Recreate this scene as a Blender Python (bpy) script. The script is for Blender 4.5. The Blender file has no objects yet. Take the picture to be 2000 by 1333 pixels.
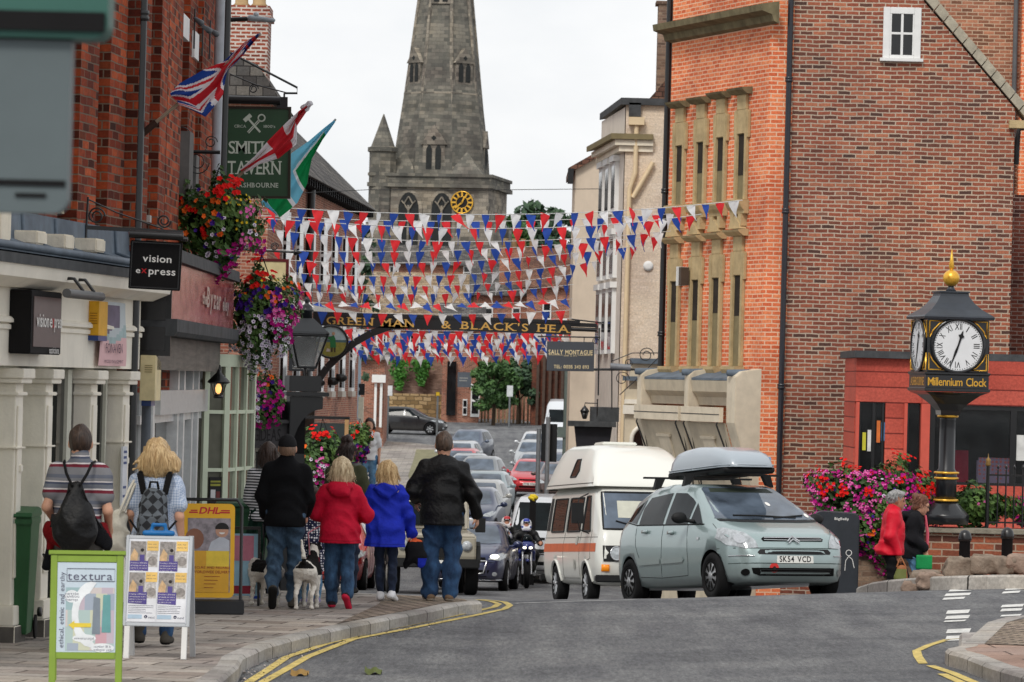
import bpy,bmesh,math,random
import numpy as np
from mathutils import Vector,Matrix
from mathutils.bvhtree import BVHTree
R=math.radians
random.seed(7)
scene=bpy.context.scene
COL=scene.collection
# ------------------------------------------------------------------ camera
F_PX,HOR,ROLL,CAMZ=8000.0,745.0,0.026,2.2
cam_d=bpy.data.cameras.new('camera')
cam=bpy.data.objects.new('camera',cam_d);COL.objects.link(cam)
cam_d.sensor_width=36.0;cam_d.lens=36.0*F_PX/2000.0
cam_d.clip_start=0.5;cam_d.clip_end=5000
cam_d.dof.use_dof=True;cam_d.dof.focus_distance=46.0;cam_d.dof.aperture_fstop=11.0
pitch=math.atan((HOR-666.5)/F_PX)
MR=(Matrix.Rotation(math.pi/2+pitch,4,'X') @ Matrix.Rotation(ROLL,4,'Z'))
cam.matrix_world=Matrix.Translation((0,0,CAMZ)) @ MR
scene.camera=cam
def P(u,v,y):
 """surveyed point of the photograph at distance y"""
 d=MR.to_3x3() @ Vector(((u-1000)/F_PX,-(v-666.5)/F_PX,-1))
 return Vector((0,0,CAMZ))+d*(y/d.y)
GY=[-20,0,20,27,32,43,48,55,69,80,90,110,150,178,196,219,240,300,900]
GZ=[.9,.7,.28,-.02,-.12,-.26,-.33,-.83,-1.5,-2.0,-2.35,-2.45,-2.4,-2.25,-1.75,-.75,-.3,0,4]
def smooth_tab():
 ys=np.arange(-20,900,1.0);zs=np.interp(ys,GY,GZ)
 k=np.ones(5)/5;zz=np.convolve(np.pad(zs,2,mode='edge'),k,mode='valid')
 return ys,zz
_GY,_GZ=smooth_tab()
def gz(x,y):
 s=min(max((x-2)*.4,0),2)*min(max((110-y)/40,0),1)
 return float(np.interp(y-s,_GY,_GZ))+.035*min(max(x,0),6)*min(max((62-y)/12,0),1)-.18*min(max((x-3.6)/1.2,0),1)*min(max((y-52)/2.5,0),1)*min(max((75-y)/8,0),1)
def on_ground(u,v,h=0.0):
 y=24.0
 while y<400:
  p=P(u,v,y)
  if p.z<=gz(p.x,p.y)+h:return p
  y+=.05
 return P(u,v,400)
def ground_at(u,y,h=0.0):
 x=P(u,HOR,y).x
 return Vector((x,y,gz(x,y)+h))
 # ------------------------------------------------------------------ tagging
def tag(o,label=None,cat=None,group=None,kind=None):
 if label:o['label']=label
 if cat:o['category']=cat
 if group:o['group']=group
 if kind:o['kind']=kind
 return o
def empty(name,M=None,label=None,cat=None,group=None):
 o=bpy.data.objects.new(name,None);o.empty_display_size=.2
 COL.objects.link(o)
 if M is not None:o.matrix_world=M if isinstance(M,Matrix) else Matrix.Translation(M)
 return tag(o,label,cat,group)
def frame(p,ang):
 return Matrix.Translation(p) @ Matrix.Rotation(ang,4,'Z')
def copy_tree(o,parent=None):
 c=o.copy();COL.objects.link(c)
 if parent:c.parent=parent
 for ch in list(o.children):copy_tree(ch,c)
 return c
 # ------------------------------------------------------------------ materials
def lin(c):
 return tuple(((x/255)/12.92 if x/255<=.04045 else ((x/255+.055)/1.055)**2.4) for x in c)
MATS={}
def N(nt,typ,**kw):
 n=nt.nodes.new(typ)
 for k,v in kw.items():
  if k.startswith('i_'):n.inputs[k[2:].replace('_',' ')].default_value=v
  else:setattr(n,k,v)
 return n
def newmat(name):
 m=bpy.data.materials.new(name);m.use_nodes=True
 nt=m.node_tree;b=nt.nodes['Principled BSDF']
 return m,nt,b
def M(name,col,rough=.6,metal=0,nz=.18,ns=6.0,bump=0,bs=40.0,coat=0,emit=0,alpha=1,stretch=(1,1,1),dirt=0):
 """plain paint, cloth, stone...: base colour in sRGB 0-255 with two scales of mottling"""
 if name in MATS:return MATS[name]
 m,nt,b=newmat(name)
 c=lin(col)
 tc=N(nt,'ShaderNodeTexCoord');mp=N(nt,'ShaderNodeMapping');mp.inputs['Scale'].default_value=stretch
 nt.links.new(tc.outputs['Object'],mp.inputs['Vector'])
 n1=N(nt,'ShaderNodeTexNoise',i_Scale=ns,i_Detail=6.0,i_Roughness=.62)
 nt.links.new(mp.outputs[0],n1.inputs['Vector'])
 mr=N(nt,'ShaderNodeMapRange');mr.inputs['From Min'].default_value=.3;mr.inputs['From Max'].default_value=.7
 mr.inputs['To Min'].default_value=1-nz;mr.inputs['To Max'].default_value=1+nz*.7
 nt.links.new(n1.outputs['Fac'],mr.inputs['Value'])
 mx=N(nt,'ShaderNodeMix',data_type='RGBA',blend_type='MULTIPLY');mx.inputs['Factor'].default_value=1
 mx.inputs['A'].default_value=(*c,1)
 nt.links.new(mr.outputs[0],mx.inputs['B'])
 out=mx.outputs['Result']
 if dirt:
  n3=N(nt,'ShaderNodeTexNoise',i_Scale=1.7,i_Detail=8.0,i_Roughness=.7)
  mp3=N(nt,'ShaderNodeMapping');mp3.inputs['Scale'].default_value=(1.6,1.6,.5)
  nt.links.new(tc.outputs['Object'],mp3.inputs['Vector']);nt.links.new(mp3.outputs[0],n3.inputs['Vector'])
  r3=N(nt,'ShaderNodeMapRange');r3.inputs['From Min'].default_value=.5;r3.inputs['From Max'].default_value=.78
  r3.inputs['To Max'].default_value=dirt
  nt.links.new(n3.outputs['Fac'],r3.inputs['Value'])
  m3=N(nt,'ShaderNodeMix',data_type='RGBA');m3.inputs['B'].default_value=(*[x*.25 for x in c],1)
  nt.links.new(r3.outputs[0],m3.inputs['Factor']);nt.links.new(out,m3.inputs['A']);out=m3.outputs['Result']
 nt.links.new(out,b.inputs['Base Color'])
 b.inputs['Roughness'].default_value=rough;b.inputs['Metallic'].default_value=metal
 if rough>=.5:b.inputs['Specular IOR Level'].default_value=.18 if rough>=.7 else .3
 if coat:b.inputs['Coat Weight'].default_value=coat;b.inputs['Coat Roughness'].default_value=.06
 if emit:b.inputs['Emission Color'].default_value=(*c,1);b.inputs['Emission Strength'].default_value=emit
 if alpha<1:b.inputs['Alpha'].default_value=alpha
 if bump:
  n2=N(nt,'ShaderNodeTexNoise',i_Scale=bs,i_Detail=4.0)
  nt.links.new(mp.outputs[0],n2.inputs['Vector'])
  bp=N(nt,'ShaderNodeBump',i_Strength=bump,i_Distance=.02)
  nt.links.new(n2.outputs['Fac'],bp.inputs['Height']);nt.links.new(bp.outputs[0],b.inputs['Normal'])
 MATS[name]=m
 return m
def ramp(nt,stops):
 r=N(nt,'ShaderNodeValToRGB');e=r.color_ramp.elements
 while len(e)<len(stops):e.new(.5)
 for x,(p,c) in zip(e,stops):
  x.position=p;x.color=(*c,1) if len(c)==3 else c
 return r
def brick(name,cols,mortar,bw=.225,rh=.075,ms=.010,wob=.012,rough=.9,weather=.45,offset=.5,bump=.5,soot=(.02,.02,.02),scale=1.0,uvoff=(0,0,0),msm=.25):
 """masonry / paving on metre UVs; cols: colour-ramp stops picked per brick"""
 if name in MATS:return MATS[name]
 m,nt,b=newmat(name)
 uv=N(nt,'ShaderNodeUVMap');uv.uv_map='UVMap'
 nw=N(nt,'ShaderNodeTexNoise',i_Scale=3.1,i_Detail=3.0)
 nt.links.new(uv.outputs[0],nw.inputs['Vector'])
 sub=N(nt,'ShaderNodeVectorMath',operation='SUBTRACT');sub.inputs[1].default_value=(.5,.5,.5)
 nt.links.new(nw.outputs['Color'],sub.inputs[0])
 scl=N(nt,'ShaderNodeVectorMath',operation='SCALE');scl.inputs['Scale'].default_value=wob*2
 nt.links.new(sub.outputs[0],scl.inputs[0])
 nw2=N(nt,'ShaderNodeTexNoise',i_Scale=28.0,i_Detail=2.0)
 nt.links.new(uv.outputs[0],nw2.inputs['Vector'])
 sub2=N(nt,'ShaderNodeVectorMath',operation='SUBTRACT');sub2.inputs[1].default_value=(.5,.5,.5)
 nt.links.new(nw2.outputs['Color'],sub2.inputs[0])
 scl2=N(nt,'ShaderNodeVectorMath',operation='SCALE');scl2.inputs['Scale'].default_value=ms*.8
 nt.links.new(sub2.outputs[0],scl2.inputs[0])
 a1=N(nt,'ShaderNodeVectorMath',operation='ADD');nt.links.new(uv.outputs[0],a1.inputs[0]);nt.links.new(scl.outputs[0],a1.inputs[1])
 a2=N(nt,'ShaderNodeVectorMath',operation='ADD');nt.links.new(a1.outputs[0],a2.inputs[0]);nt.links.new(scl2.outputs[0],a2.inputs[1])
 a3=N(nt,'ShaderNodeVectorMath',operation='ADD');nt.links.new(a2.outputs[0],a3.inputs[0]);a3.inputs[1].default_value=(50+uvoff[0],50+uvoff[1],0)
 bt=N(nt,'ShaderNodeTexBrick',offset=offset,squash=1.0)
 bt.inputs['Scale'].default_value=scale;bt.inputs['Brick Width'].default_value=bw;bt.inputs['Row Height'].default_value=rh
 bt.inputs['Mortar Size'].default_value=ms;bt.inputs['Mortar Smooth'].default_value=msm
 bt.inputs['Color1'].default_value=(0,0,0,1);bt.inputs['Color2'].default_value=(1,1,1,1);bt.inputs['Mortar'].default_value=(.5,.5,.5,1)
 nt.links.new(a3.outputs[0],bt.inputs['Vector'])
 rp=ramp(nt,[(p,lin(c)) for p,c in cols])
 nt.links.new(bt.outputs['Color'],rp.inputs[0])
 # grain inside each brick
 ng=N(nt,'ShaderNodeTexNoise',i_Scale=22.0,i_Detail=5.0,i_Roughness=.7)
 nt.links.new(uv.outputs[0],ng.inputs['Vector'])
 rg=N(nt,'ShaderNodeMapRange');rg.inputs['From Min'].default_value=.3;rg.inputs['From Max'].default_value=.7
 rg.inputs['To Min'].default_value=.68;rg.inputs['To Max'].default_value=1.22
 nt.links.new(ng.outputs['Fac'],rg.inputs['Value'])
 mg=N(nt,'ShaderNodeMix',data_type='RGBA',blend_type='MULTIPLY');mg.inputs['Factor'].default_value=1
 nt.links.new(rp.outputs[0],mg.inputs['A']);nt.links.new(rg.outputs[0],mg.inputs['B'])
 mm=N(nt,'ShaderNodeMix',data_type='RGBA');mm.inputs['B'].default_value=(*lin(mortar),1)
 nt.links.new(bt.outputs['Fac'],mm.inputs['Factor']);nt.links.new(mg.outputs['Result'],mm.inputs['A'])
 # broad weathering
 nl=N(nt,'ShaderNodeTexNoise',i_Scale=.7,i_Detail=9.0,i_Roughness=.68)
 nt.links.new(uv.outputs[0],nl.inputs['Vector'])
 rl=N(nt,'ShaderNodeMapRange');rl.inputs['From Min'].default_value=.42;rl.inputs['From Max'].default_value=.72
 rl.inputs['To Max'].default_value=weather
 nt.links.new(nl.outputs['Fac'],rl.inputs['Value'])
 ml=N(nt,'ShaderNodeMix',data_type='RGBA');ml.inputs['B'].default_value=(*soot,1)
 nt.links.new(rl.outputs[0],ml.inputs['Factor']);nt.links.new(mm.outputs['Result'],ml.inputs['A'])
 nh=N(nt,'ShaderNodeTexNoise',i_Scale=.33,i_Detail=5.0,i_Roughness=.6);nt.links.new(a3.outputs[0],nh.inputs['Vector'])
 rh_=ramp(nt,[(.34,(.74,.70,.72)),(.5,(1,1,1)),(.66,(1.16,1.10,1.02))]);nt.links.new(nh.outputs['Fac'],rh_.inputs[0])
 mh=N(nt,'ShaderNodeMix',data_type='RGBA',blend_type='MULTIPLY');mh.inputs['Factor'].default_value=1
 nt.links.new(ml.outputs['Result'],mh.inputs['A']);nt.links.new(rh_.outputs[0],mh.inputs['B'])
 nt.links.new(mh.outputs['Result'],b.inputs['Base Color'])
 b.inputs['Roughness'].default_value=rough;b.inputs['Specular IOR Level'].default_value=.2
 if bump:
  iv=N(nt,'ShaderNodeMath',operation='MULTIPLY_ADD');iv.inputs[1].default_value= -1.0;iv.inputs[2].default_value=1.0
  nt.links.new(bt.outputs['Fac'],iv.inputs[0])
  ad=N(nt,'ShaderNodeMath',operation='MULTIPLY_ADD');ad.inputs[1].default_value=.4
  nt.links.new(ng.outputs['Fac'],ad.inputs[0]);nt.links.new(iv.outputs[0],ad.inputs[2])
  bp=N(nt,'ShaderNodeBump',i_Strength=bump,i_Distance=.012)
  nt.links.new(ad.outputs[0],bp.inputs['Height']);nt.links.new(bp.outputs[0],b.inputs['Normal'])
 MATS[name]=m
 return m
def glass(name,col=(30,36,38),rough=.08,tr=0.0,spec=.5):
 """window glass: dark reflective pane, wavy"""
 if name in MATS:return MATS[name]
 m,nt,b=newmat(name)
 tc=N(nt,'ShaderNodeTexCoord')
 n=N(nt,'ShaderNodeTexNoise',i_Scale=2.2,i_Detail=3.0);nt.links.new(tc.outputs['Object'],n.inputs['Vector'])
 r=ramp(nt,[(.3,tuple(x*.5 for x in lin(col))),(.7,tuple(min(1,x*1.7) for x in lin(col)))])
 nt.links.new(n.outputs['Fac'],r.inputs[0]);nt.links.new(r.outputs[0],b.inputs['Base Color'])
 b.inputs['Roughness'].default_value=rough;b.inputs['IOR'].default_value=1.52
 b.inputs['Specular IOR Level'].default_value=spec
 if tr:b.inputs['Alpha'].default_value=1-tr
 bp=N(nt,'ShaderNodeBump',i_Strength=.08,i_Distance=.02);nt.links.new(n.outputs['Fac'],bp.inputs['Height'])
 nt.links.new(bp.outputs[0],b.inputs['Normal'])
 MATS[name]=m
 return m
def paint(name,col,rough=.28,metal=.0,nz=.05,dirty=.35):
 """car paint with road dirt toward the sills"""
 if name in MATS:return MATS[name]
 m,nt,b=newmat(name);c=lin(col)
 tc=N(nt,'ShaderNodeTexCoord');sp=N(nt,'ShaderNodeSeparateXYZ');nt.links.new(tc.outputs['Object'],sp.inputs[0])
 n=N(nt,'ShaderNodeTexNoise',i_Scale=5.0,i_Detail=6.0,i_Roughness=.7);nt.links.new(tc.outputs['Object'],n.inputs['Vector'])
 ma=N(nt,'ShaderNodeMath',operation='MULTIPLY_ADD');ma.inputs[1].default_value=.35
 nt.links.new(n.outputs['Fac'],ma.inputs[0]);nt.links.new(sp.outputs['Z'],ma.inputs[2])
 r=N(nt,'ShaderNodeMapRange');r.inputs['From Min'].default_value=.35;r.inputs['From Max'].default_value=.85
 r.inputs['To Min'].default_value=dirty;r.inputs['To Max'].default_value=0.0
 nt.links.new(ma.outputs[0],r.inputs['Value'])
 mx=N(nt,'ShaderNodeMix',data_type='RGBA');mx.inputs['A'].default_value=(*c,1);mx.inputs['B'].default_value=(.16,.14,.12,1)
 nt.links.new(r.outputs[0],mx.inputs['Factor']);nt.links.new(mx.outputs['Result'],b.inputs['Base Color'])
 rr=N(nt,'ShaderNodeMapRange');rr.inputs['To Min'].default_value=rough;rr.inputs['To Max'].default_value=.75
 nt.links.new(r.outputs[0],rr.inputs['Value']);nt.links.new(rr.outputs[0],b.inputs['Roughness'])
 b.inputs['Metallic'].default_value=metal;b.inputs['Coat Weight'].default_value=.6;b.inputs['Coat Roughness'].default_value=.05
 MATS[name]=m
 return m
def stripes(name,stops,period,axis='Z',rough=.85,warp=.01):
 """cloth stripes: ramp stops repeated along an object axis"""
 if name in MATS:return MATS[name]
 m,nt,b=newmat(name)
 tc=N(nt,'ShaderNodeTexCoord');sp=N(nt,'ShaderNodeSeparateXYZ');nt.links.new(tc.outputs['Object'],sp.inputs[0])
 n=N(nt,'ShaderNodeTexNoise',i_Scale=5.0,i_Detail=2.0);nt.links.new(tc.outputs['Object'],n.inputs['Vector'])
 ma=N(nt,'ShaderNodeMath',operation='MULTIPLY_ADD');ma.inputs[1].default_value=warp*2
 nt.links.new(n.outputs['Fac'],ma.inputs[0]);nt.links.new(sp.outputs[axis],ma.inputs[2])
 dv=N(nt,'ShaderNodeMath',operation='DIVIDE');dv.inputs[1].default_value=period;nt.links.new(ma.outputs[0],dv.inputs[0])
 fr=N(nt,'ShaderNodeMath',operation='FRACT');nt.links.new(dv.outputs[0],fr.inputs[0])
 r=ramp(nt,[(p,lin(c)) for p,c in stops]);r.color_ramp.interpolation='CONSTANT'
 nt.links.new(fr.outputs[0],r.inputs[0]);nt.links.new(r.outputs[0],b.inputs['Base Color'])
 b.inputs['Roughness'].default_value=rough
 MATS[name]=m
 return m
def dots(name,bg,fg,scale,size=.32,kind='dots'):
 if name in MATS:return MATS[name]
 m,nt,b=newmat(name)
 tc=N(nt,'ShaderNodeTexCoord')
 if kind=='dots':
  v=N(nt,'ShaderNodeTexVoronoi',i_Scale=scale);v.inputs['Randomness'].default_value=.25
  nt.links.new(tc.outputs['Object'],v.inputs['Vector'])
  r=ramp(nt,[(0,lin(fg)),(size,lin(bg))]);r.color_ramp.interpolation='CONSTANT'
  nt.links.new(v.outputs['Distance'],r.inputs[0])
 else:
  v=N(nt,'ShaderNodeTexChecker',i_Scale=scale);v.inputs['Color1'].default_value=(*lin(bg),1);v.inputs['Color2'].default_value=(*lin(fg),1)
  mp=N(nt,'ShaderNodeMapping');mp.inputs['Rotation'].default_value=(0,R(45),0)
  nt.links.new(tc.outputs['Object'],mp.inputs['Vector']);nt.links.new(mp.outputs[0],v.inputs['Vector']);r=v
 nt.links.new(r.outputs[0],b.inputs['Base Color']);b.inputs['Roughness'].default_value=.85
 MATS[name]=m
 return m
 # ------------------------------------------------------------------ mesh builder
class MB:
 def __init__(s,T=None):
  s.v,s.f,s.m,s.sm=[],[],[],[];s.T=T;s.uv={}
 def add(s,vs,fs,m=0,smooth=False,uvs=None):
  o=len(s.v);T=s.T
  s.v+=[(T @ Vector(p)) if T is not None else Vector(p) for p in vs]
  for i,f in enumerate(fs):
   if uvs:s.uv[len(s.f)]=uvs[i]
   s.f.append(tuple(o+j for j in f));s.m.append(m);s.sm.append(smooth)
  return s
 def box(s,x0,x1,y0,y1,z0,z1,m=0):
  return s.add([(x0,y0,z0),(x1,y0,z0),(x1,y1,z0),(x0,y1,z0),(x0,y0,z1),(x1,y0,z1),(x1,y1,z1),(x0,y1,z1)],
[(3,2,1,0),(4,5,6,7),(0,1,5,4),(1,2,6,5),(2,3,7,6),(3,0,4,7)],m)
 def cbox(s,c,d,m=0):
  return s.box(c[0]-d[0]/2,c[0]+d[0]/2,c[1]-d[1]/2,c[1]+d[1]/2,c[2]-d[2]/2,c[2]+d[2]/2,m)
 def tube(s,pts,r,n=8,m=0,caps=True):
  pts=[Vector(p) for p in pts];rr=r if isinstance(r,(list,tuple)) else [r]*len(pts)
  vs,fs=[],[];prev=None
  for i,p in enumerate(pts):
   t=(pts[min(i+1,len(pts)-1)]-pts[max(i-1,0)])
   if t.length<1e-9:t=Vector((0,0,1))
   t.normalize()
   a=prev if prev is not None else (Vector((0,0,1)) if abs(t.z)<.9 else Vector((1,0,0)))
   x=a-t*a.dot(t)
   if x.length<1e-6:x=Vector((1,0,0))-t*t.x
   x.normalize();prev=x;y=t.cross(x)
   for k in range(n):
    an=2*math.pi*k/n;vs.append(p+(x*math.cos(an)+y*math.sin(an))*rr[i])
  for i in range(len(pts)-1):
   for k in range(n):
    fs.append((i*n+k,i*n+(k+1) % n,(i+1)*n+(k+1) % n,(i+1)*n+k))
  s.add(vs,fs,m,True)
  if caps:
   s.add(vs[:n],[tuple(range(n))[::-1]],m);s.add(vs[-n:],[tuple(range(n))],m)
  return s
 def lathe(s,prof,n=16,c=(0,0,0),m=0,axis='z',smooth=True,ph=0.0,ring=False):
  vs,fs=[],[]
  for (r,z) in prof:
   for k in range(n):
    a=2*math.pi*k/n+ph;x,y=r*math.cos(a),r*math.sin(a)
    p={'z':(x,y,z),'y':(x,z,y),'x':(z,x,y)}[axis]
    vs.append((c[0]+p[0],c[1]+p[1],c[2]+p[2]))
  for i in range(len(prof)-1):
   for k in range(n):
    fs.append((i*n+k,i*n+(k+1) % n,(i+1)*n+(k+1) % n,(i+1)*n+k))
  if ring:
   i=len(prof)-1
   fs+=[(i*n+k,i*n+(k+1) % n,(k+1) % n,k) for k in range(n)]
  else:fs.append(tuple(range(n))[::-1]);fs.append(tuple(range((len(prof)-1)*n,len(prof)*n)))
  if axis !='z' and axis !='x':fs=[f[::-1] for f in fs]
  return s.add(vs,fs,m,smooth)
 def prism(s,poly,d0,d1,plane='xz',m=0):
  """poly in a plane, extruded along the third axis from d0 to d1"""
  def q(a,b,d):return {'xz':(a,d,b),'xy':(a,b,d),'yz':(d,a,b)}[plane]
  n=len(poly);vs=[q(a,b,d0) for a,b in poly]+[q(a,b,d1) for a,b in poly]
  fs=[tuple(range(n))[::-1],tuple(range(n,2*n))]+[(i,(i+1) % n,n+(i+1) % n,n+i) for i in range(n)]
  return s.add(vs,fs,m)
 def quad(s,a,b,c,d,m=0):
  return s.add([a,b,c,d],[(0,1,2,3)],m)
 def disc(s,c,r,n=20,plane='xz',m=0,d=.0):
  poly=[(r*math.cos(2*math.pi*k/n)+{'xz':c[0],'xy':c[0],'yz':c[1]}[plane],r*math.sin(2*math.pi*k/n)+{'xz':c[2],'xy':c[1],'yz':c[2]}[plane]) for k in range(n)]
  dd={'xz':c[1],'xy':c[2],'yz':c[0]}[plane]
  return s.prism(poly,dd,dd+d,plane,m) if d else s.add([{'xz':(a,dd,b),'xy':(a,b,dd),'yz':(dd,a,b)}[plane] for a,b in poly],[tuple(range(n))],m)
 def grid(s,fn,nu,nv,m=0,smooth=True,mfn=None):
  vs=[fn(i/nu,j/nv) for j in range(nv+1) for i in range(nu+1)]
  fs=[(j*(nu+1)+i,j*(nu+1)+i+1,(j+1)*(nu+1)+i+1,(j+1)*(nu+1)+i) for j in range(nv) for i in range(nu)]
  if mfn is None:return s.add(vs,fs,m,smooth)
  o=len(s.m);s.add(vs,fs,m,smooth)
  for j in range(nv):
   for i in range(nu):s.m[o+j*nu+i]=mfn((i+.5)/nu,(j+.5)/nv)
  return s
 def mesh(s,name,mats,bevel=0,fix=True):
  me=bpy.data.meshes.new(name)
  me.from_pydata([tuple(p) for p in s.v],[],s.f)
  for mt in (mats if isinstance(mats,(list,tuple)) else [mats]):me.materials.append(mt)
  me.polygons.foreach_set('material_index',s.m);me.polygons.foreach_set('use_smooth',s.sm)
  if fix or bevel:
   bm=bmesh.new();bm.from_mesh(me)
   if fix and not s.uv:bmesh.ops.recalc_face_normals(bm,faces=bm.faces)
   if bevel:
    es=[e for e in bm.edges if len(e.link_faces)==2 and e.calc_face_angle(0)>.5]
    bmesh.ops.bevel(bm,geom=es,offset=bevel,segments=2,affect='EDGES',clamp_overlap=True)
   bm.to_mesh(me);bm.free()
  box_uv(me,s.uv)
  return me
 def build(s,name,mats,parent=None,loc=None,bevel=0,fix=True,label=None,cat=None,group=None,kind=None):
  o=bpy.data.objects.new(name,s.mesh(name,mats,bevel,fix));COL.objects.link(o)
  if parent:o.parent=parent
  if loc is not None:o.location=loc
  return tag(o,label,cat,group,kind)
def box_uv(me,given=None):
 uvl=me.uv_layers.new(name='UVMap');data=np.zeros(len(me.loops)*2,dtype=np.float32)
 vs=me.vertices
 for p in me.polygons:
  g=given.get(p.index) if given else None
  n=p.normal
  if abs(n.z)<.75:
   t=Vector((-n.y,n.x,0));t.normalize()
   for k,li in enumerate(p.loop_indices):
    if g:data[li*2],data[li*2+1]=g[k];continue
    co=vs[me.loops[li].vertex_index].co
    data[li*2]=co.dot(t);data[li*2+1]=co.z
  else:
   for k,li in enumerate(p.loop_indices):
    if g:data[li*2],data[li*2+1]=g[k];continue
    co=vs[me.loops[li].vertex_index].co
    data[li*2]=co.x;data[li*2+1]=co.y
 uvl.data.foreach_set('uv',data)
 # ------------------------------------------------------------------ lettering
_GL={}
def glyph(ch,bold=0.0):
 k=(ch,bold)
 if k in _GL:return _GL[k]
 cu=bpy.data.curves.new('g','FONT');cu.body=ch;cu.size=1.0;cu.offset=bold;cu.resolution_u=3
 ob=bpy.data.objects.new('g',cu);COL.objects.link(ob)
 dg=bpy.context.evaluated_depsgraph_get();dg.update()
 me=ob.evaluated_get(dg).to_mesh()
 vs=[tuple(v.co) for v in me.vertices];fs=[tuple(p.vertices) for p in me.polygons]
 bpy.data.objects.remove(ob);bpy.data.curves.remove(cu)
 if vs:
  x0=min(v[0] for v in vs);x1=max(v[0] for v in vs)
  vs=[(v[0]-x0,v[1]) for v in vs];w=x1-x0
 else:w=.28
 _GL[k]=(vs,fs,w)
 return _GL[k]
SERIF={'A':[(0.02,'b'),(.98,'b')],'B':[(.06,'tb')],'D':[(.06,'tb')],'E':[(.08,'tb')],'F':[(.08,'tb')],'H':[(.08,'tb'),(.92,'tb')],'I':[(.5,'tb')],
'K':[(.07,'tb'),(.95,'tb')],'L':[(.1,'tb')],'M':[(.06,'tb'),(.94,'tb')],'N':[(.07,'tb'),(.93,'t')],'R':[(.07,'tb'),(.96,'b')],'T':[(.5,'b')],
'U':[(.08,'t'),(.92,'t')],'V':[(.02,'t'),(.98,'t')],'Y':[(.02,'t'),(.98,'t'),(.5,'b')],'P':[(.07,'tb')],'X':[(.05,'tb'),(.95,'tb')]}
def text_w(txt,gap=.09,bold=0.0):
 return sum((glyph(c,bold)[2] if c !=' ' else .3)+gap for c in txt)-gap
def put_text(mb,txt,c,w,h,bold=0.0,serif=False,gap=.09,m=0,y=0.0,plane='xz',flip=False,slant=0.0):
 """letters w wide and h (cap height) tall centred at c=(a,b) in a plane at third coordinate y"""
 W=text_w(txt,gap,bold);sx=w/W;sy=h/.70;x= -W/2
 for ch in txt:
  if ch==' ':x+=.3+gap;continue
  vs,fs,gw=glyph(ch,bold)
  pts=[(x+a,b) for a,b in vs];faces=list(fs)
  if serif and ch in SERIF:
   for fx,tb in SERIF[ch]:
    for t in tb:
     z0=0 if t=='b' else .645
     o=len(pts);xx=x+fx*gw
     pts+=[(xx-.13,z0),(xx+.13,z0),(xx+.13,z0+.055),(xx-.13,z0+.055)];faces.append((o,o+1,o+2,o+3))
  sg= -1 if flip else 1
  out=[]
  for i,(a,b) in enumerate(pts):
   A=c[0]+sg*(a*sx+slant*b*sy);B=c[1]+(b-.35)*sy;yy=y+(.0008 if i>=len(vs) else 0)*(1 if plane=='xz' else 1)
   out.append({'xz':(A,yy,B),'xy':(A,B,yy),'yz':(yy,A,B)}[plane])
  mb.add(out,faces,m)
  x+=gw+gap
 return mb
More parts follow.
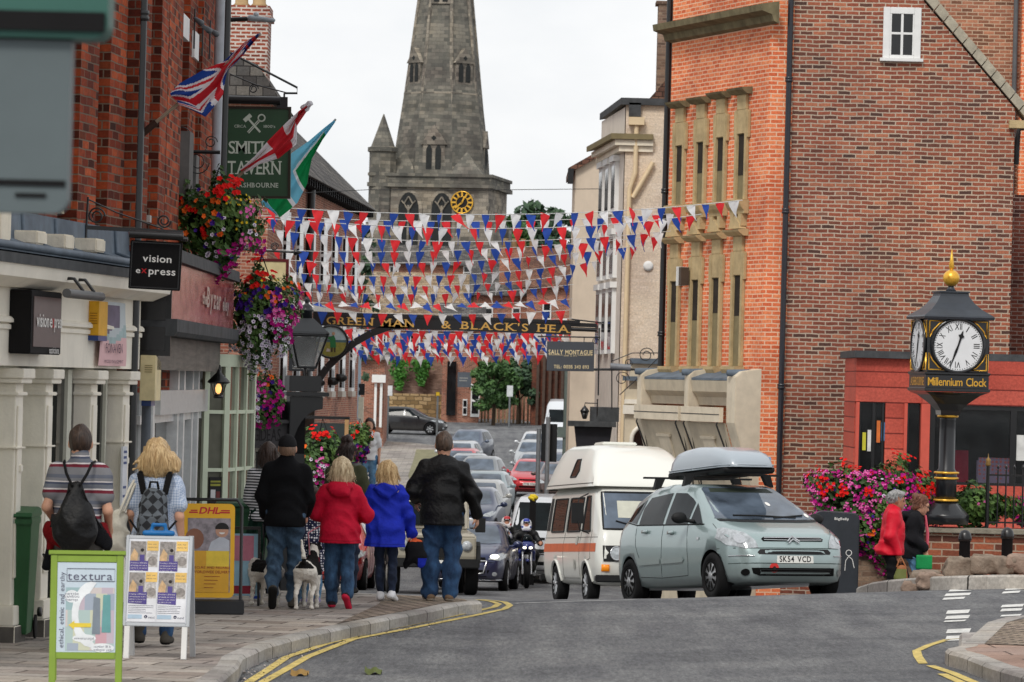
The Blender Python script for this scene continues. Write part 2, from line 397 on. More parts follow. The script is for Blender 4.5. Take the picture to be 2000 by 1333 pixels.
 # ------------------------------------------------------------------ smooth solids (signed distance + surface nets)
class SDF:
 def __init__(s):s.ops=[];s.clips=[];s.disp=None;s.hs=1.0
 def cap(s,a,b,r0,r1=None,k=.03,flat=None):
  s.ops.append(('c',np.array(a,float),np.array(b,float),r0*s.hs,(r0 if r1 is None else r1)*s.hs,k,flat));return s
 def ell(s,c,r,k=.03,rot=None):
  s.ops.append(('e',np.array(c,float),np.array(r,float)*s.hs,k,rot));return s
 def box(s,c,h,rad=.02,k=.02,rot=None):
  s.ops.append(('b',np.array(c,float),np.array(h,float),rad,k,rot));return s
 def cut(s,c,r):
  s.ops.append(('x',np.array(c,float),np.array(r,float)*s.hs));return s
 def clip(s,p,n):
  n=np.array(n,float);s.clips.append((np.array(p,float),n/np.linalg.norm(n)));return s
 def _bb(s,o):
  if o[0]=='c':
   r=max(o[3],o[4])*(1 if o[6] is None else max(1,o[6][1]));return np.minimum(o[1],o[2])-r,np.maximum(o[1],o[2])+r
  r=o[2] if o[0] in 'ex' else o[2]+o[3]
  if o[0] in 'eb' and o[4 if o[0]=='e' else 5] is not None:r=np.full(3,np.linalg.norm(r) if o[0]=='b' else r.max())
  return o[1]-r,o[1]+r
 def mesh_data(s,vox):
  bbs=[s._bb(o) for o in s.ops if o[0] !='x']
  lo=np.min([b[0] for b in bbs],axis=0)-3*vox-.015;hi=np.max([b[1] for b in bbs],axis=0)+3*vox+.015
  n=np.ceil((hi-lo)/vox).astype(int)+1
  ax=[lo[i]+vox*np.arange(n[i]) for i in range(3)]
  Fd=np.full(n,1.0,dtype=np.float32)
  for o in s.ops:
   b0,b1=s._bb(o);k={'c':5,'e':3,'b':4}.get(o[0]);kk=o[k] if k else 0.0
   pad=kk+3*vox+.01
   i0=np.maximum(0,np.floor((b0-pad-lo)/vox).astype(int));i1=np.minimum(n,np.ceil((b1+pad-lo)/vox).astype(int)+1)
   if (i1<=i0).any():continue
   X=ax[0][i0[0]:i1[0],None,None];Y=ax[1][None,i0[1]:i1[1],None];Z=ax[2][None,None,i0[2]:i1[2]]
   if o[0]=='c':
    a,b=o[1],o[2];ba=b-a;L2=max(ba@ba,1e-12)
    t=np.clip(((X-a[0])*ba[0]+(Y-a[1])*ba[1]+(Z-a[2])*ba[2])/L2,0,1)
    qx,qy,qz=X-a[0]-ba[0]*t,Y-a[1]-ba[1]*t,Z-a[2]-ba[2]*t
    f=1.0
    if o[6] is not None:
     nn=np.array(o[6][0],float);nn/=np.linalg.norm(nn);f=o[6][1]
     dq=(qx*nn[0]+qy*nn[1]+qz*nn[2])*(1/f-1)
     qx,qy,qz=qx+nn[0]*dq,qy+nn[1]*dq,qz+nn[2]*dq
    d=(np.sqrt(qx*qx+qy*qy+qz*qz)-(o[3]+(o[4]-o[3])*t))*min(1,f)
   else:
    qx,qy,qz=X-o[1][0],Y-o[1][1],Z-o[1][2]
    rot=o[4] if o[0]=='e' else (o[5] if o[0]=='b' else None)
    if rot is not None:
     m=np.array(rot)
     qx,qy,qz=(m[0,0]*qx+m[1,0]*qy+m[2,0]*qz,m[0,1]*qx+m[1,1]*qy+m[2,1]*qz,m[0,2]*qx+m[1,2]*qy+m[2,2]*qz)
    if o[0] in 'ex':
     r=o[2];k0=np.sqrt((qx/r[0])**2+(qy/r[1])**2+(qz/r[2])**2)+1e-9
     k1=np.sqrt((qx/r[0]**2)**2+(qy/r[1]**2)**2+(qz/r[2]**2)**2)+1e-9
     d=k0*(k0-1)/k1
    else:
     h=o[2];ex,ey,ez=abs(qx)-h[0],abs(qy)-h[1],abs(qz)-h[2]
     d=np.sqrt(np.maximum(ex,0)**2+np.maximum(ey,0)**2+np.maximum(ez,0)**2)+np.minimum(np.maximum(ex,np.maximum(ey,ez)),0)-o[3]
   sl=(slice(i0[0],i1[0]),slice(i0[1],i1[1]),slice(i0[2],i1[2]));A=Fd[sl]
   if o[0]=='x':Fd[sl]=np.maximum(A,-d);continue
   if kk>0:
    h=np.maximum(kk-np.abs(A-d),0)/kk;Fd[sl]=np.minimum(A,d)-h*h*kk*.25
   else:Fd[sl]=np.minimum(A,d)
  X=ax[0][:,None,None];Y=ax[1][None,:,None];Z=ax[2][None,None,:]
  if s.disp is not None:Fd=Fd-s.disp(X,Y,Z)
  for p,nn in s.clips:
   Fd=np.maximum(Fd,(X-p[0])*nn[0]+(Y-p[1])*nn[1]+(Z-p[2])*nn[2])
  Fd[0],Fd[-1]=.1,.1;Fd[:,0],Fd[:,-1]=.1,.1;Fd[:,:,0],Fd[:,:,-1]=.1,.1
  return nets(Fd,lo,vox)
 def build(s,name,mat,parent=None,vox=.014,mfn=None,label=None):
  v,f=s.mesh_data(vox)
  return np_obj(name,v,f,mat,parent,mfn,label)
def nets(Fd,lo,vox):
 S=Fd<0;nx,ny,nz=Fd.shape
 C=np.zeros((nx-1,ny-1,nz-1),np.uint8)
 for dx in (0,1):
  for dy in (0,1):
   for dz in (0,1):C+=S[dx:nx-1+dx,dy:ny-1+dy,dz:nz-1+dz]
 cells=np.argwhere((C>0) & (C<8))
 idx= -np.ones(C.shape,np.int64);idx[tuple(cells.T)]=np.arange(len(cells))
 acc=np.zeros((len(cells),3));cnt=np.zeros(len(cells))
 cor=[(0,0,0),(1,0,0),(0,1,0),(1,1,0),(0,0,1),(1,0,1),(0,1,1),(1,1,1)]
 vals=[Fd[cells[:,0]+c[0],cells[:,1]+c[1],cells[:,2]+c[2]] for c in cor]
 for a in range(8):
  for b in range(a+1,8):
   if sum(abs(cor[a][i]-cor[b][i]) for i in range(3)) !=1:continue
   va,vb=vals[a],vals[b];m=(va<0) !=(vb<0)
   t=np.where(m,va/np.where(m,va-vb,1),0)
   pa=np.array(cor[a],float);pb=np.array(cor[b],float)
   acc[m]+=(pa+(pb-pa)*t[:,None])[m];cnt[m]+=1
 V=lo+vox*(cells+acc/cnt[:,None])
 faces=[]
 for axn in range(3):
  s0=[slice(None)]*3;s1=[slice(None)]*3;s0[axn]=slice(0,-1);s1[axn]=slice(1,None)
  A,B=S[tuple(s0)],S[tuple(s1)]
  e=np.argwhere(A !=B);inside=A[tuple(e.T)]
  o1,o2=[(1,2),(2,0),(0,1)][axn]
  ok=(e[:,o1]>0) & (e[:,o2]>0) & (e[:,o1]<Fd.shape[o1]-1) & (e[:,o2]<Fd.shape[o2]-1);e=e[ok];inside=inside[ok]
  def g(d1,d2):
   c=e.copy();c[:,o1]-=d1;c[:,o2]-=d2;return idx[c[:,0],c[:,1],c[:,2]]
  q=np.stack([g(1,1),g(0,1),g(0,0),g(1,0)],axis=1)
  q[~inside]=q[~inside][:,::-1]
  faces.append(q)
 return V,np.concatenate(faces)
def np_obj(name,V,Q,mat,parent=None,mfn=None,label=None):
 me=bpy.data.meshes.new(name)
 me.vertices.add(len(V));me.vertices.foreach_set('co',V.astype(np.float32).ravel())
 me.loops.add(len(Q)*4);me.loops.foreach_set('vertex_index',Q.astype(np.int32).ravel())
 me.polygons.add(len(Q));me.polygons.foreach_set('loop_start',np.arange(0,len(Q)*4,4,dtype=np.int32))
 me.update(calc_edges=True)
 for mt in (mat if isinstance(mat,(list,tuple)) else [mat]):me.materials.append(mt)
 me.polygons.foreach_set('use_smooth',np.ones(len(Q),bool))
 if mfn is not None:me.polygons.foreach_set('material_index',mfn(V[Q].mean(axis=1)).astype(np.int32))
 me.update()
 o=bpy.data.objects.new(name,me);COL.objects.link(o)
 if parent:o.parent=parent
 return tag(o,label)
def wrinkle(amp,fx=9.,fy=9.,fz=14.,seed=0):
 ph=np.random.RandomState(seed).uniform(0,6.28,9)
 def fn(X,Y,Z):
  w=.35*np.sin(X*7+ph[0])+.3*np.sin(Y*8+Z*5+ph[1])
  a=np.sin(Z*fz*2.2+X*fx*1.1+w*4+ph[2])*.5+np.sin(Z*fz*3.7-X*fx*2+Y*fy+w*5+ph[3])*.35+np.sin(X*fx*3.3+Y*fy*2+Z*fz+w*3+ph[4])*.3
  rdg=1-np.abs(np.sin(Z*fz*1.3+X*fx*.7+w*6+ph[5]))*1.6+.5*(1-np.abs(np.sin(X*fx*1.5-Z*fz*.6+Y*fy+w*5+ph[6]))*1.7)
  return (amp*(.55*np.clip(a,-1,1)+.75*np.clip(rdg,-1,1))).astype(np.float32)
 return fn
 # ------------------------------------------------------------------ light and sky
SUN_EL,SUN_AZ=R(48),R(200)          # from behind the left shoulder, through cloud
w=bpy.data.worlds.new('World');scene.world=w;w.use_nodes=True
nt=w.node_tree;bg=nt.nodes['Background']
sky=N(nt,'ShaderNodeTexSky',sky_type='NISHITA',sun_disc=False,sun_elevation=SUN_EL,sun_rotation=SUN_AZ)
tc=N(nt,'ShaderNodeTexCoord');mp=N(nt,'ShaderNodeMapping');mp.inputs['Scale'].default_value=(1,1,2.2)
nz=N(nt,'ShaderNodeTexNoise',i_Scale=9.0,i_Detail=6.0,i_Roughness=.5)
nt.links.new(tc.outputs['Generated'],mp.inputs['Vector']);nt.links.new(mp.outputs[0],nz.inputs['Vector'])
cr=ramp(nt,[(.34,(8.4,8.65,9.0)),(.62,(10.3,10.3,10.35))]);nt.links.new(nz.outputs['Fac'],cr.inputs[0])
mx=N(nt,'ShaderNodeMix',data_type='RGBA');mx.inputs['Factor'].default_value=.93
nt.links.new(sky.outputs[0],mx.inputs['A']);nt.links.new(cr.outputs[0],mx.inputs['B'])
nt.links.new(mx.outputs['Result'],bg.inputs['Color']);bg.inputs['Strength'].default_value=.1
sl=bpy.data.lights.new('sun','SUN');sl.energy=2.0;sl.angle=R(14);sl.color=(1,.96,.9)
so=bpy.data.objects.new('sun',sl);COL.objects.link(so)
sd=Vector((math.sin(SUN_AZ)*math.cos(SUN_EL),math.cos(SUN_AZ)*math.cos(SUN_EL),math.sin(SUN_EL)))
so.matrix_world=sd.to_track_quat('Z','Y').to_matrix().to_4x4()
scene.view_settings.view_transform='Standard';scene.view_settings.look='None';scene.view_settings.exposure=0
scene.cycles.use_denoising=True;scene.cycles.max_bounces=6;scene.cycles.transparent_max_bounces=12
# ------------------------------------------------------------------ ground
def asphalt():
 m,nt,b=newmat('asphalt')
 tc=N(nt,'ShaderNodeTexCoord')
 n1=N(nt,'ShaderNodeTexNoise',i_Scale=60.0,i_Detail=3.0,i_Roughness=.8);n2=N(nt,'ShaderNodeTexNoise',i_Scale=.5,i_Detail=7.0,i_Roughness=.65)
 mp=N(nt,'ShaderNodeMapping');mp.inputs['Scale'].default_value=(2.2,.22,1)
 n3=N(nt,'ShaderNodeTexNoise',i_Scale=1.3,i_Detail=4.0)
 for n in (n1,n2):nt.links.new(tc.outputs['Object'],n.inputs['Vector'])
 nt.links.new(tc.outputs['Object'],mp.inputs['Vector']);nt.links.new(mp.outputs[0],n3.inputs['Vector'])
 r1=ramp(nt,[(.28,(.05,.051,.054)),(.5,(.135,.138,.144)),(.72,(.27,.272,.276))]);nt.links.new(n1.outputs['Fac'],r1.inputs[0])
 n4=N(nt,'ShaderNodeTexNoise',i_Scale=1.0,i_Detail=5.0,i_Roughness=.8);mp4=N(nt,'ShaderNodeMapping');mp4.inputs['Scale'].default_value=(24,2.6,1);nt.links.new(tc.outputs['Object'],mp4.inputs['Vector']);nt.links.new(mp4.outputs[0],n4.inputs['Vector'])
 r4=ramp(nt,[(.32,(.62,.62,.63)),(.5,(1,1,1)),(.68,(1.4,1.4,1.38))]);nt.links.new(n4.outputs['Fac'],r4.inputs[0])
 r2=ramp(nt,[(.3,(.60,.60,.62)),(.5,(1,1,1)),(.72,(1.28,1.26,1.22))]);nt.links.new(n2.outputs['Fac'],r2.inputs[0])
 r3=ramp(nt,[(.35,(.74,.74,.76)),(.7,(1.18,1.18,1.15))]);nt.links.new(n3.outputs['Fac'],r3.inputs[0])
 a=N(nt,'ShaderNodeMix',data_type='RGBA',blend_type='MULTIPLY');a.inputs['Factor'].default_value=1
 c=N(nt,'ShaderNodeMix',data_type='RGBA',blend_type='MULTIPLY');c.inputs['Factor'].default_value=1
 nt.links.new(r1.outputs[0],a.inputs['A']);nt.links.new(r2.outputs[0],a.inputs['B'])
 nt.links.new(a.outputs['Result'],c.inputs['A']);nt.links.new(r3.outputs[0],c.inputs['B'])
 d=N(nt,'ShaderNodeMix',data_type='RGBA',blend_type='MULTIPLY');d.inputs['Factor'].default_value=1;nt.links.new(c.outputs['Result'],d.inputs['A']);nt.links.new(r4.outputs[0],d.inputs['B'])
 nt.links.new(d.outputs['Result'],b.inputs['Base Color']);b.inputs['Roughness'].default_value=.88;b.inputs['Specular IOR Level'].default_value=.3
 bp=N(nt,'ShaderNodeBump',i_Strength=.5,i_Distance=.01);nt.links.new(n1.outputs['Fac'],bp.inputs['Height']);nt.links.new(bp.outputs[0],b.inputs['Normal'])
 return m
ASPH=asphalt()
xs=sorted(set([-1500,-600,-200,-80,-40]+[i*1.0 for i in range(-24,25)]+[40,80,200,600,1500]))
ys=sorted(set([-20,-8,0,8,14]+[20+i*.75 for i in range(0,135)]+[122+i*2 for i in range(70)]+[270,300,340,400,500,650,899]))
mb=MB();nxs=len(xs)
mb.add([(x,y,gz(x,y)) for y in ys for x in xs],[(j*nxs+i,j*nxs+i+1,(j+1)*nxs+i+1,(j+1)*nxs+i) for j in range(len(ys)-1) for i in range(nxs-1)],0,True)
mb.build('road',ASPH,kind='structure')
def sheet(name,poly,h,mat,skirt=.0,step=1.0,uvrot=0.0):
 """paving laid over the ground inside poly (x,y), h above it, with a skirt down its edges"""
 bm=bmesh.new()
 bm.faces.new([bm.verts.new((x,y,0)) for x,y in poly])
 x0,x1=min(p[0] for p in poly),max(p[0] for p in poly);y0,y1=min(p[1] for p in poly),max(p[1] for p in poly)
 for ax,lo,hi in ((0,x0,x1),(1,y0,y1)):
  k=math.ceil(lo/step)*step
  while k<hi:
   no=(1,0,0) if ax==0 else (0,1,0);co=(k,0,0) if ax==0 else (0,k,0)
   bmesh.ops.bisect_plane(bm,geom=bm.verts[:]+bm.edges[:]+bm.faces[:],plane_co=co,plane_no=no);k+=step
 bmesh.ops.recalc_face_normals(bm,faces=bm.faces)
 for f in bm.faces:
  if f.normal.z<0:f.normal_flip()
 for v in bm.verts:v.co.z=gz(v.co.x,v.co.y)+h
 if skirt:
  es=[e for e in bm.edges if len(e.link_faces)==1]
  r=bmesh.ops.extrude_edge_only(bm,edges=es)
  for v in r['geom']:
   if isinstance(v,bmesh.types.BMVert):v.co.z-=skirt
 me=bpy.data.meshes.new(name);bm.to_mesh(me);bm.free();me.materials.append(mat)
 box_uv(me)
 if uvrot:
  c,s_=math.cos(uvrot),math.sin(uvrot)
  for l in me.uv_layers[0].data:l.uv=(l.uv[0]*c-l.uv[1]*s_,l.uv[0]*s_+l.uv[1]*c)
 o=bpy.data.objects.new(name,me);COL.objects.link(o)
 return tag(o,kind='structure')
def ribbon(mb,pts,wd,h,uvs=True,m=0):
 """flat strip along ground points"""
 pts=[Vector((p[0],p[1],0)) for p in pts]
 # resample
 out=[pts[0]]
 for a,b in zip(pts,pts[1:]):
  n=max(1,int((b-a).length/.35))
  out+=[a.lerp(b,(i+1)/n) for i in range(n)]
 vs=[];L=0;uv=[]
 for i,p in enumerate(out):
  t=(out[min(i+1,len(out)-1)]-out[max(i-1,0)]).normalized();nrm=Vector((-t.y,t.x,0))
  if i:L+=(p-out[i-1]).length
  for sgn in (-1,1):
   q=p+nrm*sgn*wd/2;vs.append((q.x,q.y,gz(q.x,q.y)+h));uv.append((L,sgn*wd/2+50))
 fs=[(2*i,2*i+2,2*i+3,2*i+1) for i in range(len(out)-1)]
 fs=[f[::-1] for f in fs]
 mb.add(vs,fs,m,False,[[uv[j] for j in f] for f in fs])
def kerb(name,pts,wd,h,mat,side=1):
 """row of kerbstones following pts (the face edge); the body lies to the left (side=1) of the direction"""
 pts=[Vector((p[0],p[1],0)) for p in pts];out=[pts[0]]
 for a,b in zip(pts,pts[1:]):
  n=max(1,int((b-a).length/.3));out+=[a.lerp(b,(i+1)/n) for i in range(n)]
 vs,uv,fs,L=[],[],[],0
 for i,p in enumerate(out):
  t=(out[min(i+1,len(out)-1)]-out[max(i-1,0)]).normalized();nr=Vector((-t.y,t.x,0))*side
  if i:L+=(p-out[i-1]).length
  q=p+nr*wd;g0,g1=gz(p.x,p.y),gz(q.x,q.y);bev=p+nr*.025
  vs+=[(p.x,p.y,g0-.05),(p.x,p.y,g0+h-.025),(bev.x,bev.y,g0+h),(q.x,q.y,g1+h),(q.x,q.y,g1-.05)]
  uv+=[(L,0),(L,.15),(L,.18),(L,.18+wd),(L,.5+wd)]
 for i in range(len(out)-1):
  for k in range(4):
   fs.append((5*i+k,5*i+5+k,5*i+6+k,5*i+k+1))
 if side<0:fs=[f[::-1] for f in fs]
 m_=MB();m_.add(vs,fs,0,False,[[(uv[j][0],uv[j][1]+50) for j in f] for f in fs])
 n0=len(out)-1
 m_.add(vs[:5],[(0,1,2,3,4)],0,False,[[(0,50)]*5]);m_.add(vs[-5:],[(4,3,2,1,0)],0,False,[[(0,50)]*5])
 return m_.build(name,mat,kind='structure')
FLAGS=brick('paving_flags',[(0,(150,138,129)),(.3,(172,163,154)),(.6,(186,177,168)),(.85,(164,157,150)),(1,(136,129,123))],(84,75,70),bw=.62,rh=.42,ms=.012,wob=.02,weather=.5,bump=.7,soot=(.05,.045,.04))
SETTS=brick('setts',[(0,(136,122,108)),(.5,(164,148,130)),(1,(180,164,148))],(88,80,70),bw=.21,rh=.13,ms=.022,wob=.04,weather=.35,bump=1.0)
KERB=brick('kerbstone',[(0,(160,156,150)),(.5,(178,174,168)),(1,(188,184,178))],(60,58,55),bw=.9,rh=40,ms=.014,wob=.01,weather=.55,bump=.6,offset=0,soot=(.06,.055,.05))
lip=[on_ground(u,v,.12) for u,v in ((405,1352),(428,1331),(466,1300),(474,1283),(520,1262),(600,1240),(690,1221),(770,1205),(850,1190),(900,1179))]
lip=[(p.x,p.y) for p in lip]
cx,cy=lip[-1]
lip=[(lip[0][0]-.55,lip[0][1]-4),]+lip+[(cx+.22,cy+.55),(cx+.18,cy+1.1),(cx-.1,cy+1.6),(cx-.7,cy+1.9),(cx-2.0,cy+2.2),(cx-3.2,cy+2.6)]
kerb('kerb',lip,.16,.12,KERB,1)
inner=lip
poly=[(x-.02,y) for x,y in inner]+[(-9,inner[-1][1]+.4),(-9,22),(inner[0][0]-.5,22)]
def offs(pts,d):
 out=[]
 for i,p in enumerate(pts):
  a=Vector(pts[max(i-1,0)]);b=Vector(pts[min(i+1,len(pts)-1)]);t=(b-a).normalized();out.append((p[0]-t.y*d,p[1]+t.x*d))
 return out
ins=offs(lip,.15)
sheet('pavement',ins+[(-9,ins[-1][1]+.4),(-9,22),(ins[0][0],22)],.118,FLAGS,.15,1.0,R(7))
pc=offs(lip[7:15],.16)
sheet('cobbled_pavement',pc+[(pc[-1][0]-.1,pc[-1][1]-.5),(-1.3,43.6),(-1.3,42.2)],.123,SETTS,0,.5,R(25))
# far pavement on the left, past the side street
FLAGS2=brick('far_paving',[(0,(140,134,128)),(1,(166,160,152))],(110,104,98),bw=.6,rh=.6,ms=.012,weather=.3,bump=.2)
fl=[(-3.0,56),(-3.0,80),(-2.95,120),(-3.2,150),(-2.6,175),(-1.9,195),(-2.4,205),(-5,209),(-12,212)]
kerb('far_kerb',fl,.16,.13,KERB,1)
f2=offs(fl,.15)
sheet('far_pavement',f2+[(-14,212),(-14,56)],.125,FLAGS2,.15,3.0)
VERGE=M('verge',(128,124,98),.95,nz=.35,ns=3)
sheet('grass_verge',[(-3.6,160),(-2.75,178),(-2.2,195),(-2.9,203),(-4.6,203),(-4.4,180)],.15,VERGE,.02,3.0)
# island on the right foreground
li=[on_ground(u,v,.12) for u,v in ((1872,1262),(1846,1267),(1850,1272),(1880,1280),(1932,1300),(2010,1322))]
li=[(li[0][0]+.25,li[0][1]+2.2)]+[(p.x,p.y) for p in li]+[(li[-1].x+1.2,li[-1].y-1.5)]
kerb('island_kerb',li,.16,.12,KERB,1)
l2=offs(li,.15)
FLAGR=brick('island_paving',[(0,(150,122,108)),(.5,(166,142,130)),(1,(172,152,142))],(92,78,70),bw=.9,rh=.6,ms=.012,weather=.4,bump=.5)
sheet('island_pavement',l2+[(9,l2[-1][1]),(9,l2[0][1]+.1)],.118,FLAGR,.15,1.0)
a=[on_ground(u,v,.12) for u,v in ((1890,1258),(1925,1223),(1955,1213),(2012,1210),(2012,1262))]
sheet('island_setts',[(p.x,p.y) for p in a],.125,SETTS,0,.5,R(20))
ka=[on_ground(u,v,.1) for u,v in ((1876,1264),(1924,1222),(1962,1211),(2015,1207))]
kerb('island_back_kerb',[(p.x,p.y) for p in ka][::-1],.2,.13,KERB,1)
# middle right: kerb in front of the stones
rk=[(4.5,52.6),(4.75,51.2),(5.2,50.0),(5.8,49.4),(9.5,49.2)]
kerb('forecourt_kerb',rk[::-1],.2,.17,KERB,-1)
rk2=offs(rk,.19)
sheet('forecourt',rk2+[(16,49.3),(16,54.5),(5.6,54.5),(5.0,53.0)],.16,FLAGR,.2,2.0)
YEL=M('yellow_line',(214,190,112),.8,nz=.3,ns=9,dirty=0) if False else M('yellow_line',(212,190,116),.8,nz=.4,ns=14,dirt=.6)
WHT=M('white_line',(222,222,218),.8,nz=.3,ns=18,dirt=.65)
mb=MB()
for pl in (((500,1352),(515,1333),(600,1285),(690,1250),(800,1229),(930,1203),(985,1191),(996,1184),(985,1177),(940,1172)),
((470,1352),(487,1333),(560,1285),(640,1258),(720,1238),(800,1222),(920,1197),(965,1187),(974,1181),(960,1176),(925,1172))):
 ribbon(mb,[on_ground(u,v,0) for u,v in pl],.075,.006)
for pl in (((1888,1248),(1850,1251),(1815,1262),(1790,1273),(1793,1284),(1803,1298)),((1817,1302),(1860,1316),(1915,1340)),((1840,1318),(1880,1336))):
 ribbon(mb,[on_ground(u,v,0) for u,v in pl],.075,.006)
mb.build('yellow_lines',YEL,kind='structure')
mb=MB()
for q in ((1847,1194,1891,1201),(1845,1205,1891,1211),(1842,1214,1884,1217),(1847,1231,1893,1239),(1845,1244,1892,1254),(1857,1146.5,1903,1150),(1852,1152.5,1900,1157),
(1844,1161,1893,1166),(1840,1169,1882,1173),(1966,1144,2006,1148),(1962,1150,2000,1154),(1956,1157,1990,1161),(1954,1183,1997,1188),(1953,1191,1994,1196),(1953,1203,1992,1206)):
 pts=[on_ground(q[0],q[3]),on_ground(q[2],q[3]-2),on_ground(q[2]+4,q[1]-2),on_ground(q[0]+4,q[1])]
 mb.add([(p.x,p.y,gz(p.x,p.y)+.006) for p in pts],[(0,1,2,3)])
ribbon(mb,[on_ground(1005,1180),on_ground(1120,1176),on_ground(1240,1173)],.07,.007)
ribbon(mb,[(-3.4,52),(-1.0,51.2)],.3,.006)
ribbon(mb,[(.3,100),(.2,160)],.1,.006);ribbon(mb,[(.5,190),(1.5,206)],.1,.006)
mb.build('white_markings',WHT,kind='structure')
# litter and grit swept against the kerb
mb=MB();rnd=random.Random(3)
for i in range(420):
 k=rnd.random()*7.999;j=int(k);t=k-j
 a,b=Vector(lip[1+j]),Vector(lip[2+j]);p=a.lerp(b,t);off=abs(rnd.gauss(0,.12))+.01
 tt=(b-a).normalized();p=p+Vector((tt.y,-tt.x))*off;s_=rnd.uniform(.004,.016);z=gz(p.x,p.y)+.003;an=rnd.random()*6
 mb.add([(p.x+s_*math.cos(an+q),p.y+s_*1.6*math.sin(an+q),z+rnd.uniform(0,.012)) for q in (0,2.1,4.2)],[(0,1,2)],0 if rnd.random()<.7 else 1)
mb.build('grit',[M('grit_dark',(92,82,70),.9),M('grit_pale',(196,184,176),.9)],kind='stuff',label='loose grit and petals swept against the kerb',cat='grit')
def leafpiece(name,u,v,col,sz,label,cat):
 p=on_ground(u,v);mb=MB();r_=random.Random(u)
 for k in range(1):
  q=Vector((p.x+r_.uniform(-sz,sz),p.y+r_.uniform(-.2,.2),gz(p.x,p.y)+.01))
  mb.grid(lambda a,b,q=q,o=r_.random()*6:(q.x+(a-.5)*.13,q.y+(b-.5)*.34,q.z+.014*math.sin(9*a+o)+.018*math.cos(7*b+o+2*a)+.02),6,6)
 mb.build(name,M('m_'+name+str(u),col,.9),label=label,cat=cat)
leafpiece('crumpled_paper',779,1221,(226,226,232),.05,'crumpled white paper scrap in the gutter below the kerb','litter')
leafpiece('fallen_leaf',745,1318,(92,100,60),.12,'torn green leaves lying in the middle of the road','leaves')
leafpiece('fallen_leaf',597,1318,(150,120,70),.05,'small brown leaf lying near the yellow lines','leaf')
# ------------------------------------------------------------------ buildings
def onwall(Fm,u,v,off=0.0):
 """surveyed pixel -> local (s, z) on the plane y=off of a facade frame"""
 inv=Fm.inverted();o=inv @ Vector((0,0,CAMZ));d=(inv @ P(u,v,50))-o
 t=(off-o.y)/d.y;p=o+d*t
 return p.x,p.z
BR_L=brick('brick_left',[(0,(72,32,22)),(.25,(128,52,30)),(.6,(162,70,40)),(.85,(190,92,54)),(1,(66,32,22))],(130,112,96),bw=.235,rh=.077,ms=.007,weather=.5,bump=.8)
BR_G=brick('brick_gable',[(0,(82,60,54)),(.10,(106,70,60)),(.25,(130,75,60)),(.5,(148,84,66)),(.8,(160,93,71)),(.95,(186,118,90)),(1,(128,88,74))],(186,168,150),bw=.235,rh=.076,ms=.012,wob=.018,weather=.35,bump=.6,soot=(.06,.04,.035))
BR_O=brick('brick_orange',[(0,(214,104,66)),(.5,(236,126,82)),(1,(246,148,100))],(236,196,164),bw=.23,rh=.077,ms=.0115,weather=.3,bump=.4,soot=(.3,.09,.06))
BR_B=brick('brick_background',[(0,(116,72,60)),(.5,(158,96,76)),(1,(176,114,92))],(176,152,134),weather=.35,bump=.3)
BR_D=brick('brick_brown',[(0,(96,78,68)),(.5,(138,112,96)),(1,(158,134,114))],(140,122,106),weather=.5,bump=.4)
CREAM=M('cream_timber',(238,232,218),.55,nz=.07,ns=3,dirt=.25,bump=.1)
CREAM2=M('cream_panel',(206,198,182),.6,nz=.08,ns=3,dirt=.25)
PANELG=M('grey_green_panel',(196,196,182),.6,nz=.08)
LEAD=M('lead',(96,108,120),.6,nz=.3,ns=4,dirt=.5)
LEADD=M('weathered_lead',(74,76,78),.7,nz=.4,ns=5,dirt=.5)
STONEC=M('painted_stone',(236,226,206),.8,nz=.14,ns=6,dirt=.3,bump=.2)
BLACK=M('black_iron',(14,15,17),.38,nz=.2,coat=.2)
BLACKM=M('black_matt',(20,19,20),.7,nz=.2)
DARKIN=M('dark_interior',(16,16,18),.9,nz=.4)
WHITE=M('white_paint',(228,228,226),.5,nz=.06,dirt=.12)
SLATE=brick('slate_roof',[(0,(72,70,70)),(.5,(98,96,94)),(1,(122,118,112))],(46,44,44),bw=.3,rh=.22,ms=.012,weather=.5,bump=.9)
TILE=brick('tile_roof',[(0,(92,66,56)),(.5,(122,88,74)),(1,(140,104,84))],(60,46,40),bw=.2,rh=.14,ms=.012,weather=.5,bump=.8)
GLS=glass('shop_glass',(40,46,46),.06);GLD=glass('dark_glass',(18,20,22),.05)
TXW=M('white_letter',(236,234,230),.5,nz=.02);TXG=M('gold_letter',(208,164,84),.4,nz=.08);TXB=M('black_letter',(24,24,26),.6)
TXR=M('red_letter',(196,32,38),.5)
def scroll(mb,c,r,turns=1.6,th=.008,ax='xz',m=0,flip=1,ph=0.0):
 pts=[]
 for k in range(int(24*turns)+1):
  a=ph+flip*2*math.pi*k/24;rr=r*(1-.62*k/(24*turns))
  A,B=c[0]+rr*math.cos(a),c[2]+rr*math.sin(a)
  pts.append((A,c[1],B) if ax=='xz' else (c[0],c[1]+rr*math.cos(a),B))
 mb.tube(pts,th,5,m)
